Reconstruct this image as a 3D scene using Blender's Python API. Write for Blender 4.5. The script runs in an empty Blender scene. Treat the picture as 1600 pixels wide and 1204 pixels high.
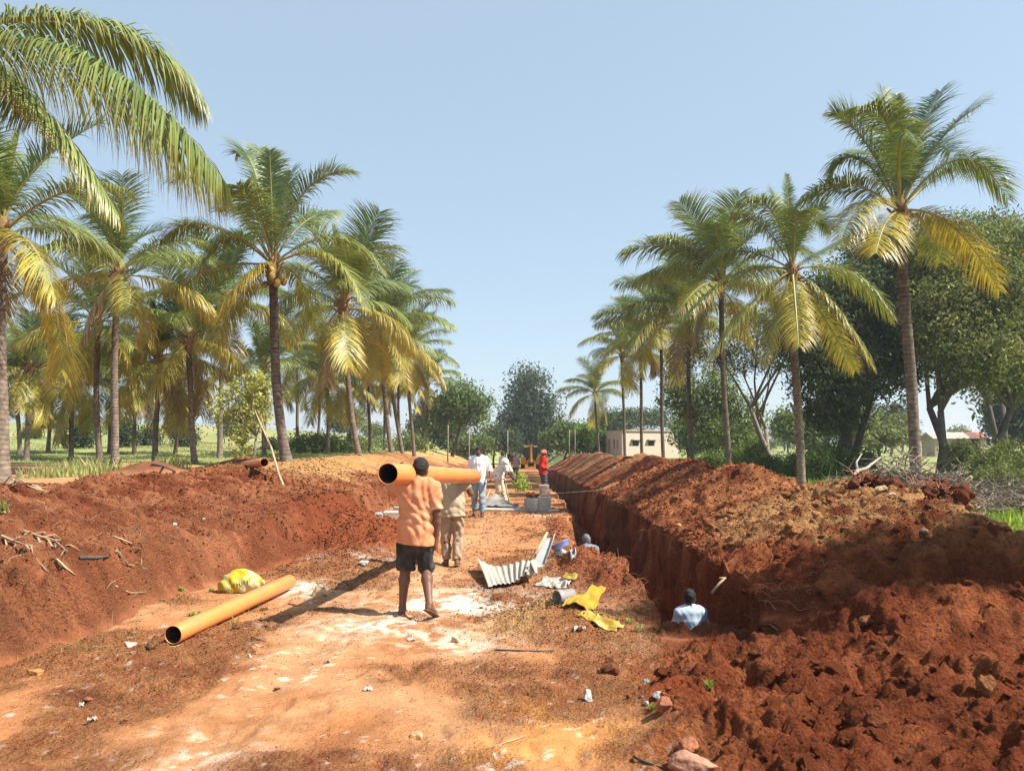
import bpy, math, random
import numpy as np
from mathutils import Vector, Matrix

SC = bpy.context.scene
COL = SC.collection
R = math.radians

# ------------------------------------------------------------------ camera, sky, sun, exposure
EYE = 1.8
FPX = 1200.0                      # focal length in pixels of the 1600 px wide photograph
PITCH = math.atan(88.0 / FPX)
cam_d = bpy.data.cameras.new('camera')
cam_d.sensor_width = 36.0
cam_d.lens = FPX / 1600.0 * 36.0
cam_d.clip_start = 0.05
cam_d.clip_end = 6000.0
cam = bpy.data.objects.new('camera', cam_d)
cam.location = (0, 0, EYE)
cam.rotation_euler = (math.pi / 2 + PITCH, 0, 0)
COL.objects.link(cam)
SC.camera = cam

SUN_DIR = Vector((1.2, -0.30, 1.46)).normalized()      # towards the sun
sun_el = math.asin(SUN_DIR.z)
sun_az = math.atan2(SUN_DIR.x, SUN_DIR.y)              # clockwise from +Y
world = bpy.data.worlds.new('World')
SC.world = world
world.use_nodes = True
wn = world.node_tree.nodes
wl = world.node_tree.links
for n in list(wn):
    wn.remove(n)
sky = wn.new('ShaderNodeTexSky')
sky.sky_type = 'NISHITA'
sky.sun_disc = False
sky.sun_elevation = sun_el
sky.sun_rotation = sun_az
sky.altitude = 700.0
sky.air_density = 1.0
sky.dust_density = 1.6
sky.ozone_density = 0.7
bg = wn.new('ShaderNodeBackground')
bg.inputs['Strength'].default_value = 0.115
wo = wn.new('ShaderNodeOutputWorld')
milky = wn.new('ShaderNodeVectorMath')            # thin high haze evens the blue out, the same all round
milky.operation = 'MULTIPLY_ADD'
milky.inputs[1].default_value = (0.33, 0.33, 0.33)
milky.inputs[2].default_value = (1.54, 1.99, 2.36)
wl.new(sky.outputs[0], milky.inputs[0])
wl.new(milky.outputs[0], bg.inputs['Color'])
wl.new(bg.outputs[0], wo.inputs['Surface'])

sun_l = bpy.data.lights.new('sun', 'SUN')
sun_l.energy = 4.9
sun_l.angle = R(0.53)
sun_l.color = (1.0, 0.945, 0.86)
sun_o = bpy.data.objects.new('sun', sun_l)
sun_o.rotation_euler = SUN_DIR.to_track_quat('Z', 'Y').to_euler()
sun_o.location = (30, -20, 60)
COL.objects.link(sun_o)

SC.view_settings.view_transform = 'Standard'
SC.view_settings.look = 'None'
SC.view_settings.exposure = 1.02
SC.view_settings.gamma = 1.0
SC.view_settings.use_curve_mapping = False
SC.cycles.use_denoising = True
SC.cycles.max_bounces = 8
SC.cycles.transparent_max_bounces = 8

# ------------------------------------------------------------------ helpers
def at(px, py, d):
    """pixel of the photograph -> world point whose distance along the road is d"""
    rx = (px - 800.0) / FPX
    ry = (602.0 - py) / FPX
    c, s = math.cos(PITCH), math.sin(PITCH)
    y = c - s * ry
    z = s + c * ry
    k = d / y
    return Vector((rx * k, d, EYE + z * k))

def _h(ix, iy, seed):
    n = (ix.astype(np.uint32) * np.uint32(374761393) + iy.astype(np.uint32) * np.uint32(668265263)
         + np.uint32((seed * 2246822519) & 0xffffffff))
    n = (n ^ (n >> np.uint32(13))) * np.uint32(1274126177)
    n = n ^ (n >> np.uint32(16))
    return n.astype(np.float64) / 4294967295.0

def vnoise(x, y, seed=0):
    x0 = np.floor(x); y0 = np.floor(y)
    fx = x - x0; fy = y - y0
    ix = x0.astype(np.int64); iy = y0.astype(np.int64)
    sx = fx * fx * fx * (fx * (fx * 6 - 15) + 10)
    sy = fy * fy * fy * (fy * (fy * 6 - 15) + 10)
    a = _h(ix, iy, seed); b = _h(ix + 1, iy, seed)
    c = _h(ix, iy + 1, seed); d = _h(ix + 1, iy + 1, seed)
    return ((a + (b - a) * sx) * (1 - sy) + (c + (d - c) * sx) * sy) * 2 - 1

def fbm(x, y, sc, seed=0, octv=4, gain=0.5):
    r = 0; amp = 1.0
    x = x / sc; y = y / sc
    for k in range(octv):
        r = r + amp * vnoise(x + 17.3 * k, y - 9.1 * k, seed + k)
        x = x * 2.03; y = y * 2.03
        amp *= gain
    return r

def lumps(x, y, cell, seed=0, rmin=0.2, rmax=0.62):
    gx = x / cell; gy = y / cell
    ix = np.floor(gx).astype(np.int64); iy = np.floor(gy).astype(np.int64)
    out = np.zeros_like(gx)
    for dx in (-1, 0, 1):
        for dy in (-1, 0, 1):
            cx = ix + dx; cy = iy + dy
            px = cx + _h(cx, cy, seed); py = cy + _h(cx, cy, seed + 71)
            rr = rmin + (rmax - rmin) * _h(cx, cy, seed + 133) ** 2
            asp = 0.7 + 0.6 * _h(cx, cy, seed + 201)
            d2 = ((gx - px) * asp) ** 2 + ((gy - py) / asp) ** 2
            v = np.sqrt(np.maximum(rr * rr - d2, 0.0))
            out = np.maximum(out, v)
    return out * cell

def sm(a, b, x):
    t = np.clip((x - a) / (b - a), 0, 1)
    return t * t * (3 - 2 * t)

def new_mesh(name, V, F, cols=None, smooth=True, uniform=None):
    """fast mesh from arrays; F is an (n,k) int array or a list of polygons"""
    me = bpy.data.meshes.new(name)
    V = np.asarray(V, dtype=np.float32).reshape(-1, 3)
    if isinstance(F, np.ndarray):
        n, k = F.shape
        tot = np.full(n, k, dtype=np.int32)
        loops = F.astype(np.int32).ravel()
    else:
        n = len(F)
        tot = np.array([len(f) for f in F], dtype=np.int32)
        loops = np.array([i for f in F for i in f], dtype=np.int32)
    start = np.concatenate(([0], np.cumsum(tot)[:-1])).astype(np.int32) if n else np.zeros(0, np.int32)
    me.vertices.add(len(V)); me.vertices.foreach_set('co', V.ravel())
    me.loops.add(len(loops)); me.loops.foreach_set('vertex_index', loops)
    me.polygons.add(n)
    me.polygons.foreach_set('loop_start', start)
    me.polygons.foreach_set('loop_total', tot)
    me.polygons.foreach_set('use_smooth', np.full(n, bool(smooth), dtype=bool))
    me.update(calc_edges=True)
    if cols is not None:
        ca = me.color_attributes.new('Col', 'FLOAT_COLOR', 'POINT')
        c = np.ones((len(V), 4), dtype=np.float32)
        cols = np.asarray(cols, dtype=np.float32)
        cols = cols.reshape(len(V), -1)
        c[:, :cols.shape[1]] = cols
        ca.data.foreach_set('color', c.ravel())
    return me

class MB:
    """collects shapes for ONE mesh"""
    def __init__(self):
        self.v = []; self.f = []; self.c = []
        self.col = (1, 1, 1)
    def add(self, vs, fs):
        o = len(self.v)
        self.v += [tuple(p) for p in vs]
        self.c += [self.col] * len(vs)
        self.f += [tuple(i + o for i in f) for f in fs]
    def box(self, c, s, rot=None, bevel=0.0):
        hx, hy, hz = s[0] / 2, s[1] / 2, s[2] / 2
        P = []
        if bevel <= 0:
            P = [Vector((x * hx, y * hy, z * hz)) for z in (-1, 1) for y in (-1, 1) for x in (-1, 1)]
            F = [(0, 2, 3, 1), (4, 5, 7, 6), (0, 1, 5, 4), (2, 6, 7, 3), (0, 4, 6, 2), (1, 3, 7, 5)]
        else:
            b = min(bevel, hx * .9, hy * .9, hz * .9)
            prof = [(-hz, b), (-hz + b, 0), (hz - b, 0), (hz, b)]
            ring = []
            for z, ins in prof:
                x, y = hx - ins, hy - ins
                bb = b
                ring.append([(x - bb, -y, z), (x, -y + bb, z), (x, y - bb, z), (x - bb, y, z),
                             (-x + bb, y, z), (-x, y - bb, z), (-x, -y + bb, z), (-x + bb, -y, z)])
            P = [Vector(p) for r in ring for p in r]
            F = [tuple(reversed(range(8))), tuple(range(24, 32))]
            for k in range(3):
                for i in range(8):
                    j = (i + 1) % 8
                    F.append((k * 8 + i, k * 8 + j, k * 8 + 8 + j, k * 8 + 8 + i))
        if rot is not None:
            P = [rot @ p for p in P]
        c = Vector(c)
        self.add([p + c for p in P], F)
    def tube(self, pts, rad, n=8, caps=True):
        pts = [Vector(p) for p in pts]
        m = len(pts)
        if not hasattr(rad, '__len__'):
            rad = [rad] * m
        vs = []
        t0 = (pts[1] - pts[0]).normalized()
        a = t0.orthogonal().normalized()
        for i in range(m):
            t = (pts[min(i + 1, m - 1)] - pts[max(i - 1, 0)])
            if t.length < 1e-9:
                t = t0
            t = t.normalized()
            a = (a - t * a.dot(t))
            a = a.normalized() if a.length > 1e-6 else t.orthogonal().normalized()
            b = t.cross(a)
            for k in range(n):
                an = 2 * math.pi * k / n
                vs.append(pts[i] + (a * math.cos(an) + b * math.sin(an)) * rad[i])
        fs = []
        for i in range(m - 1):
            for k in range(n):
                j = (k + 1) % n
                fs.append((i * n + k, i * n + j, i * n + n + j, i * n + n + k))
        if caps:
            fs.append(tuple(reversed(range(n))))
            fs.append(tuple(range((m - 1) * n, m * n)))
        self.add(vs, fs)
    def lathe(self, prof, n=24, M=None, closed=False):
        """prof: list of (radius, z)"""
        vs = []
        for r, z in prof:
            for k in range(n):
                an = 2 * math.pi * k / n
                p = Vector((r * math.cos(an), r * math.sin(an), z))
                vs.append(M @ p if M is not None else p)
        fs = []
        m = len(prof)
        for i in range(m if closed else m - 1):
            i2 = (i + 1) % m
            for k in range(n):
                j = (k + 1) % n
                fs.append((i * n + k, i * n + j, i2 * n + j, i2 * n + k))
        self.add(vs, fs)
    def grid(self, P, nu, nv):
        vs = []; fs = []
        for i in range(nu):
            for j in range(nv):
                vs.append(P(i / (nu - 1), j / (nv - 1)))
        for i in range(nu - 1):
            for j in range(nv - 1):
                fs.append((i * nv + j, i * nv + j + 1, (i + 1) * nv + j + 1, (i + 1) * nv + j))
        self.add(vs, fs)

def link(name, me, mat, parent=None, loc=None):
    o = bpy.data.objects.new(name, me)
    COL.objects.link(o)
    if mat is not None and len(me.materials) == 0:
        me.materials.append(mat)
    if parent is not None:
        o.parent = parent
    if loc is not None:
        o.location = loc
    return o

def tag(o, label=None, cat=None, group=None, kind=None):
    if label: o['label'] = label
    if cat: o['category'] = cat
    if group: o['group'] = group
    if kind: o['kind'] = kind
    return o

def empty(name, loc, label, cat, group=None):
    o = bpy.data.objects.new(name, None)
    o.empty_display_size = 0.2
    o.location = loc
    COL.objects.link(o)
    return tag(o, label, cat, group)

def build(name, mb, mat, parent=None, smooth=False, cols=False, origin=None):
    """world-space shapes -> one object (local to its parent, or to origin)"""
    V = np.array(mb.v, dtype=np.float64).reshape(-1, 3)
    off = np.array(parent.location if parent is not None else (origin if origin is not None else (0, 0, 0)))
    me = new_mesh(name, V - off, mb.f, mb.c if cols else None, smooth)
    o = link(name, me, mat, parent)
    if parent is None and origin is not None:
        o.location = origin
    return o

# ------------------------------------------------------------------ materials
def _nodes(name):
    m = bpy.data.materials.new(name)
    m.use_nodes = True
    nt = m.node_tree
    for n in list(nt.nodes):
        nt.nodes.remove(n)
    out = nt.nodes.new('ShaderNodeOutputMaterial')
    return m, nt, out

def mat_plain(name, col, rough=0.8, var=0.15, scale=8.0, bump=0.0, bscale=40.0, metal=0.0, spec=0.3, sss=0.0, dirt=None, dscale=3.0, damt=0.5, attr=False, coords='Object'):
    m, nt, out = _nodes(name)
    L = nt.links
    p = nt.nodes.new('ShaderNodeBsdfPrincipled')
    p.inputs['Roughness'].default_value = rough
    p.inputs['Metallic'].default_value = metal
    p.inputs['Specular IOR Level'].default_value = spec
    tc = nt.nodes.new('ShaderNodeTexCoord')
    n1 = nt.nodes.new('ShaderNodeTexNoise')
    n1.inputs['Scale'].default_value = scale
    n1.inputs['Detail'].default_value = 5
    L.new(tc.outputs[coords], n1.inputs['Vector'])
    mr = nt.nodes.new('ShaderNodeMapRange')
    mr.inputs[1].default_value = 0.3; mr.inputs[2].default_value = 0.7
    mr.inputs[3].default_value = 1 - var; mr.inputs[4].default_value = 1 + var
    L.new(n1.outputs['Fac'], mr.inputs[0])
    mul = nt.nodes.new('ShaderNodeVectorMath'); mul.operation = 'SCALE'
    if attr:
        a = nt.nodes.new('ShaderNodeVertexColor'); a.layer_name = 'Col'
        L.new(a.outputs['Color'], mul.inputs[0])
    else:
        mul.inputs[0].default_value = col
    L.new(mr.outputs[0], mul.inputs['Scale'])
    last = mul.outputs[0]
    if dirt is not None:
        n3 = nt.nodes.new('ShaderNodeTexNoise')
        n3.inputs['Scale'].default_value = dscale
        n3.inputs['Detail'].default_value = 6
        L.new(tc.outputs[coords], n3.inputs['Vector'])
        r3 = nt.nodes.new('ShaderNodeMapRange')
        r3.inputs[1].default_value = 0.45; r3.inputs[2].default_value = 0.7
        r3.inputs[3].default_value = 0.0; r3.inputs[4].default_value = damt
        L.new(n3.outputs['Fac'], r3.inputs[0])
        mx = nt.nodes.new('ShaderNodeMix'); mx.data_type = 'RGBA'
        L.new(r3.outputs[0], mx.inputs['Factor'])
        L.new(last, mx.inputs['A'])
        mx.inputs['B'].default_value = (*dirt, 1)
        last = mx.outputs['Result']
    L.new(last, p.inputs['Base Color'])
    if bump > 0:
        n2 = nt.nodes.new('ShaderNodeTexNoise')
        n2.inputs['Scale'].default_value = bscale
        n2.inputs['Detail'].default_value = 4
        L.new(tc.outputs[coords], n2.inputs['Vector'])
        b = nt.nodes.new('ShaderNodeBump')
        b.inputs['Strength'].default_value = bump
        b.inputs['Distance'].default_value = 0.02
        L.new(n2.outputs['Fac'], b.inputs['Height'])
        L.new(b.outputs[0], p.inputs['Normal'])
    L.new(p.outputs[0], out.inputs['Surface'])
    return m

def mat_leaf(name, trans=0.45, rough=0.42, var=0.25, nscale=3.0, spec=0.35):
    """two-sided leaf with light coming through; colour from the mesh"""
    m, nt, out = _nodes(name)
    L = nt.links
    a = nt.nodes.new('ShaderNodeVertexColor'); a.layer_name = 'Col'
    tc = nt.nodes.new('ShaderNodeTexCoord')
    n1 = nt.nodes.new('ShaderNodeTexNoise'); n1.inputs['Scale'].default_value = nscale
    L.new(tc.outputs['Object'], n1.inputs['Vector'])
    mr = nt.nodes.new('ShaderNodeMapRange')
    mr.inputs[1].default_value = 0.3; mr.inputs[2].default_value = 0.7
    mr.inputs[3].default_value = 1 - var; mr.inputs[4].default_value = 1 + var
    L.new(n1.outputs['Fac'], mr.inputs[0])
    mul = nt.nodes.new('ShaderNodeVectorMath'); mul.operation = 'SCALE'
    L.new(a.outputs['Color'], mul.inputs[0]); L.new(mr.outputs[0], mul.inputs['Scale'])
    p = nt.nodes.new('ShaderNodeBsdfPrincipled')
    p.inputs['Roughness'].default_value = rough
    p.inputs['Specular IOR Level'].default_value = spec
    L.new(mul.outputs[0], p.inputs['Base Color'])
    t = nt.nodes.new('ShaderNodeBsdfTranslucent')
    warm = nt.nodes.new('ShaderNodeVectorMath'); warm.operation = 'MULTIPLY'
    warm.inputs[1].default_value = (1.2, 1.15, 0.6)
    L.new(mul.outputs[0], warm.inputs[0])
    L.new(warm.outputs[0], t.inputs['Color'])
    mx = nt.nodes.new('ShaderNodeMixShader'); mx.inputs[0].default_value = trans
    L.new(p.outputs[0], mx.inputs[1]); L.new(t.outputs[0], mx.inputs[2])
    L.new(mx.outputs[0], out.inputs['Surface'])
    return m

def mat_soil(name):
    m, nt, out = _nodes(name)
    L = nt.links
    a = nt.nodes.new('ShaderNodeVertexColor'); a.layer_name = 'Col'
    tc = nt.nodes.new('ShaderNodeTexCoord')
    def noise(s, d=4, r=0.6):
        n = nt.nodes.new('ShaderNodeTexNoise')
        n.inputs['Scale'].default_value = s; n.inputs['Detail'].default_value = d
        n.inputs['Roughness'].default_value = r
        L.new(tc.outputs['Object'], n.inputs['Vector'])
        return n
    n1 = noise(26.0, 6, 0.7)
    mr = nt.nodes.new('ShaderNodeMapRange')
    mr.inputs[1].default_value = 0.25; mr.inputs[2].default_value = 0.75
    mr.inputs[3].default_value = -0.42; mr.inputs[4].default_value = 0.42
    L.new(n1.outputs['Fac'], mr.inputs[0])
    ma = nt.nodes.new('ShaderNodeMath'); ma.operation = 'MULTIPLY_ADD'; ma.inputs[2].default_value = 1.0
    L.new(mr.outputs[0], ma.inputs[0]); L.new(a.outputs['Alpha'], ma.inputs[1])
    mul = nt.nodes.new('ShaderNodeVectorMath'); mul.operation = 'SCALE'
    L.new(a.outputs['Color'], mul.inputs[0]); L.new(ma.outputs[0], mul.inputs['Scale'])
    # pale grit
    n3 = noise(75.0, 2, 0.5)
    r3 = nt.nodes.new('ShaderNodeMapRange')
    r3.inputs[1].default_value = 0.66; r3.inputs[2].default_value = 0.76
    r3.inputs[3].default_value = 0.0; r3.inputs[4].default_value = 0.4
    L.new(n3.outputs['Fac'], r3.inputs[0])
    mx = nt.nodes.new('ShaderNodeMix'); mx.data_type = 'RGBA'
    mg = nt.nodes.new('ShaderNodeMath'); mg.operation = 'MULTIPLY'
    L.new(r3.outputs[0], mg.inputs[0]); L.new(a.outputs['Alpha'], mg.inputs[1])
    L.new(mg.outputs[0], mx.inputs['Factor']); L.new(mul.outputs[0], mx.inputs['A'])
    mx.inputs['B'].default_value = (0.50, 0.30, 0.16, 1)
    p = nt.nodes.new('ShaderNodeBsdfPrincipled')
    p.inputs['Roughness'].default_value = 0.97
    p.inputs['Specular IOR Level'].default_value = 0.12
    L.new(mx.outputs['Result'], p.inputs['Base Color'])
    n2 = noise(24.0, 8, 0.72)
    vo = nt.nodes.new('ShaderNodeTexVoronoi'); vo.inputs['Scale'].default_value = 46.0; vo.feature = 'SMOOTH_F1'
    L.new(tc.outputs['Object'], vo.inputs['Vector'])
    ad = nt.nodes.new('ShaderNodeMath'); ad.operation = 'MULTIPLY_ADD'; ad.inputs[1].default_value = -0.45
    L.new(vo.outputs['Distance'], ad.inputs[0]); L.new(n2.outputs['Fac'], ad.inputs[2])
    b = nt.nodes.new('ShaderNodeBump')
    L.new(a.outputs['Alpha'], b.inputs['Strength'])
    b.inputs['Distance'].default_value = 0.07
    L.new(ad.outputs[0], b.inputs['Height'])
    L.new(b.outputs[0], p.inputs['Normal'])
    L.new(p.outputs[0], out.inputs['Surface'])
    return m

M_SOIL = mat_soil('soil')
M_FROND = mat_leaf('palm_frond', trans=0.22, rough=0.42, var=0.2, nscale=2.0, spec=0.42)
M_LEAF = mat_leaf('tree_leaf', trans=0.30, rough=0.65, var=0.25, nscale=0.9, spec=0.15)
M_GRASS = mat_leaf('grass', trans=0.4, rough=0.6, var=0.25, nscale=0.8, spec=0.2)
M_BARK = mat_plain('bark', (0.10, 0.085, 0.07), 0.95, 0.35, 3.0, 0.6, 18)
M_BARKP = mat_plain('pale_bark', (0.24, 0.20, 0.16), 0.95, 0.35, 3.0, 0.5, 18)
M_TWIG = mat_plain('dead_wood', (0.24, 0.19, 0.15), 0.95, 0.4, 2.0)
M_STICK = mat_plain('dry_stick', (0.44, 0.32, 0.19), 0.9, 0.25, 6.0)
M_DRY = mat_plain('dry_frond', (0.31, 0.225, 0.14), 0.85, 0.3, 5.0)
M_ROOT = mat_plain('root_fibre', (0.34, 0.15, 0.075), 0.95, 0.35, 9.0)

# ------------------------------------------------------------------ terrain: one height field cut into its surfaces
UL, UR = 1.28, 2.60                 # the two lips of the trench (before wobble)
def axis():
    xs = [np.arange(-8.0, UL - 0.10, 0.027), np.linspace(UL - 0.10, UL + 0.14, 30)[:-1],
          np.arange(UL + 0.14, UR - 0.16, 0.03), np.linspace(UR - 0.16, UR + 0.12, 34)[:-1],
          np.arange(UR + 0.12, 9.0, 0.027)]
    c = np.concatenate(xs)
    st = 0.03; x = 9.0; r = []
    while x < 2500:
        st = min(st * 1.07, 120); x += st; r.append(x)
    st = 0.03; x = -8.0; l = []
    while x > -2500:
        st = min(st * 1.07, 120); x -= st; l.append(x)
    return np.concatenate([np.array(l[::-1]), c, np.array(r)])
def rows():
    y = -30.0; r = [-30, -15, -8, -4, -2, 0, 1, 1.6, 2.0, 2.3]; y = 2.5
    while y < 3200:
        r.append(y)
        if y < 5.5: y += 0.02
        elif y < 34: y *= 1.0042
        else: y *= 1.02
    return np.array(r, dtype=float)
AX, AY = axis(), rows()
U, Y = np.meshgrid(AX, AY)
NXg, NYg = len(AX), len(AY)

def shear(y):
    return 0.02 * (np.clip(y, -5, 90) - 8)
def bump_edge(y):
    return (0.34 * np.exp(-((y - 8.7) / 1.5) ** 2) - 0.28 * np.exp(-((y - 15.5) / 3.6) ** 2)
            + 0.13 * vnoise(y * 0.9, y * 0 + 3.3, 5) * sm(6, 9, y) + 0.08 * vnoise(y * 2.7, y * 0 + 7.3, 6) * sm(6, 9, y))
def tentL(u):
    return np.interp(u, [-0.6, UL - 0.1, UL + 0.14, UR - 0.3], [0, 1, 1, 0])
def tentR(u):
    return np.interp(u, [UL + 0.3, UR - 0.16, UR + 0.12, 4.2], [0, 1, 1, 0])
def wobR(y):
    return 0.20 * np.exp(-((y - 9.7) / 1.3) ** 2) + 0.20 * vnoise(y * 0.55, y * 0 + 13.3, 15) + 0.11 * vnoise(y * 2.3, y * 0 + 17.3, 16)
X = U + shear(Y) * np.interp(U, [-30, -8, 9, 30], [0, 1, 1, 0]) + bump_edge(Y) * tentL(U) + wobR(Y) * tentR(U) * sm(7.5, 9, Y)

# ---- height
foot = np.interp(Y, [0, 6.2, 8.3, 10.8, 14.4, 21.6, 30, 60, 110], [-4.5, -4.15, -3.8, -3.35, -3.2, -3.6, -4.0, -4.6, -5.2])
foot = foot + 0.22 * vnoise(Y * 0.55, Y * 0, 21) + 0.09 * vnoise(Y * 2.1, Y * 0 + 4, 22)
road_z = -0.018 * np.clip(Y - 18, 0, 89)
road_z = road_z * np.interp(U, [-9, -6, 3.5, 6], [0, 1, 1, 0]) + 0.035 * fbm(U, Y, 2.2, 31, 3) * sm(60, 25, np.abs(U) * 2 + Y * 0.2)
# left bank
bw = foot + 6.7
s = (foot - U) / bw
prof = 0.40 * sm(0, 0.16, s) + 0.60 * np.clip((s - 0.08) / 0.92, 0, 1) ** 0.85
bank_h = 1.17 + 0.10 * fbm(Y, Y * 0 + 2.0, 3.0, 41, 3) + 0.12 * np.exp(-((Y - 33) / 9) ** 2) - 0.35 * sm(60, 95, Y)
plate = 0.88 + 0.10 * fbm(U, Y, 6.0, 42, 3)
bank = prof * bank_h
beyond = sm(-6.7, -8.4, U)
bank = bank * (1 - beyond) + plate * beyond
# small heaps behind the crest
for hx, hy, hh, sx, sy in ((-9.6, 20.5, 0.42, 0.9, 0.7), (-9.2, 26.5, 0.42, 0.7, 0.7), (-8.1, 23.0, 0.30, 1.0, 0.8), (-7.6, 34, 0.35, 1.2, 2.5), (-7.2, 44, 0.35, 1.2, 3.0)):
    bank = bank + hh * np.exp(-((X - hx) / sx) ** 2 - ((Y - hy) / sy) ** 2)
hillmask = sm(-5, -60, X)
bank = bank + hillmask * (1.2 * sm(36, 75, Y) + 3.3 * sm(60, 150, Y)) * (0.7 + 0.3 * sm(-20, -90, X)) * sm(420, 200, Y)
bank = bank * sm(900, 200, Y)
# loose red slump at the foot of the bank, and the small one by the pipe shadow
slump = 0.50 * np.exp(-((X + 3.0) / 0.75) ** 2 - ((Y - 14.6) / 1.9) ** 2) + 0.22 * np.exp(-((X + 2.3) / 0.6) ** 2 - ((Y - 13.2) / 1.0) ** 2)
# right spoil mound
hm = np.interp(Y, [3, 6.4, 7.6, 8.6, 9.6, 11, 13, 15.8, 18, 20.5, 23, 27, 32, 36, 41, 46, 52, 60, 75, 95],
               [0.25, 0.42, 0.50, 0.68, 0.98, 1.12, 1.04, 0.80, 1.40, 0.95, 1.22, 1.00, 1.36, 1.12, 1.32, 1.1, 1.3, 1.1, 0.9, -0.6])
uc = np.interp(Y, [6, 9, 12, 16, 20, 60], [5.4, 5.3, 5.3, 5.0, 4.9, 4.8])
s = (U - UR) / (uc - UR)
rise = 0.10 + 0.90 * np.clip(s, 0, 1) ** 0.82
uo = uc + np.interp(Y, [6, 9, 12, 16, 30], [0.5, 0.15, 0.35, 0.3, 0.2])
fall = 1 - sm(0, np.interp(Y, [6, 10, 16], [2.6, 2.3, 2.2]), U - uo)
rib = 0.16 * vnoise(Y * 0.62 + U * 0.30, U * 0.25, 51) + 0.09 * vnoise(Y * 1.5 + U * 0.75, U * 0.35, 52)
mound = (hm * np.where(U < uc, rise, 1.0) + rib * np.clip(s, 0, 1)) * np.where(U > uo, fall, 1.0)
mound = np.where(U > UR - 0.02, mound, 0.0)
# the hollow and the lit heap in the foreground
def g(x0, y0, a, sx, sy):
    return a * np.exp(-(np.abs((U - x0) / sx)) ** 2.0 - (np.abs((Y - y0) / sy)) ** 2.0)
edge_n = 0.32 * fbm(U, Y, 0.9, 61, 3)
heap = 0.17 * sm(0.55, 1.9, U + edge_n) * sm(7.5, 6.3, Y + 0.3 * edge_n)
heap = heap + g(3.0, 6.35, 0.36, 0.55, 0.55) + g(3.75, 6.1, 0.36, 0.65, 0.6) + g(4.6, 6.3, 0.28, 0.7, 0.7) + g(5.8, 6.8, 0.2, 1.0, 0.9)
heap = heap + g(1.75, 7.3, 0.06, 0.4, 0.3) - g(2.35, 7.3, 0.22, 0.26, 0.5) - 0.10 * np.exp(-((Y - 7.7) / 0.5) ** 2) * sm(0.9, 1.5, U) * sm(3.2, 2.6, U)
heap = heap + 0.20 * sm(1.6, 3.4, U) * sm(6.4, 4.0, Y)
right = np.where(Y < 8.2, np.maximum(heap, mound * sm(5.6, 7.6, Y)), mound)
blend = sm(6.9, 8.3, Y)
right = heap * (1 - blend) + np.maximum(heap, mound) * blend
right = np.where(U > 8.2, np.minimum(right, 0.02 + mound), right)
# rooty heap on the left lip of the trench, tan gravel heaps on the road
lip = 0.27 * np.exp(-((U - 1.15) / 0.40) ** 2 - ((Y - 9.6) / 0.8) ** 2) + 0.20 * np.exp(-((U - 0.95) / 0.35) ** 2 - ((Y - 11.0) / 0.9) ** 2) \
    + 0.14 * np.exp(-((U - 1.0) / 0.3) ** 2 - ((Y - 15.5) / 2.5) ** 2)
tanh_ = 0.15 * np.exp(-((X - 0.42) / 0.55) ** 2 - ((Y - 7.75) / 0.55) ** 2)
lip = lip * np.where(U < UL + 0.02, 1, 0) + lip * 0
berm = np.where(U < -3, bank, 0)
Z = np.where(s > 1e9, 0, road_z)
Z = Z + np.where(U < foot + 0.01, np.maximum(bank - 0.0, 0), 0) * 1.0 + slump + lip + tanh_
Z = Z + right
# mounds stand on level ground where the road has dropped
# trench
floor = np.interp(Y, [7.45, 7.6, 7.95, 8.6, 9.3, 12.5, 14.2, 16, 100], [0.5, 0.12, -0.45, -1.2, -1.72, -1.74, -1.52, -1.75, -1.95])
intr = np.clip((U - (UL - 0.06)) / 0.18, 0, 1) * np.clip(((UR + 0.08) - U) / 0.20, 0, 1)
zz = np.where(Y > 7.45, 1.0, 0.0) * intr * sm(92, 80, Y)
Z = Z * (1 - zz) + (np.minimum(Z, floor + 0.1 * fbm(U, Y, 0.6, 71, 3))) * zz
wallmask = (zz > 0.02) & (zz < 0.98)
# ---- surface relief
far_fade = sm(70, 24, Y)
loose = np.zeros_like(Z)
loose = np.maximum(loose, sm(0.02, 0.12, right) * np.where(U > 0.4, 1, 0) * sm(9.6, 7.6, U))
loose = np.maximum(loose, np.where(Y < 9.0, np.clip(zz * 2, 0, .9), 0))
loose = np.maximum(loose, np.clip(slump * 5, 0, 1))
loose = np.maximum(loose, np.clip(lip * 6, 0, 1))
loose = np.maximum(loose, 0.75 * np.clip(tanh_ * 9, 0, 1))
bankm = sm(-0.02, 0.12, (foot - U) / bw) * sm(-8.8, -7.0, U)
loose = np.maximum(loose, bankm * (0.52 + 0.2 * sm(10, 7.5, Y) + 0.34 * sm(-0.7, 0.3, fbm(X, Y, 1.3, 83, 3))))
churn = sm(-0.35, 0.75, fbm(X, Y, 0.9, 81, 4) + 0.45 * sm(-1.2, -3.0, X) - 0.25 * np.exp(-((X + 0.9) / 0.9) ** 2) * sm(12, 4, Y))
roadm = np.where((U > foot) & (U < UL), 1.0, 0.0)
trx0 = np.interp(Y, [2.5, 4.2, 5.5, 7.0, 8.5, 11, 16, 30], [-2.3, -1.85, -1.75, -1.7, -1.35, -0.9, -0.6, -0.4])
churn = churn * (1 - 0.9 * np.exp(-((X - trx0) / 0.42) ** 2))
loose = np.maximum(loose, roadm * 0.5 * churn)
loose = loose * far_fade
wx = X + 0.10 * vnoise(X * 3.1, Y * 3.1, 91); wy = Y + 0.10 * vnoise(X * 3.1, Y * 3.1, 92)
det = 0.18 * lumps(wx, wy, 0.55, 101) * sm(0.5, 0.9, loose) * sm(14, 7, Y)
det = det + (0.14 + 0.12 * sm(12, 7, Y)) * lumps(wx, wy, 0.26, 102) * sm(0.35, 0.8, loose)
det = det + 0.72 * lumps(wx, wy, 0.13, 103)
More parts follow.
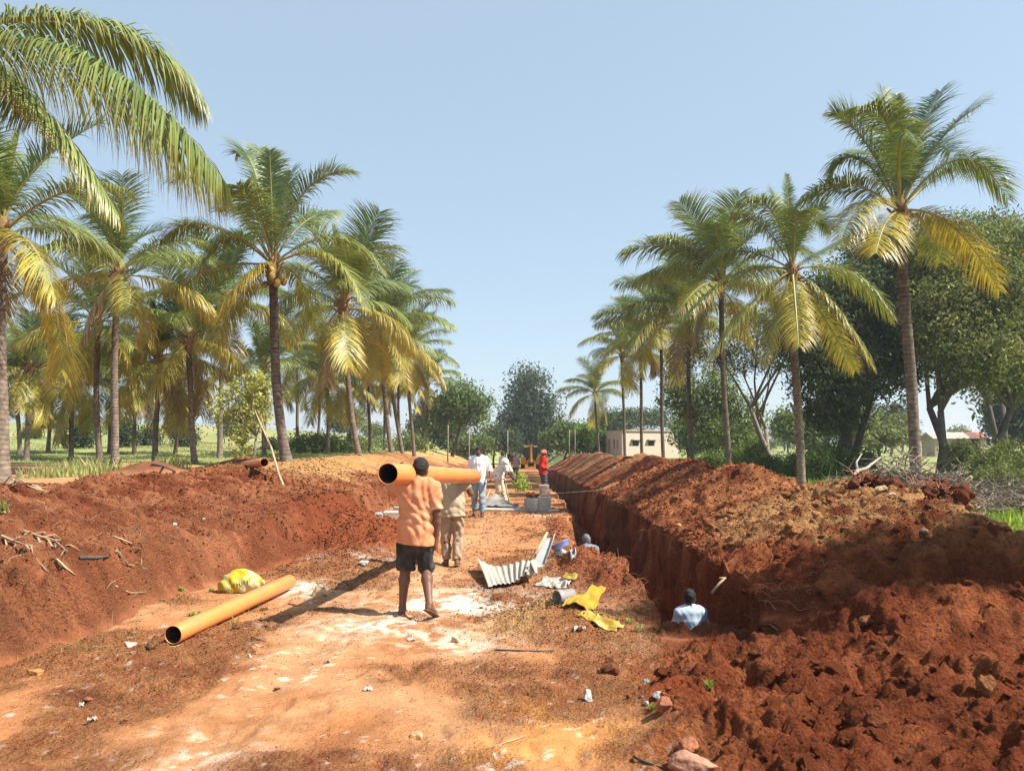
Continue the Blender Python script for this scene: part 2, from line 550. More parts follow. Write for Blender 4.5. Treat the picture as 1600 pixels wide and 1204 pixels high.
det = det + 0.95 * lumps(X + 0.03 * vnoise(X * 9, Y * 9, 93), Y + 0.03 * vnoise(X * 9, Y * 9, 94), 0.07, 104) * sm(19, 10, Y)
pits = -0.20 * np.clip(fbm(X, Y, 0.30, 111, 3) - 0.32, 0, 1) * loose
zzd = zz * sm(7.9, 9.0, Y)
Z = Z + loose * det * (1 - zzd) + pits * (1 - zzd)
groove = (0.055 + 0.03 * sm(11, 8, Y)) * fbm(Y + 0.25 * U, U * 0.22, 0.20, 114, 4) + 0.05 * vnoise(Y * 1.3 + U * 0.4, U * 0.5, 115)
Z = Z + bankm * groove * far_fade
Z = Z + (0.004 + 0.03 * loose) * fbm(X, Y, 0.35, 112, 5) * far_fade * (1 - 0.7 * zz)
rut = np.exp(-((X - trx0) / 0.14) ** 2) + 0.8 * np.exp(-((X - trx0 - 1.35) / 0.12) ** 2)
Z = Z - roadm * 0.022 * rut * (1 + 0.5 * vnoise(X * 3, Y * 1.2, 116)) * sm(30, 14, Y) + roadm * 0.010 * np.exp(-((np.abs(X - trx0) - 0.25) / 0.07) ** 2)
foots = np.zeros_like(Z); _rg = np.random.RandomState(12)
for k in range(130):
    fx0, fy0, fa = _rg.uniform(-2.6, 0.9), _rg.uniform(3.4, 12.5), _rg.normal(0, .35)
    j0, j1 = np.searchsorted(AY, [fy0 - .25, fy0 + .25])
    dx_, dy_ = X[j0:j1] - fx0, Y[j0:j1] - fy0
    a_, b_ = dx_ * math.cos(fa) - dy_ * math.sin(fa), dx_ * math.sin(fa) + dy_ * math.cos(fa)
    q_ = (a_ / (0.048 - 0.010 * np.tanh(b_ * 9))) ** 2 + (b_ / 0.135) ** 2
    foots[j0:j1] += -0.016 * np.exp(-q_ ** 2) + 0.007 * np.exp(-((np.sqrt(q_) - 1.25) / 0.22) ** 2)
Z = Z + roadm * foots
# the cut face of the bank and the trench walls: vertical scrapes, crumbling
X = X + np.where(wallmask, 1, 0) * (0.07 * fbm(Y * 1.0, Z * 0.35, 0.22, 121, 4) + 0.11 * fbm(Y, Z * 0.8, 0.6, 122, 3)) * sm(60, 20, Y)
cut = sm(0.0, 0.05, (foot - U) / bw) * sm(0.28, 0.12, (foot - U) / bw)
X = X + cut * far_fade * (0.06 * fbm(Y, Z * 0.3, 0.25, 123, 4))

def ground_z(x, y):
    j = int(np.clip(np.searchsorted(AY, y), 1, NYg - 1))
    if abs(AY[j - 1] - y) < abs(AY[j] - y): j -= 1
    xr = X[j]
    i = int(np.clip(np.searchsorted(xr, x), 1, NXg - 1))
    t = (x - xr[i - 1]) / max(xr[i] - xr[i - 1], 1e-6)
    return float(Z[j, i - 1] + (Z[j, i] - Z[j, i - 1]) * np.clip(t, 0, 1))

def hit(px, py, d0=3.0, d1=90.0):
    """where the line of sight through a pixel meets the ground"""
    d = d0; last = d0
    while d < d1:
        p = at(px, py, d)
        if p.z <= ground_z(p.x, p.y):
            a, b = last, d
            for _ in range(12):
                m = (a + b) / 2; q = at(px, py, m)
                if q.z <= ground_z(q.x, q.y): b = m
                else: a = m
            q = at(px, py, b); q.z = ground_z(q.x, q.y)
            return q
        last = d; d *= 1.006
    p = at(px, py, d1); p.z = ground_z(p.x, p.y)
    return p

# ---- colour of the soil itself
def mix(a, b, t):
    return a + (np.asarray(b) - a) * t[..., None]
n_big = fbm(X, Y, 1.6, 131, 4); n_mid = fbm(X, Y, 0.5, 132, 4); n_fine = fbm(X, Y, 0.14, 133, 3)
C = np.empty(X.shape + (3,)); C[:] = (0.325, 0.143, 0.058)
C = mix(C, (0.355, 0.180, 0.085), sm(-0.1, 0.7, n_big))
n_v = fbm(X, Y, 0.07, 138, 3)
C = mix(C, (0.235, 0.082, 0.031), np.clip(roadm * churn * (0.42 + 0.6 * n_v) + 0.35 * sm(0.1, 0.6, n_v + 0.3 * n_mid), 0, 1))
C = mix(C, (0.44, 0.19, 0.05), 0.7 * roadm * np.exp(-((X - 0.0) / 1.0) ** 2 - ((Y - 4.9) / 0.6) ** 2) * sm(-0.3, 0.4, n_mid))
trx = np.interp(Y, [2.5, 4.2, 5.5, 7.0, 8.5, 11, 16, 30], [-2.3, -1.85, -1.75, -1.7, -1.35, -0.9, -0.6, -0.4])
track = np.exp(-((X - trx + 0.12 * n_big) / 0.33) ** 2) + 0.7 * np.exp(-((X - trx - 1.35 + 0.1 * n_big) / 0.26) ** 2)
C = mix(C, (0.38, 0.205, 0.105), np.clip(track, 0, 1) * 0.6 * roadm * sm(-0.9, 0.3, n_mid))
# dark damp crumbs left of the pipe end
dk = np.exp(-((X + 1.0) / 0.6) ** 2 - ((Y - 4.35) / 0.3) ** 2) + np.exp(-((X + 2.5) / 0.55) ** 2 - ((Y - 6.15) / 0.16) ** 2) + np.exp(-((X + 2.9) / 0.4) ** 2 - ((Y - 5.55) / 0.16) ** 2) \
    + 0.8 * np.exp(-((X - 0.15) / 0.5) ** 2 - ((Y - 6.1) / 0.35) ** 2) + 0.6 * np.exp(-((X + 0.9) / 0.5) ** 2 - ((Y - 4.9) / 0.35) ** 2) \
    + np.exp(-((X - 0.02) / 0.3) ** 2 - ((Y - 8.15) / 0.25) ** 2) * 0.6
C = mix(C, (0.17, 0.058, 0.026), np.clip(dk * sm(-0.4, 0.25, n_mid) * roadm, 0, 1))
# lime dust
lime = 1.25 * np.exp(-((X + 0.45) / 0.95) ** 2 - ((Y - 8.75) / 0.62) ** 2) + 0.8 * np.exp(-((X + 1.3) / 0.7) ** 2 - ((Y - 7.6) / 0.35) ** 2) \
    + 0.9 * np.exp(-((X + 2.55) / 0.35) ** 2 - ((Y - 9.6) / 0.5) ** 2) + 0.7 * np.exp(-((X + 2.4) / 0.9) ** 2 - ((Y - 11.9) / 0.35) ** 2) \
    + 0.55 * np.exp(-((X + 0.5) / 0.6) ** 2 - ((Y - 7.1) / 0.3) ** 2) + 0.55 * np.exp(-((X + 1.9) / 0.35) ** 2 - ((Y - 4.75) / 0.3) ** 2) \
    + 0.5 * np.exp(-((X - 0.9) / 0.5) ** 2 - ((Y - 19.2) / 0.8) ** 2)
C = mix(C, (0.50, 0.43, 0.35), np.clip(lime * sm(-0.5, 0.6, 0.5 * n_mid + 0.6 * n_fine + 0.7 * n_v) * 1.15, 0, 0.85) * roadm)
C = mix(C, (0.58, 0.50, 0.42), roadm * sm(0.98, 1.1, fbm(X, Y, 0.07, 137, 3) + 0.3 * n_mid) * 0.5 * sm(16, 6, Y))
# tan gravel heaps
C = mix(C, (0.42, 0.235, 0.095), np.clip(tanh_ * 12, 0, 1) * sm(-0.6, 0.2, n_mid))
# left bank
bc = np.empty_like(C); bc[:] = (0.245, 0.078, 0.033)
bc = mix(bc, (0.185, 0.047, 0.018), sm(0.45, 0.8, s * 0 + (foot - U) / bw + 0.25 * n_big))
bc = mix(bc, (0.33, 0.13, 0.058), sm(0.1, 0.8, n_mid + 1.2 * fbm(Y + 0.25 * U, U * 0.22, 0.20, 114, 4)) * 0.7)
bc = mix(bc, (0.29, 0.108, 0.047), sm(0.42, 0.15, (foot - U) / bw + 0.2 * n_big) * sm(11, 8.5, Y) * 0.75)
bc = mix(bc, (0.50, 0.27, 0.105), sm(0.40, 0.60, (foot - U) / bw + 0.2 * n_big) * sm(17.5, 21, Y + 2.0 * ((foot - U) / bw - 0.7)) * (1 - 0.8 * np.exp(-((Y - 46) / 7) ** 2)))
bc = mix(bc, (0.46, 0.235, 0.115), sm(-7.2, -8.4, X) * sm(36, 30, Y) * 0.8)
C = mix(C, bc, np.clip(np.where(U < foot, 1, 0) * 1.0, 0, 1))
C = mix(C, (0.22, 0.056, 0.021), np.clip(slump * 6, 0, 1) * 0.95)
C = mix(C, (0.27, 0.085, 0.036), np.clip(lip * 7, 0, 1))
# right spoil
rc = np.empty_like(C); rc[:] = (0.205, 0.050, 0.0165)
rc = mix(rc, (0.165, 0.040, 0.014), sm(0.1, 0.9, n_big) * 0.8)
rc = mix(rc, (0.28, 0.085, 0.031), sm(0.0, 0.7, n_mid + 0.4 * n_fine) * 0.75)
tanm = sm(8.6, 10.2, Y + 0.8 * n_big) * sm(19, 12.5, Y) * sm(2.9, 3.9, U + 0.5 * n_big) * sm(-0.9, 0.15, n_mid + 0.4 * n_big)
rc = mix(rc, (0.42, 0.215, 0.085), tanm * 0.95)
rc = mix(rc, (0.33, 0.115, 0.043), sm(12, 16, Y) * 0.75 * sm(-0.5, 0.5, n_mid))
rc = mix(rc, (0.46, 0.24, 0.12), sm(20, 28, Y) * 0.6 * sm(0.05, 0.5, vnoise(Y * 0.55 + U * 0.3, U * 0.2, 53)))
rc = mix(rc, (0.42, 0.20, 0.09), sm(0.95, 1.15, n_fine + 0.3 * n_mid) * 0.5 * sm(8, 12, Y))
C = mix(C, rc, np.clip(sm(1.0, 1.5, U + 0.3 * n_mid) * sm(9.2, 7.4, U) * sm(4.5, 6.8, Y), 0, 1))
C = mix(C, rc, np.clip(sm(0.03, 0.13, right) * np.where(U > 0.4, 1, 0), 0, 1) * sm(9.2, 7.4, U))
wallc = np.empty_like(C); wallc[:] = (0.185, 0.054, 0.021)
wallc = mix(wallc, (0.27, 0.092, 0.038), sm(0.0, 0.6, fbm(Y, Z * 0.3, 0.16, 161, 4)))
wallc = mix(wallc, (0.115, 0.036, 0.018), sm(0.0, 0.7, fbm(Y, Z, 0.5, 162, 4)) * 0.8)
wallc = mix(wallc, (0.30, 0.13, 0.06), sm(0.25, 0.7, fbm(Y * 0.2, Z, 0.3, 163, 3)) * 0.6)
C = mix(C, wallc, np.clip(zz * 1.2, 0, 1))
# grass and weeds on the fields
gcol = np.empty_like(C); gcol[:] = (0.24, 0.27, 0.09)
gcol = mix(gcol, (0.35, 0.33, 0.14), sm(-0.2, 0.7, fbm(X, Y, 5, 141, 4)))
gcol = mix(gcol, (0.17, 0.21, 0.07), sm(0.1, 0.8, fbm(X, Y, 11, 142, 4)) * 0.8)
gl = sm(-8.6, -10.5, X + 0.8 * n_big) * (1 - 0.95 * sm(34, 29, Y + 2.5 * n_big + 0.12 * (X + 14)))
gl = np.maximum(gl, sm(-5.6, -7.2, X) * sm(55, 90, Y))
gl = gl * (1 - 0.85 * sm(0.45, 0.75, fbm(X, Y * 0.4, 8, 143, 3)) * sm(60, 110, Y))
gr = sm(7.4, 8.4, U + 0.5 * n_big)
gl2 = np.where(Y > 105, 1.0, 0)
for hx, hy in ((-9.6, 20.5), (-9.2, 26.5), (-8.1, 23.0)):
    C = mix(C, (0.20, 0.07, 0.035), np.clip(1.4 * np.exp(-((X - hx) / 1.0) ** 2 - ((Y - hy) / .9) ** 2), 0, 1))
# near the left edge of the picture the earth behind the crest is bare and sandy

C = mix(C, gcol, np.clip(np.maximum(np.maximum(gl, gr), gl2), 0, 1) * sm(-0.9, 0.1, n_fine + 0.9))
C = C * (0.90 + 0.25 * roadm)[..., None] * (1 + 0.16 * n_fine + (0.14 - 0.09 * roadm) * n_mid + 0.12 * n_v)[..., None]
C = np.clip(C, 0.01, 0.9)
rough_a = np.clip(0.36 + 0.9 * loose / 0.6 + 0.5 * zz + 0.4 * bankm + 0.25 * roadm * churn, 0.15, 1.0)
rough_a = np.where((U < foot - 2.5) & (loose < .05), 0.5, rough_a)

# ---- cut into surfaces
Uc = 0.25 * (U[:-1, :-1] + U[1:, :-1] + U[:-1, 1:] + U[1:, 1:]); Yc = 0.25 * (Y[:-1, :-1] + Y[1:, :-1] + Y[:-1, 1:] + Y[1:, 1:])
fc = foot[:-1, :-1]
rz = right[:-1, :-1]
zc = zz[:-1, :-1]
cls = np.zeros(Uc.shape, dtype=int)                                   # 0 dirt_road
cls[(Uc < fc) & (Uc > -8.2) & (Yc < 95)] = 1                          # soil_bank
cls[(Uc <= -8.2) | ((Uc < fc) & (Yc >= 95)) | (Yc > 105)] = 2         # grass_field
cls[(Uc > 0.5) & (rz > 0.07) & (Uc < 8.4) & (Yc < 95)] = 3            # spoil_mound
cls[(Uc >= 8.4) | ((Uc > UR + .1) & (Yc >= 95))] = 2
cls[(Uc > UR + 0.05) & (cls == 0)] = 3
cls[(zc > 0.02)] = 4                                                  # trench
idx = np.arange(NXg * NYg).reshape(NYg, NXg)
quads = np.stack([idx[:-1, :-1], idx[:-1, 1:], idx[1:, 1:], idx[1:, :-1]], axis=-1)
VV = np.stack([X, Y, Z], axis=-1).reshape(-1, 3); CC = np.concatenate([C, rough_a[..., None]], -1).reshape(-1, 4)
for k, nm, lab in ((0, 'dirt_road', 'orange packed dirt road with lime dust and loose crumbs'),
                   (1, 'soil_bank', 'red earth bank along the left side of the dirt road'),
                   (2, 'grass_field', 'grassy fields and hillside behind the earth banks'),
                   (3, 'spoil_mound', 'long mound of loose red spoil on the right of the trench'),
                   (4, 'trench', 'deep narrow pipe trench with dark red earth walls')):
    q = quads[cls == k].reshape(-1, 4)
    used, inv = np.unique(q.ravel(), return_inverse=True)
    me = new_mesh(nm, VV[used], inv.reshape(-1, 4), CC[used], True)
    o = link(nm, me, M_SOIL)
    tag(o, lab, None, None, 'structure')

# ------------------------------------------------------------------ coconut palms
def frond_arrays(ctrl, n=70, leaf=0.85, droop=0.9, lift=0.35, age=0.0, seed=0, width=0.042, wind=(0, 0, 0), seg=3, start=0.16, sway=0.0, tipy=0.25):
    """ctrl: 4 points of the midrib (numpy).  Returns V, F, C of one frond: midrib and leaflets."""
    rng = np.random.RandomState(seed)
    P = np.asarray(ctrl, dtype=float)
    def bez(t):
        t = np.asarray(t)[:, None]
        return ((1 - t) ** 3) * P[0] + 3 * ((1 - t) ** 2) * t * P[1] + 3 * (1 - t) * t * t * P[2] + t ** 3 * P[3]
    def dbez(t):
        t = np.asarray(t)[:, None]
        d = 3 * ((1 - t) ** 2) * (P[1] - P[0]) + 6 * (1 - t) * t * (P[2] - P[1]) + 3 * t * t * (P[3] - P[2])
        return d / np.maximum(np.linalg.norm(d, axis=1, keepdims=True), 1e-9)
    Lr = np.linalg.norm(P[1] - P[0]) + np.linalg.norm(P[2] - P[1]) + np.linalg.norm(P[3] - P[2])
    V = []; F = []; C = []
    green = np.array([0.095, 0.150, 0.050]); lime = np.array([0.245, 0.285, 0.072]); yel = np.array([0.44, 0.345, 0.055]); brn = np.array([0.30, 0.19, 0.085])
    # midrib
    tt = np.linspace(0, 1, 12)
    pts = bez(tt); tg = dbez(tt)
    ribc = (np.array([0.30, 0.27, 0.08]) * (1 - age) + np.array([0.48, 0.33, 0.09]) * age)
    ns = 5
    for i in range(12):
        t = tg[i]; side = np.cross(t, [0, 0, 1.0]); ln = np.linalg.norm(side)
        side = side / ln if ln > 1e-3 else np.array([1.0, 0, 0])
        up = np.cross(side, t)
        r = 0.036 * (1 - tt[i]) ** 0.8 * (Lr / 3.6) + 0.004
        for k in range(ns):
            a = 2 * math.pi * k / ns
            V.append(pts[i] + side * math.cos(a) * r * 1.25 + up * math.sin(a) * r * 0.8); C.append(ribc)
    for i in range(11):
        for k in range(ns):
            j = (k + 1) % ns
            F.append((i * ns + k, i * ns + j, (i + 1) * ns + j)); F.append((i * ns + k, (i + 1) * ns + j, (i + 1) * ns + k))
    # leaflets
    ts = start + (1 - start) * (np.arange(n) + 0.5) / n
    wind = np.asarray(wind, dtype=float)
    base_twist = rng.uniform(-0.3, 0.3) + sway
    for sgn in (-1, 1):
        tj = np.clip(ts + rng.uniform(-0.35, 0.35, n) / n, 0, 1)
        B = bez(tj); T = dbez(tj)
        S = np.cross(T, np.array([0, 0, 1.0])); nl = np.linalg.norm(S, axis=1, keepdims=True)
        S = np.where(nl > 0.12, S / np.maximum(nl, 1e-6), np.array([[1.0, 0, 0]]))
        Nn = np.cross(S, T)
        ct, st_ = math.cos(base_twist), math.sin(base_twist)
        S2 = S * ct + Nn * st_; Nn = -S * st_ + Nn * ct; S = S2
        u = (tj - start) / (1 - start)
        ln = leaf * (0.42 + 0.58 * np.sin(np.pi * np.clip(0.10 + 0.62 * u, 0, 1)) ** 1.0) * np.where(u > 0.72, 1 - 0.62 * ((u - 0.72) / 0.28) ** 1.4, 1)
        ln = ln * rng.uniform(0.80, 1.1, n) * np.where(rng.uniform(size=n) < .05, .45, 1)
        fwd = 0.35 + 0.75 * u ** 1.5 + rng.normal(0, 0.07, n)
        D = S * sgn + T * fwd[:, None] + Nn * (lift + rng.normal(0, 0.12, n))[:, None]
        D = D / np.linalg.norm(D, axis=1, keepdims=True)
        gl = droop * rng.uniform(0.75, 1.5, n)
        hang = rng.uniform(size=n) < 0.10 + 0.12 * age
        gl = np.where(hang, gl * 2.2, gl)
        o0 = len(V)
        pos = B.copy()
        w = width * (0.8 + 0.4 * np.sin(np.pi * np.clip(u, 0, 1)))
        rowsV = []; rowsC = []
        cb = rng.uniform(-0.12, 0.12, n)
        a_leaf = np.clip(age + cb, 0, 1)
        for k in range(seg + 1):
            f = k / seg
            W = T * 0.9 - D * np.sum(T * D, axis=1, keepdims=True)
            W = W / np.maximum(np.linalg.norm(W, axis=1, keepdims=True), 1e-6)
            # roll of the blade so that it is not perfectly flat
            hw = (w * (0.55 if k == 0 else (1.0 if f < 0.55 else max(0.06, (1 - f) * 2.0))) * 0.5)[:, None]
            am = np.clip(a_leaf * 1.05 + (f - 0.5) * (0.5 * age + tipy) + 0.22 * u * age, 0, 1)
            c1 = np.where((am < 0.5)[:, None], green + (lime - green) * (am * 2)[:, None], lime + (yel - lime) * (np.clip(am - 0.5, 0, .5) * 2)[:, None])
            tipb = np.clip((f - 0.72) * 2.2 * (0.15 + 1.1 * age) + np.where(hang, 0.25, 0) * age, 0, 0.85)[:, None]
            c1 = c1 * (1 - tipb) + brn * tipb
            c1 = c1 * (1 + cb * 1.0)[:, None]
            rowsV.append(np.stack([pos - W * hw, pos + W * hw], axis=1)); rowsC.append(np.stack([c1, c1], axis=1))
            if k < seg:
                pos = pos + D * (ln / seg)[:, None]
                D = D + np.array([0, 0, -1.0]) * (gl / seg)[:, None] + wind * (0.9 / seg)
                D = D / np.linalg.norm(D, axis=1, keepdims=True)
        A = np.stack(rowsV, axis=1)        # n, seg+1, 2, 3
        CA = np.stack(rowsC, axis=1)
        V.extend(A.reshape(-1, 3)); C.extend(CA.reshape(-1, 3))
        m = (seg + 1) * 2
        for i in range(n):
            b = o0 + i * m
            for k in range(seg):
                q = b + k * 2
                F.append((q, q + 1, q + 3)); F.append((q, q + 3, q + 2))
    return np.array(V), np.array(F, dtype=np.int32), np.array(C)

def rib(L, e0, e1, bend=0.0):
    """midrib control points: leaves the crown at elevation e0 and ends pointing at e1, along local +X"""
    a0, a1 = R(e0), R(e1)
    p0 = np.zeros(3); d0 = np.array([math.cos(a0), 0, math.sin(a0)]); d1 = np.array([math.cos(a1), 0, math.sin(a1)])
    am = (a0 + a1) / 2
    dm = np.array([math.cos(am), 0, math.sin(am)])
    p1 = p0 + d0 * L / 3; p2 = p1 + dm * L / 3; p3 = p2 + d1 * L / 3
    p2[1] += bend * L * 0.07; p3[1] += bend * L * 0.2
    return np.array([p0, p1, p2, p3])

# shared frond meshes, from the upright young ones to the hanging old ones
FCL = {}
_k = 0
for cls_, e0, e1, lift, droop, age, cnt in (('spear', 86, 80, 0.9, 0.05, 0.20, 1), ('young', 78, 34, 0.45, 0.55, 0.06, 4),
                                             ('mid', 55, -18, 0.30, 1.25, 0.2, 5), ('wide', 32, -42, 0.15, 1.7, 0.36, 5),
                                             ('low', 5, -66, 0.05, 1.7, 0.66, 4), ('hang', -32, -84, 0.05, 1.0, 0.92, 3), ('dead', -48, -88, 0.0, 1.6, 1.0, 2)):
    FCL[cls_] = []
    for q in range(cnt):
        rr = random.Random(900 + _k)
        L = {'spear': 2.3, 'young': 3.3, 'mid': 3.8, 'wide': 3.8, 'low': 3.4, 'hang': 2.9, 'dead': 2.6}[cls_] * rr.uniform(0.93, 1.07)
        v, f, c = frond_arrays(rib(L, e0 + rr.uniform(-6, 6), e1 + rr.uniform(-12, 12), rr.uniform(-1, 1)), n=108, leaf=1.12 if cls_ != 'spear' else 0.35,
                               droop=droop, lift=lift, age=min(1, max(0, age + rr.uniform(-.12, .12))), seed=900 + _k, seg=4, width=0.027)
        if cls_ == 'dead': c = c * 0.25 + np.array((0.24, 0.165, 0.10)) * 0.75
        me = new_mesh('frond', v, f, c, True); me.materials.append(M_FROND)
        FCL[cls_].append(me); _k += 1

# trunk: leaf-scar rings, swollen foot
def mat_trunk():
    m, nt, out = _nodes('palm_trunk')
    L = nt.links
    a = nt.nodes.new('ShaderNodeVertexColor'); a.layer_name = 'Col'
    tc = nt.nodes.new('ShaderNodeTexCoord')
    n1 = nt.nodes.new('ShaderNodeTexNoise'); n1.inputs['Scale'].default_value = 7; n1.inputs['Detail'].default_value = 6
    L.new(tc.outputs['Object'], n1.inputs['Vector'])
    mr = nt.nodes.new('ShaderNodeMapRange')
    mr.inputs[1].default_value = 0.3; mr.inputs[2].default_value = 0.7; mr.inputs[3].default_value = 0.55; mr.inputs[4].default_value = 1.4
    L.new(n1.outputs['Fac'], mr.inputs[0])
    mul = nt.nodes.new('ShaderNodeVectorMath'); mul.operation = 'SCALE'
    L.new(a.outputs['Color'], mul.inputs[0]); L.new(mr.outputs[0], mul.inputs['Scale'])
    p = nt.nodes.new('ShaderNodeBsdfPrincipled'); p.inputs['Roughness'].default_value = 0.95; p.inputs['Specular IOR Level'].default_value = 0.15
    L.new(mul.outputs[0], p.inputs['Base Color'])
    n2 = nt.nodes.new('ShaderNodeTexNoise'); n2.inputs['Scale'].default_value = 30
    L.new(tc.outputs['Object'], n2.inputs['Vector'])
    b = nt.nodes.new('ShaderNodeBump'); b.inputs['Strength'].default_value = 0.5; b.inputs['Distance'].default_value = 0.02
    L.new(n2.outputs['Fac'], b.inputs['Height']); L.new(b.outputs[0], p.inputs['Normal'])
    L.new(p.outputs[0], out.inputs['Surface'])
    return m
M_TRUNK = mat_trunk()
M_SHEATH = mat_plain('palm_sheath', (0.22, 0.13, 0.06), 0.95, 0.4, 12.0, 0.6, 40)
M_NUT = mat_plain('coconut', (0.36, 0.24, 0.06), 0.5, 0.25, 5.0)

def trunk_mesh(h, lean, r0, r1, seed, tone=1.0, foot=0.45):
    rng = np.random.RandomState(seed)
    ring = 0.105
    m = int(h / ring) * 2 + 1
    n = 14
    t = np.linspace(0, 1, m)
    cx = lean[0] * (1 - (1 - t) ** 1.7) ; cy = lean[1] * (1 - (1 - t) ** 1.7)
    wob = 0.03 * np.sin(t * 7 + seed)
    z = t * (h + foot) - foot
    r = r0 + (r1 - r0) * t ** 0.8 + 0.06 * np.exp(-np.maximum(z, 0) / 0.22)
    r = r * (1 + np.where(np.arange(m) % 2 == 0, 0.045, -0.035) * rng.uniform(0.4, 1.2, m))
    V = []; C = []
    lo = np.array([0.225, 0.175, 0.135]); hi = np.array([0.105, 0.072, 0.052])
    for i in range(m):
        tilt = rng.normal(0, 0.01)
        for k in range(n):
            a = 2 * math.pi * k / n
            V.append((cx[i] + wob[i] + math.cos(a) * r[i], cy[i] + math.sin(a) * r[i], z[i] + tilt * math.sin(a + seed)))
            c = (lo + (hi - lo) * np.clip((t[i] - 0.25) / 0.75 + rng.normal(0, .08), 0, 1)) * tone
            C.append(c * (0.66 if i % 2 else 1.06) * rng.uniform(0.85, 1.12))
    F = []
    for i in range(m - 1):
        for k in range(n):
            j = (k + 1) % n
            F.append((i * n + k, i * n + j, (i + 1) * n + j, (i + 1) * n + k))
    return new_mesh('trunk', V, np.array(F), C, True)

sh_mb = MB()
_r = random.Random(5)
sh_mb.lathe([(0.10, -0.55), (0.17, -0.3), (0.21, -0.05), (0.19, 0.15), (0.10, 0.4), (0.02, 0.6)], 12)
for k in range(16):                         # broken leaf bases
    a = k * 2.4; e = _r.uniform(0.1, 1.1)
    d = Vector((math.cos(a) * math.cos(e), math.sin(a) * math.cos(e), math.sin(e)))
    p = Vector((0, 0, _r.uniform(-0.3, 0.15)))
    sh_mb.tube([p, p + d * 0.22, p + d * 0.42 + Vector((0, 0, .05))], [0.07, 0.05, 0.03], 5)
ME_SHEATH = new_mesh('leaf_base', sh_mb.v, sh_mb.f); ME_SHEATH.materials.append(M_SHEATH)
nut_mb = MB()
nut_mb.lathe([(0.01, -0.13), (0.07, -0.10), (0.10, -0.02), (0.09, 0.06), (0.04, 0.12), (0.01, 0.14)], 10)
ME_NUT = new_mesh('coconut', nut_mb.v, nut_mb.f); ME_NUT.materials.append(M_NUT)

ROWG = {'R': 'coconut palms along the right side of the trench', 'L': 'coconut palms along the left bank', 'F': 'coconut palms in the left grove'}
def palm(base, crown, label, group, seed, scale=1.0, n=20, hero=None, tone=1.0, r=(0.12, 0.095), nuts=0, agep=0.0, extra=True, wind=(0, 0, 0)):
    """base and crown are world points; hero: list of fronds given by world-space midribs"""
    base = Vector(base); crown = Vector(crown)
    root = empty('coconut_palm', base, label, 'palm tree', group)
    h = crown.z - base.z; lean = (crown.x - base.x, crown.y - base.y)
    link('trunk', trunk_mesh(h, lean, r[0] * scale ** 0.5, r[1] * scale ** 0.5, seed, tone), M_TRUNK, root)
    cl = crown - base
    o = link('leaf_base', ME_SHEATH, None, root, cl); o.scale = (scale * 0.95,) * 3; o.rotation_euler.z = seed
    rr = random.Random(seed)
    if hero:
        for hseed, (ctrl, kw) in enumerate(hero):
            c = np.array([np.array(p) for p in ctrl]) - np.array(crown)
            v, f, cc = frond_arrays(c, seed=seed * 50 + hseed, **kw)
            me = new_mesh('frond', v, f, cc, True)
            link('frond', me, M_FROND, root, cl)
    if extra:
        for k in range(n):
            q = (k + 0.5) / n
            cls_ = 'spear' if k == 0 else 'young' if q < 0.28 else 'mid' if q < 0.55 else 'wide' if q < 0.78 - agep * .1 else 'low' if q < 0.93 - agep * .1 else 'hang' if q < .955 or seed % 3 == 0 else 'dead'
            me = rr.choice(FCL[cls_])
            o = link('frond', me, None, root, cl + Vector((0, 0, 0.25 * (0.5 - q))))
            o.rotation_euler = (rr.uniform(-.12, .12), rr.uniform(-.13, .13), k * 2.39996 + seed + rr.uniform(-.35, .35))
            s_ = scale * rr.uniform(0.9, 1.08); o.scale = (s_ * rr.uniform(.85, 1.12), s_ * rr.uniform(.85, 1.1), s_ * rr.uniform(.85, 1.15))
    for k in range(nuts):
        a = rr.uniform(0, 6.28); d = rr.uniform(0.2, 0.36)
        o = link('coconut', ME_NUT, None, root, cl + Vector((math.cos(a) * d, math.sin(a) * d, rr.uniform(-0.45, -0.05))))
        o.rotation_euler = (rr.uniform(-.5, .5), rr.uniform(-.5, .5), a)
    return root

def hero(center, d, items):
    """fronds from tips in the photograph: (tip px, tip py, via px, via py, depth offset of the tip, kwargs)"""
    c = at(center[0], center[1], d)
    out = []
    for tx, ty, vx, vy, dz, kw in items:
        tip = at(tx, ty, d + dz); via = at(vx, vy, d + dz * 0.55)
        # cubic through the via point at the middle
        c0 = np.array(c); c3 = np.array(tip); m_ = np.array(via)
        q = (m_ - 0.25 * c0 - 0.25 * c3) / 0.5
        ctrl = [c0, c0 + (q - c0) * 2 / 3, c3 + (q - c3) * 2 / 3, c3]
        k = dict(n=135, leaf=1.02, droop=1.15, lift=0.22, age=0.3, width=0.025, seg=4)
        k.update(kw)
        out.append((ctrl, k))
    return out

def gz(x, y):
    return ground_z(x, y)
def base_at(px, d):
    x = (px - 800) / FPX * d
    return Vector((x, d, gz(x, d) ))

YG = dict(age=0.22); OL = dict(age=0.5, droop=1.2); YE = dict(age=0.92, droop=1.1, lift=0.05); GR = dict(age=0.12, droop=0.55, lift=0.3)
W = dict(wind=(0.35, 0, 0.05))
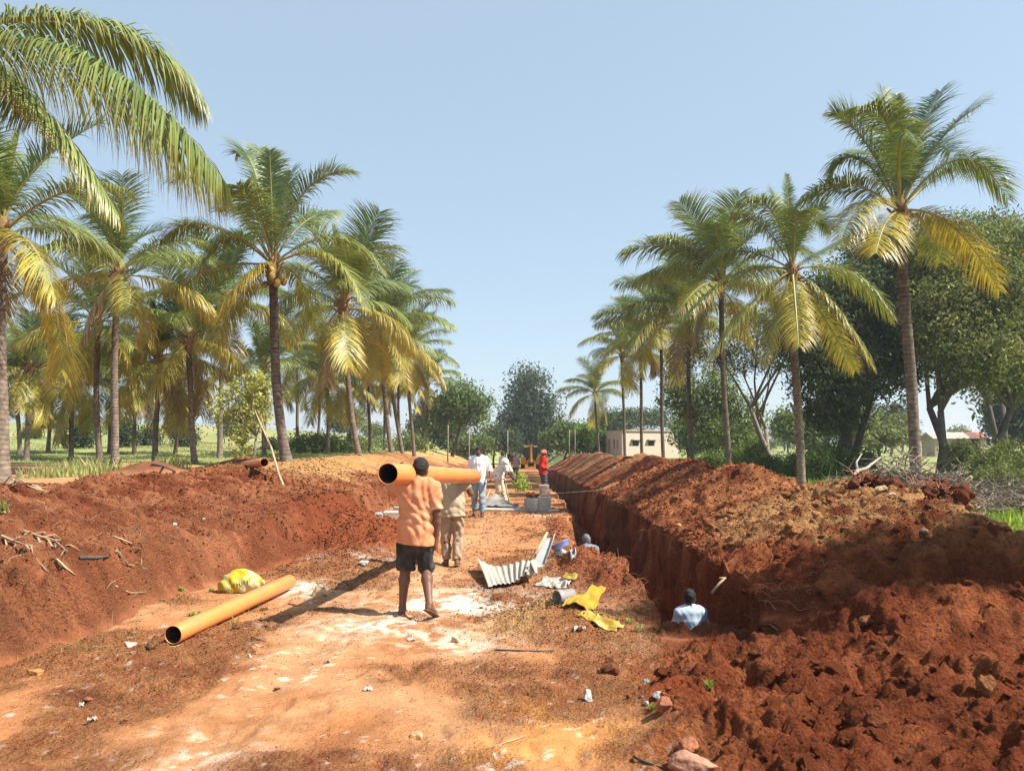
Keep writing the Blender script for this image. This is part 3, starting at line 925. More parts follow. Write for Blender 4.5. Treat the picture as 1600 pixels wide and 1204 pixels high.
# right row, nearest in view
dA = 19.0
itA = [(1300, 176, 1352, 222, 0.6, dict(GR, wind=(-.2, 0, .1))), (1336, 172, 1388, 196, -1.0, dict(YG)), (1378, 140, 1396, 232, 0.8, GR), (1401, 150, 1405, 240, 0.1, dict(GR, leaf=.5)),
       (1469, 143, 1428, 230, 0.7, GR), (1532, 165, 1462, 228, 0.3, dict(GR, wind=(.3, 0, .1))), (1575, 312, 1498, 250, -.5, dict(YG, **W)),
       (1300, 272, 1345, 250, .9, dict(YG)), (1237, 330, 1318, 288, -.3, dict(YG, droop=1.1)), (1316, 378, 1352, 318, -1.6, dict(OL, age=.72)),
       (1562, 455, 1486, 352, .2, dict(YE)), (1369, 395, 1384, 348, -1.5, dict(YE)), (1433, 222, 1408, 218, -2.4, dict(YG, leaf=.7)), (1485, 238, 1448, 240, 1.8, GR),
       (1470, 410, 1446, 350, 2.6, dict(OL)), (1345, 240, 1380, 252, 2.6, GR), (1540, 275, 1480, 270, 2.2, GR)]
palm((10.0, dA, gz(10.0, dA)), at(1408, 338, dA), 'tall coconut palm furthest right, its trunk rising from the brush pile', ROWG['R'], 11, 1.0,
     hero=hero((1406, 330), dA, itA), extra=False, r=(0.14, .115))
dB = 27.0
itB = [(1229, 272, 1233, 345, .1, dict(GR, leaf=.4)), (1204, 298, 1222, 352, .8, GR), (1160, 316, 1206, 330, -.8, dict(YG)), (1143, 336, 1190, 352, .9, YG), (1096, 425, 1155, 392, .2, dict(YG, droop=1.2)),
       (1060, 510, 1148, 430, -.4, dict(YG, droop=1.1)), (1098, 580, 1168, 480, -1.0, dict(OL, age=.55)), (1299, 360, 1266, 350, .7, GR), (1319, 374, 1276, 398, 1.8, YG),
       (1396, 500, 1320, 428, -.5, dict(OL, age=.45)), (1365, 575, 1300, 476, -.8, dict(OL, age=.6)), (1248, 542, 1243, 478, -2.2, dict(YE, age=.9)), (1193, 570, 1216, 486, -1.2, dict(OL, age=.7)),
       (1336, 580, 1290, 500, 1.2, dict(YE, age=.75)), (1290, 322, 1258, 352, -.4, GR), (1130, 545, 1188, 470, 1.6, OL), (1250, 330, 1244, 352, -1.6, YG)]
palm(base_at(1250, dB), at(1238, 428, dB), 'coconut palm with a straight trunk, second from the right in the right row', ROWG['R'], 12, 1.05,
     hero=hero((1238, 422), dB, itB), extra=False, r=(0.145, .12))
for px, cx, cy, d, lab, sd, sc in ((1138, 1126, 445, 35.0, 'coconut palm third from the right in the right row, behind the peaked heap', 13, 1.15),
                                   (1080, 1074, 492, 43.0, 'coconut palm fourth from the right in the right row, just right of the house', 14, 1.12),
                                   (1036, 1032, 512, 51.0, 'coconut palm in front of the right half of the pale house', 15, 1.1),
                                   (1003, 1000, 530, 59.0, 'coconut palm in front of the middle of the pale house', 16, 1.1),
                                   (977, 972, 556, 67.0, 'coconut palm in front of the near corner of the pale house', 17, 1.1),
                                   (937, 930, 615, 86.0, 'small far coconut palm just left of the pale house', 18, 1.05)):
    palm(base_at(px, d), at(cx, cy, d), lab, ROWG['R'], sd, sc * 1.14, n=23, agep=0.1, tone=0.8)
# the palm outside the picture whose crown shades the near end of the mound
palm((9.3, 6.2, gz(9.3, 6.2)), (9.2, 6.2, 7.0), 'young coconut palm out of view beside the near end of the spoil mound', ROWG['R'], 19, .56, n=34)
palm((11.9, 6.5, gz(11.9, 6.5)), (11.8, 6.5, 7.4), 'second young coconut palm out of view right of the spoil mound', ROWG['R'], 20, .58, n=34)

# left bank row
dL = 22.4
itL = [(268, 284, 344, 300, .5, dict(GR, droop=.8)), (369, 240, 398, 268, .6, dict(GR)), (405, 232, 418, 300, 1.2, GR), (421, 236, 424, 310, -.5, dict(GR, leaf=.7)), (455, 268, 440, 330, .9, GR),
       (549, 268, 476, 300, -.3, dict(GR, age=.2)), (250, 376, 325, 352, .6, dict(YG, droop=1.2)), (300, 470, 352, 372, -.8, dict(YG, age=.3, droop=1.2)), (337, 497, 392, 425, -1.2, dict(YE, age=.8)),
       (600, 425, 520, 372, .3, dict(YG, age=.32, **W)), (572, 482, 512, 400, -1.0, dict(OL, age=.45, **W)), (255, 462, 335, 420, 1.5, dict(YG)), (328, 555, 372, 470, .8, dict(OL)),
       (342, 330, 376, 330, 2.2, GR), (500, 520, 470, 440, 1.8, dict(OL, age=.4)), (520, 330, 470, 352, 2.0, YG), (370, 290, 400, 330, -1.6, YG)]
palm(base_at(452, dL), at(426, 422, dL), 'biggest coconut palm on the left bank crest, with a leaning dark trunk and coconuts', ROWG['L'], 21, 1.0,
     hero=hero((426, 414), dL, itL), extra=False, nuts=9, r=(0.148, .122), tone=.8)
for px, cx, cy, d, lab, sd, sc in ((566, 536, 478, 33.5, 'leaning coconut palm with yellow lower fronds, next behind the big one on the left bank', 22, 1.12),
                                   (616, 594, 505, 43.0, 'leaning coconut palm third along the left bank from the big one', 23, 1.12),
                                   (634, 608, 540, 49.0, 'strongly leaning coconut palm fourth along the left bank', 24, 1.05),
                                   (649, 638, 556, 56.0, 'pale trunked coconut palm at the far end of the left bank row', 25, 1.1)):
    palm(base_at(px, d), at(cx, cy, d), lab, ROWG['L'], sd, sc * 1.14, n=22, agep=0.8, tone=0.9)
# left grove
for px, cx, cy, d, lab, sd, sc, ag in ((10, 2, 368, 17.5, 'thick trunked coconut palm standing at the left edge of the picture', 31, 0.92, .3),
                                   (182, 184, 428, 26.5, 'coconut palm with a pale ringed trunk behind the dark heap on the left', 32, 1.0, .6),
                                   (160, 152, 505, 31.5, 'dark trunked coconut palm close behind the pale ringed one on the left', 33, .95, 1.0),
                                   (245, 248, 560, 34.0, 'coconut palm with a thin black trunk, right of the pale ringed one', 34, .95, .9),
                                   (310, 296, 530, 33.0, 'coconut palm with a grey trunk left of the vine covered tree', 35, 1.05, .9),
                                   (46, 45, 575, 40.0, 'slender coconut palm second from the left edge', 36, 1.0, .9),
                                   (36, 28, 590, 46.0, 'thin far coconut palm beside the left edge', 37, 1.0, .9),
                                   (113, 115, 590, 42.0, 'coconut palm before the leafy bush in the left field', 38, 1.0, .8),
                                   (172, 176, 600, 52.0, 'far thin coconut palm between the pale and dark trunks on the left', 39, 1.0, .6),
                                   (345, 350, 470, 41.0, 'coconut palm behind the vine covered tree', 40, 1.25, .6),
                                   (416, 412, 575, 47.0, 'far coconut palm seen behind the trunk of the big leaning one', 41, 1.15, .8),
                                   (515, 512, 588, 52.0, 'far coconut palm left of the leaning yellow fronded one', 42, 1.15, .8),
                                   (580, 576, 590, 60.0, 'far coconut palm between the first two leaning trunks', 43, 1.1, .8)):
    palm(base_at(px, d), at(cx, cy, d), lab, ROWG['F'], sd, sc * 1.12, n=18, agep=ag, r=(0.17, .135) if d < 20 else (0.122, .096), tone=.85 if sd in (33, 34, 43) else 1.05)

for i, (px, cx, cy, d, lab) in enumerate(((468, 464, 560, 58, 'far coconut palm seen right of the big leaning trunk'), (497, 500, 588, 66, 'small far coconut palm in the gap right of the big leaning palm'), (548, 545, 590, 72, 'small far coconut palm left of the first leaning trunk'),
                                   (600, 602, 598, 78, 'tiny far coconut palm between the second and third leaning trunks'), (628, 622, 590, 70, 'far coconut palm behind the fourth leaning trunk'), (664, 668, 600, 74, 'last small coconut palm at the far end of the left row'),
                                   (78, 82, 598, 50, 'far coconut palm between the two slender ones on the left'), (214, 210, 596, 50, 'far coconut palm just left of the thin black trunk'), (276, 280, 592, 52, 'far coconut palm between the black and grey trunks on the left'))):
    palm(base_at(px, d), at(cx, cy, d), lab, ROWG['F'], 60 + i, 1.15, n=20, agep=.8, tone=.9)

# near palm whose crown hangs in at the top left
dN = 10.0
cN = at(-95, 70, dN)
def px_curve(pts):
    return [at(x, y, dN + dd) for x, y, dd in pts]
NB = dict(n=235, leaf=1.0, width=0.021, seg=5, start=0.1)
hn = []
for pts, kw in (([(-95, 60, 0), (60, -6, .2), (235, 30, .8), (318, 168, 1.2)], dict(NB, age=.30, droop=1.7, lift=.05, leaf=1.05)),
                ([(-95, 75, 0), (80, 30, -.4), (240, 120, -.8), (345, 276, -1.0)], dict(NB, age=.30, droop=2.6, lift=-.1, leaf=1.55, tipy=.85)),
                ([(-95, 80, 0), (-10, 60, .2), (110, 200, .5), (186, 338, .7)], dict(NB, age=.30, droop=1.6, lift=-.05, leaf=.9, tipy=.7)),
                ([(-95, 80, 0), (-40, 60, .8), (10, 100, 1.6), (50, 190, 2.4)], dict(NB, age=.15, droop=1.2, lift=.0, leaf=1.0)),
                ([(-95, 60, 0), (-130, -60, .2), (-240, -150, .8), (-380, -120, 1.2)], dict(NB, age=.3)),
                ([(-95, 60, 0), (-190, 0, .2), (-330, 60, -.8), (-400, 240, -1.2)], dict(NB, age=.5)),
                ([(-95, 60, 0), (-90, -60, 1), (-120, -160, 2), (-160, -200, 3)], dict(NB, age=.2)),
                ([(-95, 70, 0), (-130, 60, .6), (-180, 180, 1.3), (-210, 330, 1.6)], dict(NB, age=.7))):
    hn.append((px_curve(pts), kw))
palm((cN.x - 0.2, dN, gz(cN.x - .2, dN)), cN, 'near coconut palm whose fronds hang in at the top left corner', ROWG['L'], 45, 1.0, hero=hn, extra=False, r=(.17, .14))

# ------------------------------------------------------------------ broadleaf trees and bushes
def leaf_cloud(blobs, n, size, pal, seed, clump=9, flat=0.0, shell=0.35):
    """leaf-sized faces in clumps spread through ellipsoids (cx,cy,cz,rx,ry,rz)"""
    rng = np.random.RandomState(seed)
    B = np.array(blobs, dtype=float)
    vol = (B[:, 3] * B[:, 4] * B[:, 5]) ** 0.75
    nc = max(4, n // clump)
    which = rng.choice(len(B), nc, p=vol / vol.sum())
    d = rng.normal(size=(nc, 3)); d /= np.linalg.norm(d, axis=1, keepdims=True)
    rad = (shell + (1 - shell) * rng.uniform(size=nc) ** 0.6)
    rad = rad * (1 + 0.10 * np.clip(rng.normal(size=nc), -1.5, 1.8))
    cen = B[which, :3] + d * rad[:, None] * B[which, 3:6]
    cr = rng.uniform(0.5, 1.5, nc) * size * 2.1 * (clump / 9.0) ** 0.45
    ccol = np.array(pal)[rng.randint(0, len(pal), nc)] * rng.uniform(0.62, 1.32, (nc, 1))
    k = np.repeat(np.arange(nc), clump)
    m = len(k)
    off = np.clip(rng.normal(size=(m, 3)), -1.5, 1.5) * cr[k][:, None] * np.array([1, 1, .75])
    p = cen[k] + off
    a = rng.normal(size=(m, 3)); a /= np.linalg.norm(a, axis=1, keepdims=True)
    a[:, 2] -= 0.25
    b = rng.normal(size=(m, 3)); b[:, 2] *= (1 - flat)
    b -= a * np.sum(a * b, axis=1, keepdims=True) / np.maximum(np.sum(a * a, axis=1, keepdims=True), 1e-6)
    b /= np.linalg.norm(b, axis=1, keepdims=True)
    s = size * rng.uniform(0.6, 1.35, m)[:, None]
    V = np.stack([p - a * s, p + b * s * 0.42, p + a * s, p - b * s * 0.42], axis=1).reshape(-1, 3)
    F = np.arange(m * 4).reshape(m, 4)
    c = ccol[k] * rng.uniform(0.85, 1.15, (m, 1))
    C = np.repeat(c, 4, axis=0)
    return V, F, C

def branchy(base, blobs, r, seed, fork=0.35, nst=1, spread=0.25):
    """trunk(s) that fork towards the crown's clumps"""
    rr = random.Random(seed)
    mb = MB()
    base = Vector(base)
    top = Vector((sum(b[0] for b in blobs) / len(blobs), sum(b[1] for b in blobs) / len(blobs), 0))
    zmin = min(b[2] - b[5] for b in blobs); zmax = max(b[2] for b in blobs)
    for sidx in range(nst):
        st = base + Vector((rr.uniform(-1, 1), rr.uniform(-1, 1), 0)) * (spread if nst > 1 else 0) - Vector((0, 0, .2))
        fk = base.lerp(Vector((top.x, top.y, base.z)), 0.4) + Vector((rr.uniform(-1, 1) * spread * 2, rr.uniform(-1, 1) * spread, (zmax - base.z) * fork * rr.uniform(.8, 1.2)))
        mid = st.lerp(fk, .5) + Vector((rr.uniform(-.15, .15), rr.uniform(-.1, .1), 0))
        mb.tube([st, st.lerp(mid, .3), mid, fk], [r * 1.35, r * 1.05, r * .9, r * .72], 8)
        for i, b in enumerate(blobs):
            if nst > 1 and i % nst != sidx and rr.random() < .6:
                continue
            e = Vector(b[:3]) + Vector((rr.uniform(-.3, .3) * b[3], rr.uniform(-.3, .3) * b[4], b[5] * .25))
            m1 = fk.lerp(e, .45) + Vector((rr.uniform(-.3, .3), rr.uniform(-.3, .3), rr.uniform(0, .3)))
            mb.tube([fk, m1, e], [r * .55, r * .34, r * .1], 6)
            for q in range(5):
                d = Vector((rr.uniform(-1, 1) * b[3], rr.uniform(-1, 1) * b[4], rr.uniform(-.5, 1) * b[5])) * .85
                s0 = m1.lerp(e, rr.uniform(.2, .9))
                mb.tube([s0, s0.lerp(Vector(b[:3]) + d, .5) + Vector((0, 0, .1)), Vector(b[:3]) + d], [r * .2, r * .11, r * .03], 4)
    return mb

PAL_G = [(0.14, 0.19, 0.07), (0.17, 0.22, 0.075), (0.115, 0.155, 0.058)]
PAL_Y = [(0.20, 0.22, 0.075), (0.155, 0.19, 0.062), (0.12, 0.155, 0.052), (0.25, 0.255, 0.09)]
PAL_D = [(0.075, 0.105, 0.045), (0.095, 0.125, 0.05), (0.06, 0.085, 0.036)]
PAL_B = [(0.075, 0.105, 0.058), (0.06, 0.085, 0.048), (0.10, 0.13, 0.07)]
PAL_L = [(0.12, 0.21, 0.04), (0.09, 0.17, 0.035), (0.16, 0.23, 0.05)]
def tree(name, base, blobs, label, cat='tree', group=None, n=4000, size=0.16, pal=PAL_G, seed=1, r=0.15, bark=None, fork=.35, nst=1, spread=.25, clump=24, shell=.35):
    base = Vector(base)
    root = empty(name, base, label, cat, group)
    wb = [(base.x + b[0], base.y + b[1], base.z + b[2], b[3], b[4], b[5]) for b in blobs]
    build('trunk', branchy(base, wb, r, seed, fork, nst, spread), bark or M_BARK, root, True)
    v, f, c = leaf_cloud(blobs, n, size, pal, seed, clump, shell=shell)
    link('crown', new_mesh('crown', v, f, c, False), M_LEAF, root)
    return root
def pxblobs(base, d, L):
    """crown clumps from the photograph: (px, py, radius px, radius py, depth offset)"""
    k = d / FPX; out = []
    for px, py, rx, ry, dd in L:
        p = at(px, py, d + dd) - Vector(base)
        out.append((p.x, p.y, p.z, rx * k, max(rx, ry) * k * 0.9, ry * k))
    return out
def tree_px(name, px, d, L, label, **kw):
    b = base_at(px, d)
    return tree(name, b, pxblobs(b, d, L), label, **kw)

# big trees behind the right row
tree_px('broadleaf_tree', 1315, 37.0, [(1330, 470, 80, 60, 0), (1270, 520, 55, 60, -1), (1390, 540, 70, 80, 0), (1310, 590, 70, 60, -1.5), (1370, 400, 60, 40, 1), (1420, 440, 60, 60, 1), (1300, 650, 45, 30, -1)],
        'dense dark shade tree behind the two nearest right palms', n=66000, size=.10, pal=PAL_D, seed=61, r=.2, nst=3, spread=.7, shell=.2)
tree_px('broadleaf_tree', 1478, 34.0, [(1500, 420, 75, 70, 1), (1560, 470, 80, 80, 0), (1470, 500, 60, 70, 0), (1530, 560, 80, 60, -1), (1600, 400, 70, 70, 1), (1450, 390, 45, 35, 2), (1600, 560, 60, 70, 0), (1680, 480, 90, 110, 1)],
        'big yellow green tree with forked dark trunks at the right edge', n=84000, size=.092, pal=PAL_Y, seed=62, r=.19, nst=3, spread=.9, fork=.3)
tree_px('broadleaf_tree', 1560, 44.0, [(1490, 380, 60, 45, 0), (1540, 365, 60, 35, 0), (1590, 420, 60, 60, 0), (1440, 440, 50, 60, 0), (1500, 480, 80, 70, 0)],
        'tall dark tree rising behind the yellow green one at the right edge', n=30000, size=.10, pal=PAL_G, seed=63, r=.18, nst=2, spread=.5)
tree_px('broadleaf_tree', 1200, 42.0, [(1180, 520, 45, 35, 0), (1230, 500, 50, 40, 1), (1270, 490, 40, 45, 0), (1150, 560, 35, 30, 0), (1215, 560, 40, 25, 0), (1110, 540, 40, 40, 1)],
        'open tree with pale forking trunks between the second and third right palms', n=16000, size=.08, pal=PAL_Y, seed=64, r=.15, bark=M_BARKP, nst=4, spread=.7, fork=.35)
tree_px('broadleaf_tree', 1100, 55.0, [(1090, 640, 30, 35, 0), (1120, 610, 30, 35, 0), (1150, 650, 35, 35, 0), (1060, 610, 30, 45, 0), (1130, 680, 50, 25, -1)],
        'rounded dark tree right of the pale house', n=13000, size=.13, pal=PAL_G, seed=65, r=.2)
# trees at the end of the road
tree_px('eucalyptus_tree', 832, 118.0, [(828, 592, 22, 17, 0), (822, 618, 26, 17, 0), (812, 640, 28, 14, 0), (840, 644, 26, 13, 0), (858, 628, 14, 8, 0), (800, 662, 22, 10, 0), (830, 665, 28, 14, 0), (866, 660, 18, 12, 0), (834, 690, 34, 16, 0), (860, 685, 24, 18, 0), (790, 655, 12, 8, 0)],
        'tall grey green tree at the far end of the road', n=17000, size=.25, pal=PAL_B, seed=66, r=.3, fork=.3, clump=40)
tree_px('broadleaf_tree', 706, 74.0, [(720, 612, 26, 16, 0), (700, 630, 28, 18, 0), (740, 630, 26, 18, 0), (762, 625, 16, 9, 0), (690, 655, 26, 16, 0), (740, 655, 24, 14, 0), (722, 640, 24, 14, 0)],
        'leafy tree with a thin dark trunk behind the white shirted man', n=10500, size=.15, pal=PAL_G + PAL_L[:1], seed=67, r=.16, fork=.45, clump=30)
tree_px('broadleaf_tree', 672, 92.0, [(672, 655, 22, 16, 0), (690, 672, 22, 16, 0), (655, 672, 16, 14, 0), (700, 690, 20, 12, 0)],
        'dark tree at the end of the left palm row', n=6500, size=.19, pal=PAL_D, seed=68, r=.2, fork=.4)
for i, (px, d, L, lab, pal) in enumerate(((772, 95, [(772, 682, 26, 14, 0), (760, 694, 22, 10, 0), (790, 690, 22, 12, 0)], 'low greyish tree left of the tall tree at the road end', PAL_B),
                                  (740, 85, [(742, 694, 26, 12, 0), (728, 700, 18, 10, 0)], 'low bright bushy tree behind the white shirted man', PAL_G),
                                  (880, 100, [(884, 672, 22, 14, 0), (872, 688, 24, 16, 0), (900, 690, 16, 14, 0)], 'dark leafy tree right of the yellow digger', PAL_G),
                                  (918, 92, [(918, 680, 20, 16, 0), (905, 694, 18, 12, 0), (930, 692, 14, 14, 0)], 'bright green tree just left of the pale house', PAL_L),
                                  (955, 112, [(960, 655, 22, 15, 0), (990, 650, 24, 16, 0), (1020, 655, 26, 16, 0), (940, 660, 18, 12, 0)], 'dark tree rising behind the roof of the pale house', PAL_D),
                                  (1075, 80, [(1075, 675, 22, 24, 0), (1095, 690, 24, 20, 0)], 'green tree at the right end of the pale house', PAL_G))):
    tree_px('broadleaf_tree', px, d, L, lab, n=5600, size=.19, pal=pal, seed=70 + i, r=.14, fork=.4)
# the far belt, individual trees that share their shapes
protos = []
for i in range(3):
    rr = random.Random(300 + i)
    bl = [(rr.uniform(-2.6, 2.6), rr.uniform(-1.5, 1.5), rr.uniform(2.2, 5.0), rr.uniform(1.4, 2.2), rr.uniform(1.4, 2), rr.uniform(1.0, 1.7)) for _ in range(6)]
    v, f, c = leaf_cloud(bl, 3200, .25, (PAL_G, PAL_B, PAL_Y)[i], 310 + i, 8)
    tm = branchy((0, 0, 0), bl, .16, 320 + i)
    a = new_mesh('crown', v, f, c, False); a.materials.append(M_LEAF)
    b = new_mesh('trunk', tm.v, tm.f, None, True); b.materials.append(M_BARK)
    protos.append((a, b))
rr = random.Random(77)
belt = [(x, 128 + rr.uniform(-14, 40)) for x in np.arange(-34, 75, 5.2)]
belt += [(22 + 5.0 * k + rr.uniform(-2, 2), 70 + rr.uniform(-8, 26)) for k in range(11)]
for i, (x, y) in enumerate(belt):
    x = x + rr.uniform(-2, 2); a, b = rr.choice(protos)
    if abs(x - y * 0.02) < 5 and y < 118: continue
    root = empty('broadleaf_tree', (x, y, gz(x, y)), 'small hazy tree in the belt of woodland closing off the view', 'tree', 'trees of the far woodland belt')
    s_ = rr.uniform(.7, 1.15); root.scale = (s_ * rr.uniform(.9, 1.2), s_, s_ * rr.uniform(.75, 1.1)); root.rotation_euler.z = rr.uniform(0, 6.28)
    link('trunk', b, None, root); link('crown', a, None, root)

# shrubs of the left field
for i, (px, py, rx, ry, d, lab) in enumerate(((128, 676, 19, 27, 62, 'tall dark shrub in the left field behind the second slender palm'), (198, 676, 13, 20, 68, 'dark oval shrub right of the pale ringed palm trunk'),
                                       (233, 682, 13, 11, 74, 'small round shrub in the left field beside the thin black trunk'), (276, 664, 15, 12, 80, 'bigger dark shrub on the rise left of the grey trunk'),
                                       (292, 680, 13, 16, 72, 'dark shrub at the foot of the grey palm trunk'), (50, 682, 9, 10, 80, 'small dark shrub near the left edge'),
                                       (78, 662, 16, 6, 110, 'low wide bush on the skyline of the left hill'), (92, 655, 7, 5, 112, 'tiny tree on the skyline of the left hill'),
                                       (352, 655, 18, 10, 90, 'pale green bush behind the vine covered tree'))):
    d_ = d; x = (px - 800) / FPX * d_
    b = Vector((x, d_, gz(x, d_)))
    tree('shrub', b, [(0, 0, (at(px, py, d_) - b).z, rx * d_ / FPX * .85, rx * d_ / FPX * .85, ry * d_ / FPX * .9), (rx * d_ / FPX * .2, -.2, max(.4, (at(px, py, d_) - b).z * .5), rx * d_ / FPX * .6, rx * d_ / FPX * .6, ry * d_ / FPX * .5)],
         lab, 'shrub', None, n=2600, size=.14, pal=PAL_D + PAL_B, seed=90 + i, r=.06)
# low green hedge bushes beyond the left row and along the right field
rr = random.Random(9)
for i in range(9):
    px = 430 + i * 28 + rr.uniform(-14, 14); d = rr.uniform(56, 90)
    x = (px - 800) / FPX * d; b = Vector((x, d, gz(x, d)))
    hh = rr.uniform(.5, 1.5)
    tree('bush', b, [(0, 0, hh * .6, 1.1, 1.0, hh * .7), (.8, .1, hh * .5, .8, .8, hh * .5)], 'green bush in the low hedge beyond the left palm row', 'bush', 'bushes beyond the left palm row', n=1500, size=.12, pal=PAL_G + PAL_Y[:1], seed=120 + i, r=.04)
for i, (px, py, rx, ry, d) in enumerate(((1150, 712, 22, 12, 44), (1178, 704, 18, 12, 42), (1200, 722, 22, 10, 38), (1240, 720, 16, 12, 36), (1275, 716, 20, 14, 34), (1300, 706, 18, 14, 36), (1345, 712, 20, 12, 36),
                                  (1110, 716, 18, 9, 48), (1085, 722, 14, 7, 50), (1540, 716, 22, 14, 27), (1575, 704, 24, 18, 28), (1600, 726, 22, 16, 25), (1550, 742, 22, 12, 23.5), (1590, 752, 22, 12, 22.5), (1500, 700, 16, 12, 32))):
    x = (px - 800) / FPX * d; b = Vector((x, d, gz(x, d))); k = d / FPX
    zc = max(.3, (at(px, py, d) - b).z)
    tree('bush', b, [(0, 0, zc, rx * k, rx * k * .8, ry * k), (rx * k * .5, -.15, zc * .6, rx * k * .7, rx * k * .6, max(zc * .5, .2)), (-rx * k * .5, .1, zc * .55, rx * k * .7, rx * k * .6, max(zc * .5, .2))],
         ('green bush in the undergrowth between the third and fourth right palms', 'green bush just right of the third right palm trunk', 'low green bush before the open pale trunked tree', 'green bush touching the second right palm trunk',
          'green bush in the undergrowth right of the second palm', 'taller green bush below the dense dark tree', 'green bush below the dark tree, left of the brushwood', 'green bush left of the third right palm trunk', 'low green bush just right of the pale house',
          'dusty green bush right of the tallest palm', 'large dusty green bush at the right edge below the tree', 'dusty bush cut by the right edge of the picture', 'dusty bush above the grey brushwood heap at the right', 'lowest dusty bush at the right edge behind the bright grass', 'dusty bush close behind the tallest palm')[i], 'bush',
         ('bushes below the trees on the right' if px < 1400 else 'bushes at the right edge'), n=3400, size=.05 if d < 30 else .062, pal=PAL_L + PAL_Y[:2] if px < 1400 else PAL_Y + PAL_G[:1], seed=150 + i, r=.03)
# vine covered small tree on the left bank
b = base_at(382, 25.5)
tree('vine_covered_tree', b, pxblobs(b, 25.5, [(372, 615, 28, 22, 0), (400, 600, 22, 20, 0), (350, 640, 20, 22, 0), (410, 640, 18, 28, 0), (378, 660, 18, 34, 0), (376, 700, 12, 18, 0)]),
     'slim tree draped with hanging yellow green leaves on the left bank', 'tree', None, n=2300, size=.075, pal=[(0.36, 0.38, 0.10), (0.28, 0.31, 0.08), (0.42, 0.41, 0.11)], seed=171, r=.06, bark=M_BARKP, clump=7)
b = base_at(516, 50)
# feathery bush by the bending man
b = Vector(at(813, 760, 32.5)); b.z = gz(b.x, b.y)
tree('feathery_bush', b, [(0, 0, .5, .32, .3, .42), (.1, .05, .25, .3, .3, .25), (-.12, 0, .3, .25, .25, .25)], 'feathery lime green bush beside the bending man on the road', 'bush', None, n=900, size=.05,
     pal=[(0.42, 0.50, 0.13), (0.33, 0.43, 0.10)], seed=173, r=.015, clump=6)

# ------------------------------------------------------------------ grass
def blades(name, region, n, h, label, seed, pal, test=None, w=0.012):
    rng = np.random.RandomState(seed)
    x0, x1, y0, y1 = region
    yy = y0 * (y1 / y0) ** rng.uniform(size=n); xx = rng.uniform(x0, x1, n)
    keep = np.ones(n, bool)
    if test is not None: keep = test(xx, yy)
    xx, yy = xx[keep], yy[keep]
    m = len(xx)
    zz_ = np.array([ground_z(a, b) for a, b in zip(xx, yy)])
    hh = h * rng.uniform(.4, 1.25, m) * (0.6 + 0.5 * (vnoise(xx * .8, yy * .8, seed) + 1))
    a = rng.uniform(0, 6.28, m); ln = rng.uniform(.1, .6, m) * hh
    ww = w * (0.6 + 0.055 * yy)
    p = np.stack([xx, yy, zz_ - .01], 1)
    sd = np.stack([np.cos(a), np.sin(a), 0 * a], 1) * ww[:, None]
    ld = np.stack([np.cos(a + 1.4), np.sin(a + 1.4), 0 * a], 1) * ln[:, None]
    up = np.array([0, 0, 1.0])
    V = np.stack([p - sd, p + sd, p + ld * .4 + up * (hh * .6)[:, None] + sd * .7, p + ld + up * hh[:, None]], 1).reshape(-1, 3)
    i = np.arange(m) * 4
    F = np.concatenate([np.stack([i, i + 1, i + 2], 1), np.stack([i, i + 2, i + 3], 1)])
    c = np.array(pal)[rng.randint(0, len(pal), m)] * rng.uniform(.75, 1.25, (m, 1))
    return tag(link(name, new_mesh(name, V, F, np.repeat(c, 4, 0), False), M_GRASS), label, None, None, 'stuff')
PALGR = [(0.20, 0.30, 0.05), (0.15, 0.24, 0.04), (0.28, 0.33, 0.07)]
PALDRY = [(0.40, 0.39, 0.17), (0.30, 0.33, 0.12), (0.46, 0.42, 0.21), (0.25, 0.31, 0.10)]
blades('grass', (8.4, 22, 9.5, 48), 42000, .22, 'bright green grass beyond the right spoil mound', 201, PALGR, lambda x, y: (x > 8.5 + 0.02 * y))
blades('grass', (-62, -8.0, 30, 85), 42000, .11, 'dry yellowish green grass on the left field', 202, PALDRY, lambda x, y: (vnoise(x * .3, y * .3, 5) > -.5) & (x < -8.4), .007)
blades('grass', (-13.2, -9.8, 15.5, 24), 2600, .30, 'tufts of straw coloured grass behind the left crest', 203, PALDRY, lambda x, y: vnoise(x * .6, y * .5, 8) > .12)
blades('grass', (-4.2, -2.6, 6.6, 9.2), 420, .07, 'sparse green blades along the foot of the left bank', 204, PALGR, lambda x, y: vnoise(x * 1.6, y * 1.6, 9) > .25, .004)

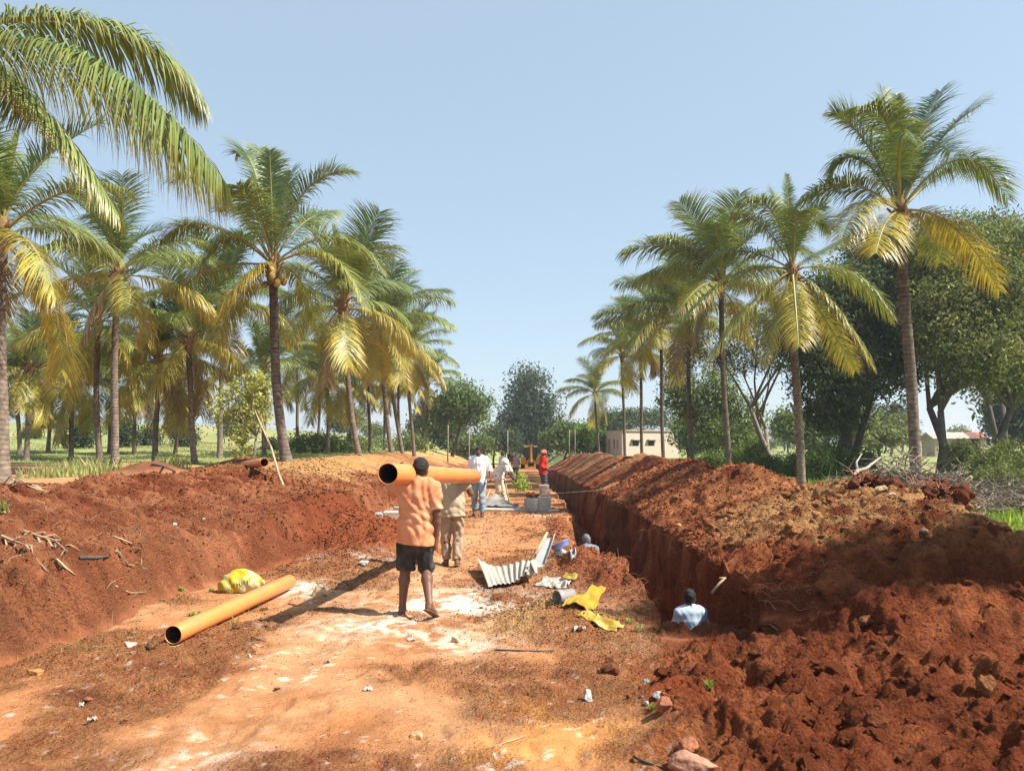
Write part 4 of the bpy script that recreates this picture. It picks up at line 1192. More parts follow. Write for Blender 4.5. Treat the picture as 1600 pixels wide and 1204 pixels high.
# ------------------------------------------------------------------ bodies and soft things from distance fields
def N3(p):
    p = np.asarray(p, float); return p / max(np.linalg.norm(p), 1e-9)
class SDF:
    def __init__(self):
        self.p = []
    def cone(self, a, b, ra, rb, k=0.03, flat=None, ff=1.0, clip=None):
        """tapered limb; flat/ff squeeze it along one axis; clip=(point, dir) cuts it off"""
        self.p.append(('c', np.array(a, float), np.array(b, float), ra, rb, k, None if flat is None else N3(flat), ff, clip)); return self
    def ell(self, c, r, basis=None, k=0.03, clip=None):
        self.p.append(('e', np.array(c, float), np.array(r, float), None, None, k, np.eye(3) if basis is None else np.array(basis, float), 1.0, clip)); return self
    def mesh(self, h, post=None, pad=0.05):
        lo = np.full(3, 1e9); hi = -lo
        for q in self.p:
            if q[0] == 'c':
                r = max(q[3], q[4])
                lo = np.minimum(lo, np.minimum(q[1], q[2]) - r); hi = np.maximum(hi, np.maximum(q[1], q[2]) + r)
            else:
                r = q[2].max(); lo = np.minimum(lo, q[1] - r); hi = np.maximum(hi, q[1] + r)
        lo -= pad; hi += pad
        n = np.ceil((hi - lo) / h).astype(int) + 1
        ax = [lo[i] + h * np.arange(n[i]) for i in range(3)]
        f = np.full(n, 1.0)
        for q in self.p:
            if q[0] == 'c':
                r = max(q[3], q[4]); a0 = np.minimum(q[1], q[2]) - r; a1 = np.maximum(q[1], q[2]) + r
            else:
                r = q[2].max(); a0 = q[1] - r; a1 = q[1] + r
            mg = max(0.05, q[5] + 2 * h)
            i0 = np.clip(((a0 - mg - lo) / h).astype(int), 0, n - 1); i1 = np.clip(((a1 + mg - lo) / h).astype(int) + 2, 1, n)
            sl = tuple(slice(i0[i], i1[i]) for i in range(3))
            G = np.stack(np.meshgrid(*[ax[i][sl[i]] for i in range(3)], indexing='ij'), -1)
            if q[0] == 'c':
                ab = q[2] - q[1]; L2 = max(ab @ ab, 1e-9)
                d = G - q[1]
                t = np.clip((d @ ab) / L2, 0, 1)
                w = d - t[..., None] * ab
                if q[6] is not None:
                    w = w + ((w @ q[6]) * (q[7] - 1))[..., None] * q[6]
                v = np.sqrt((w * w).sum(-1)) - (q[3] + (q[4] - q[3]) * t)
            else:
                d = (G - q[1]) @ q[6].T
                k0 = np.sqrt(((d / q[2]) ** 2).sum(-1)); k1 = np.sqrt(((d / q[2] ** 2) ** 2).sum(-1))
                v = k0 * (k0 - 1) / np.maximum(k1, 1e-6)
            if q[8] is not None:
                v = np.maximum(v, (G - np.array(q[8][0])) @ N3(q[8][1]))
            k = q[5]; o = f[sl]
            hh = np.maximum(k - np.abs(o - v), 0) / max(k, 1e-6)
            f[sl] = np.minimum(o, v) - hh * hh * k * 0.25
        if post is not None:
            G = np.meshgrid(*ax, indexing='ij')
            f = post(G[0], G[1], G[2], f)
        return surface_nets(f, lo, h)

def surface_nets(f, lo, h):
    f = np.pad(f, 1, constant_values=1.0); lo = lo - h
    ins = f < 0
    nx, ny, nz = f.shape
    c = np.zeros((nx - 1, ny - 1, nz - 1), np.int8)
    for i in (0, 1):
        for j in (0, 1):
            for k in (0, 1):
                c += ins[i:nx - 1 + i, j:ny - 1 + j, k:nz - 1 + k]
    act = (c > 0) & (c < 8)
    ids = np.argwhere(act)
    vid = np.full(act.shape, -1, np.int64); vid[act] = np.arange(len(ids))
    cor = np.array([(i, j, k) for i in (0, 1) for j in (0, 1) for k in (0, 1)])
    val = np.stack([f[ids[:, 0] + o[0], ids[:, 1] + o[1], ids[:, 2] + o[2]] for o in cor], 1)
    acc = np.zeros((len(ids), 3)); cnt = np.zeros(len(ids))
    for a in range(8):
        for b in range(a + 1, 8):
            if np.abs(cor[a] - cor[b]).sum() != 1: continue
            va, vb = val[:, a], val[:, b]
            m = (va < 0) != (vb < 0)
            t = np.where(m, va / np.where(m, va - vb, 1), 0)
            acc += np.where(m[:, None], cor[a] + t[:, None] * (cor[b] - cor[a]), 0); cnt += m
    V = lo + h * (ids + acc / np.maximum(cnt, 1)[:, None])
    Q = []
    for axn in range(3):
        o1, o2 = [(1, 2), (2, 0), (0, 1)][axn]
        s0 = [slice(None)] * 3; s1 = [slice(None)] * 3
        s0[axn] = slice(0, -1); s1[axn] = slice(1, None)
        A = ins[tuple(s0)]; Bq = ins[tuple(s1)]
        e = np.argwhere(A != Bq)
        e = e[(e[:, o1] > 0) & (e[:, o2] > 0) & (e[:, o1] < f.shape[o1] - 1) & (e[:, o2] < f.shape[o2] - 1)]
        if not len(e): continue
        def cell(d1, d2):
            g_ = e.copy(); g_[:, o1] -= d1; g_[:, o2] -= d2
            return vid[g_[:, 0], g_[:, 1], g_[:, 2]]
        q = np.stack([cell(1, 1), cell(0, 1), cell(0, 0), cell(1, 0)], 1)
        flip = ~A[e[:, 0], e[:, 1], e[:, 2]]
        q[flip] = q[flip][:, ::-1]
        Q.append(q)
    return V, np.concatenate(Q).astype(np.int32)

def hand_prims(S, wr, d, palm_n, thumb, curl=0.5, s=1.0):
    """palm, four unequal bent fingers and a thumb leaving the side of the palm"""
    d = N3(d); palm_n = N3(np.array(palm_n) - d * (np.array(palm_n) @ d)); side = np.cross(d, palm_n)
    if side @ np.array(thumb) < 0: side = -side
    wr = np.array(wr, float)
    pc = wr + d * 0.088 * s
    S.cone(wr, wr + d * 0.03 * s, .026 * s, .028 * s, .015, palm_n, 1.25)
    S.cone(wr + d * .03 * s, pc, .034 * s, .039 * s, .012, palm_n, 1.9)
    for i, (off, L) in enumerate(((.030, .070), (.011, .080), (-.009, .074), (-.028, .058))):
        p = pc + side * off * s - d * .012 * s
        dd = d + side * off * 1.5
        for j, fr in enumerate((.45, .32, .26)):
            a = curl * (0.5 + j * 0.9)
            v = N3(N3(dd) * math.cos(a) + palm_n * math.sin(a))
            q = p + v * L * fr * s * 1.15
            S.cone(p, q, (.0098 - .001 * j) * s, (.0092 - .001 * j) * s, .004)
            p = q
    t0 = wr + d * .035 * s + side * .026 * s
    t1 = t0 + N3(d * .6 + side * .8 + palm_n * .35) * .036 * s
    t2 = t1 + N3(d * .9 + side * .3 + palm_n * .5) * .030 * s
    S.cone(t0, t1, .0125 * s, .011 * s, .008); S.cone(t1, t2, .0108 * s, .0088 * s, .004)

def mat_skin(name, col):
    return mat_plain(name, col, 0.5, 0.14, 9.0, 0.15, 60, spec=0.4)
M_SKIN = mat_skin('skin', (0.155, 0.072, 0.040))
M_SKIN2 = mat_skin('skin_dark', (0.105, 0.050, 0.030))
M_HAIR = mat_plain('hair', (0.018, 0.013, 0.011), 0.55, 0.5, 40, 0.7, 120)
M_HAIRG = mat_plain('grey_hair', (0.16, 0.15, 0.14), 0.7, 0.5, 40, 0.7, 120)
M_EYE = mat_plain('eye', (0.5, 0.47, 0.42), 0.3, .05)
M_SOLE = mat_plain('sandal', (0.16, 0.095, 0.06), 0.8, .3, 14)

def cloth(name, col, **kw):
    k = dict(rough=0.9, var=0.12, scale=6.0, bump=0.25, bscale=90, spec=.15)
    k.update(kw)
    return mat_plain(name, col, **k)

def person(loc, rz, H, label, J=None, shirt=None, trousers=None, hair=None, skin=None, h=0.012, face=(0, 1, 0), hem=0.80, cuff=0.14, sleeve=0.62, hands=None,
           headgear=None, build_=1.0, sandals=False, waist_cut=0.93, eyes=False, shirt_len=None, collar=True, seed=0, beard=False, crease=1.0):
    """a standing figure facing local +Y, joints given for a height of 1.65 m"""
    s = H / 1.65
    D = dict(hipL=(-.088, 0, .87), hipR=(.088, 0, .87), kneeL=(-.10, .025, .47), kneeR=(.10, .025, .47), ankL=(-.10, -.01, .085), ankR=(.10, -.01, .085),
             toeL=(-.125, .15, .03), toeR=(.125, .15, .03), pel=(0, 0, .92), wai=(0, -.005, 1.06), che=(0, -.005, 1.25), nec=(0, -.012, 1.405), hea=(0, .012, 1.525),
             shL=(-.172, -.01, 1.345), shR=(.172, -.01, 1.345), elL=(-.225, -.03, 1.07), elR=(.225, -.03, 1.07), wrL=(-.235, .05, .84), wrR=(.235, .05, .84))
    D.update(J or {})
    D = {k: np.array(v, float) for k, v in D.items()}
    root = empty('person', Vector(loc), label, 'person')
    root.rotation_euler.z = rz
    root.scale = (s, s, s)
    w = build_
    fr = np.array([0, 1.0, 0])
    chest_f = N3(np.cross(D['shR'] - D['shL'], D['nec'] - D['pel'])) * -1
    if chest_f[1] < 0 and abs(chest_f[1]) > .3: chest_f = -chest_f
    fwd = N3(face); rt = N3(np.cross(fwd, [0, 0, 1])); up = np.cross(rt, fwd)
    B = np.array([rt, fwd, up])
    he = D['hea']
    def hp(a, b, c): return he + rt * a + fwd * b + up * c
    def torso(S, g=0.0, k=.05):
        S.cone(D['pel'] + [0, 0, -.03], D['pel'], (.135 + g) * w, (.145 + g) * w, k, fr, 1.32)
        S.cone(D['pel'], D['wai'], (.145 + g) * w, (.138 + g) * w, k, fr, 1.36)
        S.cone(D['wai'], D['che'], (.138 + g) * w, (.165 + g) * w, k, fr, 1.48)
        S.cone(D['che'], D['che'] + (D['nec'] - D['che']) * .5, (.165 + g) * w, (.12 + g) * w, k, fr, 1.5)
        S.cone(D['shL'], D['shR'], .058 + g, .058 + g, .06, fr, 1.0)
        S.cone(D['nec'] + (D['shL'] - D['nec']) * .55, D['nec'] + (D['shR'] - D['nec']) * .55, .055 + g * .6, .055 + g * .6, .06)
    # ---- body: one skin from scalp to soles
    S = SDF(); torso(S)
    S.cone(D['nec'] - [0, 0, .03], he - up * .03 - fwd * .012, .054, .052, .03)
    S.ell(hp(0, -.012, .03), (.074, .094, .098), B, .03)
    S.ell(hp(0, .028, -.055), (.056, .060, .062), B, .03)
    S.cone(hp(0, .083, .012), hp(0, .108, -.022), .010, .015, .014)                       # nose
    S.cone(hp(-.03, .078, .030), hp(.03, .078, .030), .012, .012, .015)                      # brow
    S.cone(hp(-.02, .082, -.054), hp(.02, .082, -.054), .009, .009, .010)                    # lips
    S.ell(hp(0, .070, -.095), (.022, .018, .018), B, .02)                                    # chin
    for q in (-1, 1):
        S.ell(hp(.076 * q, -.012, -.004), (.012, .024, .034), B, .008)                       # ear
    for q in 'LR':
        S.cone(D['hip' + q], D['knee' + q], .092 * w, .060, .035)
        kn, an = D['knee' + q], D['ank' + q]
        cf = kn + (an - kn) * .3 - fr * .014
        S.cone(kn, cf, .054, .056, .03); S.cone(cf, an, .056, .035, .03)
        toe = D['toe' + q]; fd = N3(toe - an * [1, 1, 1] + [0, 0, .055])
        heel = an - fd * .03 + [0, 0, -.045]
        S.cone(an, heel, .036, .032, .02); S.cone(an + [0, 0, -.015], toe, .036, .022, .02)
        S.cone(heel, toe, .030, .030, .02, (0, 0, 1), 1.3)
        for i in range(3):
            S.cone(toe + np.array([(i - 1) * .022, 0, 0]), toe + np.array([(i - 1) * .024, .028 - .006 * abs(i - 0), -.003]), .014, .011, .006)
        sh, el, wr = D['sh' + q], D['el' + q], D['wr' + q]
        S.cone(sh, el, .050 * w, .040, .035); S.cone(el, el + (wr - el) * .3, .040, .041, .025); S.cone(el + (wr - el) * .3, wr, .041, .026, .02)
        hk = dict(d=wr - el, n=(1 if q == 'L' else -1, 0, 0), t=(0, 1, 0), c=.45)
        hk.update((hands or {}).get(q, {}))
        hand_prims(S, wr, hk['d'], hk['n'], hk['t'], hk['c'])
    v, f = S.mesh(h)
    link('body', new_mesh('body', v, f), skin or M_SKIN, root)
    # ---- shirt
    rg = np.random.RandomState(seed); ph = rg.uniform(0, 6.28, 8)
    def folds(amp):
        def fn(x, y, z, f_):
            a = np.sin(34 * x + 21 * z + 3 * np.sin(8 * z + ph[0]) + 9 * y + ph[1]) * np.sin(13 * z + 5 * np.sin(11 * x + ph[2]) + ph[3])
            b = np.sin(19 * x - 30 * z + ph[4] + 4 * np.sin(7 * y + ph[5])) * np.sin(9 * x + 11 * z + ph[6])
            c = np.sin(62 * x + 24 * y + 5 * np.sin(16 * z + ph[7])) * np.sin(22 * z + ph[2])
            d = 1 - 2 * np.abs(np.sin(11 * x + 17 * z + 2.2 * np.sin(9 * z + ph[3]) + 1.5 * np.sin(14 * x + ph[5])))
            return f_ + amp * (a + .7 * b + .45 * c + .7 * d)
        return fn
    if shirt is not None:
        S = SDF(); torso(S, .017)
        hz = D['pel'] * 1.0; hz[2] = hem
        S.cone(D['wai'], hz, .160 * w, .182 * w, .05, fr, 1.28)
        S.cone(hz, hz - [0, 0, .03], .182 * w, .184 * w, .03, fr, 1.28)
        if collar:
            S.cone(D['nec'] - [0, 0, .02], D['nec'] + [0, 0, .022], .070, .066, .02)
        for q in 'LR':
            sh, el, wr = D['sh' + q], D['el' + q], D['wr' + q]
            if sleeve <= 1:
                e = sh + (el - sh) * sleeve
                S.cone(sh, e + (el - sh) * .1, .066 * w, .074 * w, .04, None, 1, (e, el - sh))
            else:
                e = el + (wr - el) * (sleeve - 1)
                S.cone(sh, el, .064 * w, .056, .04); S.cone(el, e + (wr - el) * .1, .056, .048, .03, None, 1, (e, wr - el))
        fo = folds(.0085 * crease)
        ncut = D['nec'][2] + (.03 if collar else .005)
        def post(x, y, z, f_):
            f_ = fo(x, y, z, f_)
            f_ = np.maximum(f_, hem + .012 * np.sin(9 * x + 5 * y + ph[0]) - z)
            # open neck
            nk = np.sqrt((x - D['nec'][0]) ** 2 + (y - D['nec'][1]) ** 2 + ((z - D['nec'][2] - .03) * .8) ** 2) - .058
            f_ = np.maximum(f_, -nk) if collar else np.maximum(f_, -(nk - .006))
            return f_
        v, f = S.mesh(h, post)
        link('shirt', new_mesh('shirt', v, f), shirt, root)
    # ---- trousers
    if trousers is not None:
        S = SDF()
        S.cone(D['pel'] - [0, 0, .05], D['pel'] + [0, 0, .06], .148 * w, .150 * w, .04, fr, 1.30)
        S.cone(D['hipL'] + [0, -.04, -.01], D['hipR'] + [0, -.04, -.01], .085 * w, .085 * w, .05)
        cuts = []
        for q in 'LR':
            hp_, kn, an = D['hip' + q], D['knee' + q], D['ank' + q]
            if cuff > D['knee' + q][2]:
                t = (hp_[2] - cuff) / max(hp_[2] - kn[2], 1e-6); e = hp_ + (kn - hp_) * t
                S.cone(hp_, e, .112 * w, .096, .03, None, 1, (e, kn - hp_))
                S.cone(e - (kn - hp_) * .13, e, .098, .104, .006, None, 1, (e, kn - hp_))     # rolled cuff
            else:
                t = min((kn[2] - cuff) / max(kn[2] - an[2], 1e-6), 1.0); e = kn + (an - kn) * t
                S.cone(hp_, kn, .108 * w, .078, .03); S.cone(kn, e + (an - kn) * .05, .078, .068, .03, None, 1, (e, an - kn))
        fo2 = folds(.0085)
        v, f = S.mesh(h, lambda x, y, z, f_: np.maximum(fo2(x, y, z, f_), z - hem - .02))
        link('trousers', new_mesh('trousers', v, f), trousers, root)
    # ---- hair or cloth round the head
    if hair is not None:
        S = SDF(); S.ell(hp(0, -.016, .036), (.083, .103, .104), B, .02)
        def post(x, y, z, f_):
            q = np.stack([x, y, z], -1) - he
            b = q @ fwd; c = q @ up; a = q @ rt
            f_ = f_ + .006 * np.sin(60 * a + 5 * np.sin(40 * c)) * np.sin(55 * b + 47 * c)
            return np.maximum(f_, (-.012 + .95 * b) - c)
        v, f = S.mesh(min(h, .012), post)
        link('hair', new_mesh('hair', v, f), hair, root)
    if headgear is not None:
        S = SDF(); S.ell(hp(0, -.012, .040), (.092, .110, .098), B, .02)
        S.cone(hp(-.07, -.05, .02), hp(.07, -.05, .035), .045, .045, .03); S.cone(hp(-.06, .05, .055), hp(.06, .04, .04), .04, .04, .03)
        S.ell(hp(.03, -.09, .03), (.045, .04, .05), B, .02)
        def post(x, y, z, f_):
            q = np.stack([x, y, z], -1) - he
            return np.maximum(f_ + .007 * np.sin(90 * (q @ up) + 30 * (q @ rt) + 18 * (q @ fwd)), (.0 + .30 * (q @ fwd)) - q @ up)
        v, f = S.mesh(min(h, .012), post)
        link('head_cloth', new_mesh('head_cloth', v, f), headgear, root)
    if beard:
        S = SDF(); S.cone(hp(-.022, .092, -.040), hp(.022, .092, -.040), .007, .007, .004)
        v, f = S.mesh(.006); link('moustache', new_mesh('moustache', v, f), M_HAIR, root)
    if eyes:
        for q in (-1, 1):
            mb = MB(); mb.lathe([(0.0005, -.011), (.008, -.008), (.011, 0), (.008, .008), (.0005, .011)], 10, Matrix.Translation(Vector(hp(.031 * q, .078, .010))))
            link('eye', new_mesh('eye', mb.v, mb.f), M_EYE, root)
            mb = MB(); mb.lathe([(0.0005, -.006), (.005, -.004), (.006, 0), (.005, .004), (.0005, .006)], 8, Matrix.Translation(Vector(hp(.031 * q, .087, .010))))
            link('pupil', new_mesh('pupil', mb.v, mb.f), M_HAIR, root)
    if sandals:
        for q in 'LR':
            an, toe = D['ank' + q], D['toe' + q]
            fd = N3(toe - an + [0, 0, .055]); nrm = N3(np.cross(np.cross(fd, [0, 0, 1]), fd))
            heel = an - fd * .04 - nrm * .072; tp = toe + fd * .03 - nrm * .024
            S = SDF(); S.cone(heel, tp, .042, .048, .01, nrm, 3.4)
            S.cone(toe - fd * .05 + np.cross(fd, nrm) * .045 - nrm * .01, toe - fd * .01 + nrm * .022, .009, .009, .01)
            S.cone(toe - fd * .05 - np.cross(fd, nrm) * .045 - nrm * .01, toe - fd * .01 + nrm * .022, .009, .009, .01)
            v, f = S.mesh(.008); link('sandal', new_mesh('sandal', v, f), M_SOLE, root)
    return root

def mat_stripes(name, a, b, period, duty=.5):
    m, nt, out = _nodes(name); L = nt.links
    tc = nt.nodes.new('ShaderNodeTexCoord'); sp = nt.nodes.new('ShaderNodeSeparateXYZ')
    L.new(tc.outputs['Object'], sp.inputs[0])
    md = nt.nodes.new('ShaderNodeMath'); md.operation = 'PINGPONG'; md.inputs[1].default_value = period / 2
    L.new(sp.outputs[2], md.inputs[0])
    gt = nt.nodes.new('ShaderNodeMath'); gt.operation = 'GREATER_THAN'; gt.inputs[1].default_value = period / 2 * duty
    L.new(md.outputs[0], gt.inputs[0])
    mx = nt.nodes.new('ShaderNodeMix'); mx.data_type = 'RGBA'
    mx.inputs['A'].default_value = (*a, 1); mx.inputs['B'].default_value = (*b, 1)
    L.new(gt.outputs[0], mx.inputs['Factor'])
    p = nt.nodes.new('ShaderNodeBsdfPrincipled'); p.inputs['Roughness'].default_value = .9
    L.new(mx.outputs['Result'], p.inputs['Base Color']); L.new(p.outputs[0], out.inputs['Surface'])
    return m

# ------------------------------------------------------------------ the people
# the man with the near end of the pipe on his left shoulder, seen from behind, in mid-stride
x1 = (652 - 800) / FPX * 8.15
P1 = Vector((x1, 8.15, gz(x1, 8.15) + .01))
person(P1, R(-4), 1.64, 'person in an orange shirt and rolled dark trousers carrying the near end of the pipe',
       dict(hipL=(-.095, 0, .87), hipR=(.085, 0, .87), kneeL=(-.125, .07, .48), kneeR=(.105, .03, .485), ankL=(-.15, .05, .085), ankR=(.185, -.22, .175),
            toeL=(-.175, .21, .03), toeR=(.215, -.08, .06), shL=(-.165, 0, 1.37), shR=(.178, -.01, 1.335), nec=(.01, -.01, 1.40), hea=(.045, .015, 1.52),
            elL=(-.30, .14, 1.27), wrL=(-.27, .24, 1.46), elR=(.225, -.03, 1.06), wrR=(.215, .0, .81)),
       shirt=cloth('orange_shirt', (0.60, 0.245, 0.115), dirt=(0.64, 0.38, 0.23), dscale=5, damt=.6), trousers=cloth('dark_trousers', (0.030, 0.030, 0.028), dirt=(.12, .10, .08), dscale=7, damt=.6), hair=M_HAIR,
       skin=M_SKIN, h=.0095, face=(.25, 1, -.05), hem=.745, cuff=.485, sleeve=.80, build_=1.06, sandals=True, seed=3,
       hands={'L': dict(d=(.15, .15, 1), n=(1, .1, 0), t=(0, -1, .2), c=.5), 'R': dict(d=(-.03, .05, -1), n=(-1, 0, 0), t=(0, 1, 0), c=.55)})
# the man with the far end on his right shoulder, head hidden behind the pipe
x2 = (708 - 800) / FPX * 11.2
P2 = Vector((x2, 11.2, gz(x2, 11.2) + .01))
person(P2, R(4), 1.60, 'person in a beige shirt and khaki trousers carrying the far end of the pipe',
       dict(pel=(0, 0, .90), wai=(-.005, .03, 1.03), che=(-.02, .08, 1.17), nec=(-.05, .15, 1.285), hea=(-.06, .26, 1.315), shL=(-.20, .09, 1.235), shR=(.145, .08, 1.265),
            elL=(-.245, .05, .97), wrL=(-.235, .11, .75), elR=(.27, .10, 1.05), wrR=(.21, .13, 1.30), kneeL=(-.10, .05, .47), kneeR=(.085, .04, .46), ankL=(-.09, .04, .085), ankR=(.07, -.12, .10), toeR=(.09, .03, .03), toeL=(-.11, .2, .03)),
       shirt=cloth('beige_shirt', (0.40, 0.31, 0.20), dirt=(.48, .41, .29), dscale=4, damt=.6), trousers=cloth('khaki_trousers', (0.36, 0.255, 0.165)), hair=M_HAIR, h=.011,
       face=(-.15, 1, -.25), hem=.72, cuff=.10, sleeve=.66, collar=False, sandals=True, seed=5, build_=.98,
       hands={'R': dict(d=(-.1, .1, 1), n=(-1, .1, 0), t=(0, -1, .2), c=.5)})
# white shirt and jeans, walking towards us
x3 = (748 - 800) / FPX * 19.0
person((x3, 19.0, gz(x3, 19.0) + .005), R(176), 1.70, 'person in a white shirt and faded blue jeans walking towards the camera',
       dict(kneeL=(-.10, .10, .48), ankL=(-.10, .10, .085), toeL=(-.12, .26, .03), kneeR=(.10, 0, .47), ankR=(.10, -.14, .11), toeR=(.12, 0, .03), elL=(-.27, -.03, 1.10), wrL=(-.30, .14, .93), elR=(.24, -.05, 1.07), wrR=(.24, .06, .85)),
       shirt=cloth('white_shirt', (0.80, 0.80, 0.82)), trousers=cloth('jeans', (0.20, 0.27, 0.31), dirt=(.42, .48, .5), dscale=5, damt=.7), hair=M_HAIR, skin=M_SKIN2, h=.013, face=(.1, 1, -.1), hem=.79, cuff=.09, sleeve=1.3, eyes=True, beard=True, sandals=True, seed=7)
# bending over the mortar with a hoe
x4 = (779 - 800) / FPX * 22.8
person((x4, 22.8, gz(x4, 22.8)), R(-98), 1.68, 'person in a cream shirt and cream trousers bending forward to work with a hoe',
       dict(wai=(0, .06, 1.04), che=(0, .17, 1.19), nec=(0, .27, 1.31), hea=(0, .36, 1.40), shL=(-.17, .23, 1.26), shR=(.17, .23, 1.26), elL=(-.2, .33, 1.0), wrL=(-.14, .45, .80), elR=(.2, .28, 1.02), wrR=(.12, .40, .86),
            kneeL=(-.12, .1, .48), ankL=(-.13, .20, .085), toeL=(-.14, .36, .03), ankR=(.10, -.16, .085), toeR=(.12, 0, .03)),
       shirt=cloth('cream_shirt', (0.72, 0.66, 0.58)), trousers=cloth('cream_trousers', (0.66, 0.50, 0.34)), hair=M_HAIR, skin=M_SKIN2, h=.015, face=(0, 1, -.5), hem=.78, cuff=.16, sleeve=1.1, seed=8, eyes=True)
# two men further up the road
x5 = (785 - 800) / FPX * 36.0
person((x5, 36.0, gz(x5, 36.0)), R(-60), 1.64, 'person in a white top and dark red cloth standing behind the bending person', None, shirt=cloth('white_top', (0.74, 0.70, 0.70)), trousers=cloth('maroon_cloth', (0.16, 0.035, 0.035)),
       hair=None, headgear=cloth('brown_cloth', (.22, .12, .07)), h=.018, face=(0, 1, -.2), hem=.95, cuff=.2, seed=9)
x6 = (805.5 - 800) / FPX * 46.0
person((x6, 46.0, gz(x6, 46.0)), R(170), 1.66, 'person in a red and white striped shirt standing left of the yellow digger', None, shirt=mat_stripes('striped_shirt', (.75, .68, .64), (.30, .05, .05), .12), trousers=cloth('grey_trousers', (0.16, 0.12, 0.11)),
       hair=None, headgear=cloth('grey_cloth', (.45, .36, .3)), h=.018, face=(.2, 1, -.2), hem=.78, cuff=.12, sleeve=.8, seed=10)
# red shirt, cloth round the head, by the trench
x7 = (849 - 800) / FPX * 27.0
person((x7, 27.0, gz(x7, 27.0)), R(-80), 1.70, 'person in a red shirt with a pink cloth tied round the head beside the trench', dict(elL=(-.24, .02, 1.08), wrL=(-.16, .2, 1.0), elR=(.26, -.12, 1.10), wrR=(.16, .10, 1.0)),
       shirt=cloth('red_shirt', (0.50, 0.030, 0.025)), trousers=cloth('slate_trousers', (0.09, 0.085, 0.10)), headgear=cloth('pink_cloth', (0.48, 0.17, 0.13)), skin=M_SKIN2, h=.015, face=(.1, 1, -.15), hem=.84, cuff=.1, sleeve=1.4, seed=11, eyes=True)
# in the trench
x8 = (1073 - 800) / FPX * 9.9
person((x8, 9.9, -1.63), R(3), 1.57, 'person in a light blue shirt standing in the trench with the back turned', dict(elL=(-.225, .03, 1.09), wrL=(-.19, .2, .95), elR=(.225, .03, 1.09), wrR=(.19, .2, .95), shL=(-.148, -.01, 1.34), shR=(.148, -.01, 1.34), nec=(0, .0, 1.40), hea=(0, .03, 1.515)),
       shirt=cloth('light_blue_shirt', (0.46, 0.57, 0.70), dirt=(.50, .46, .48), dscale=4, damt=.2), trousers=cloth('navy_trousers', (0.03, 0.035, 0.05)), hair=M_HAIR, h=.010, face=(0, 1, -.15), hem=.80, cuff=.1, sleeve=.75, seed=12, build_=.88, crease=.4)
x9 = 1.52
x9 = (917 - 800) / FPX * 14.2 + .02
person((x9, 14.2, -1.47), R(10), 1.62, 'person with grey hair stooping in the trench behind the blue basin', dict(wai=(0, .03, 1.05), che=(0, .08, 1.22), nec=(0, .13, 1.36), hea=(0, .19, 1.46), shL=(-.15, .1, 1.30), shR=(.15, .1, 1.30), elL=(-.22, .2, 1.04), elR=(.22, .2, 1.04), wrL=(-.15, .4, .85), wrR=(.15, .4, .85)),
       shirt=cloth('grey_shirt', (0.17, 0.20, 0.23)), trousers=cloth('brown_trousers', (0.08, 0.06, 0.05)), hair=M_HAIRG, skin=M_SKIN2, h=.014, face=(0, 1, -.4), hem=.8, cuff=.1, sleeve=.9, seed=13)

# ------------------------------------------------------------------ pipes
M_PIPE = mat_plain('orange_pipe', (0.72, 0.235, 0.062), 0.38, 0.05, 3.0, 0.04, 30, spec=.45, dirt=(0.46, 0.20, 0.085), dscale=3.5, damt=.6)
M_PIN = mat_plain('pipe_inside_shade', (.07, .035, .022), .8, .2)  # near-black colour stands in for the shade inside the orange bore
def pipe(a, b, r, label, rr=1.0):
    a, b = Vector(a), Vector(b)
    d = b - a; L = d.length
    M = a.to_4x4() if False else Matrix.Translation(a) @ d.to_track_quat('Z', 'Y').to_matrix().to_4x4()
    mb = MB()
    t = r * .07
    prof = [(r - t, L - .012), (r - t, L), (r - .004, L), (r, L - .004), (r, L * .75), (r, L * .5), (r, L * .25), (r, .004), (r - .004, 0), (r - t, 0), (r - t, .012)][::-1]
    mb.lathe(prof, 40, M)
    o = build('drainage_pipe', mb, M_PIPE, None, True, origin=a)
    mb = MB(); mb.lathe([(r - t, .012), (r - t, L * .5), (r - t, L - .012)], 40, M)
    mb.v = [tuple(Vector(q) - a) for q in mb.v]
    link('inner_wall_shade', new_mesh('inner_wall_shade', mb.v, mb.f), M_PIN, o)
    return tag(o, label, 'pipe', 'orange drainage pipes')
pa = at(606, 739.5, 7.45); pb = at(742, 743.5, 11.75)
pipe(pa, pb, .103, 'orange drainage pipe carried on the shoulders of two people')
ga = Vector(at(270, 1000, 6.95)); gb = Vector(at(452, 916, 9.45))
ga.z = gz(ga.x, ga.y) + .095; gb.z = gz(gb.x, gb.y) + .10
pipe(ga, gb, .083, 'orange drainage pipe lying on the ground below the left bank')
sa = at(381, 731, 18.6); sb = at(413, 722, 17.6)
sa.z = max(sa.z, gz(sa.x, sa.y) + .02); sb.z = max(sb.z, gz(sb.x, sb.y) + .05)
pipe(sa, sb, .10, 'short orange pipe end poking out over the top of the left bank')

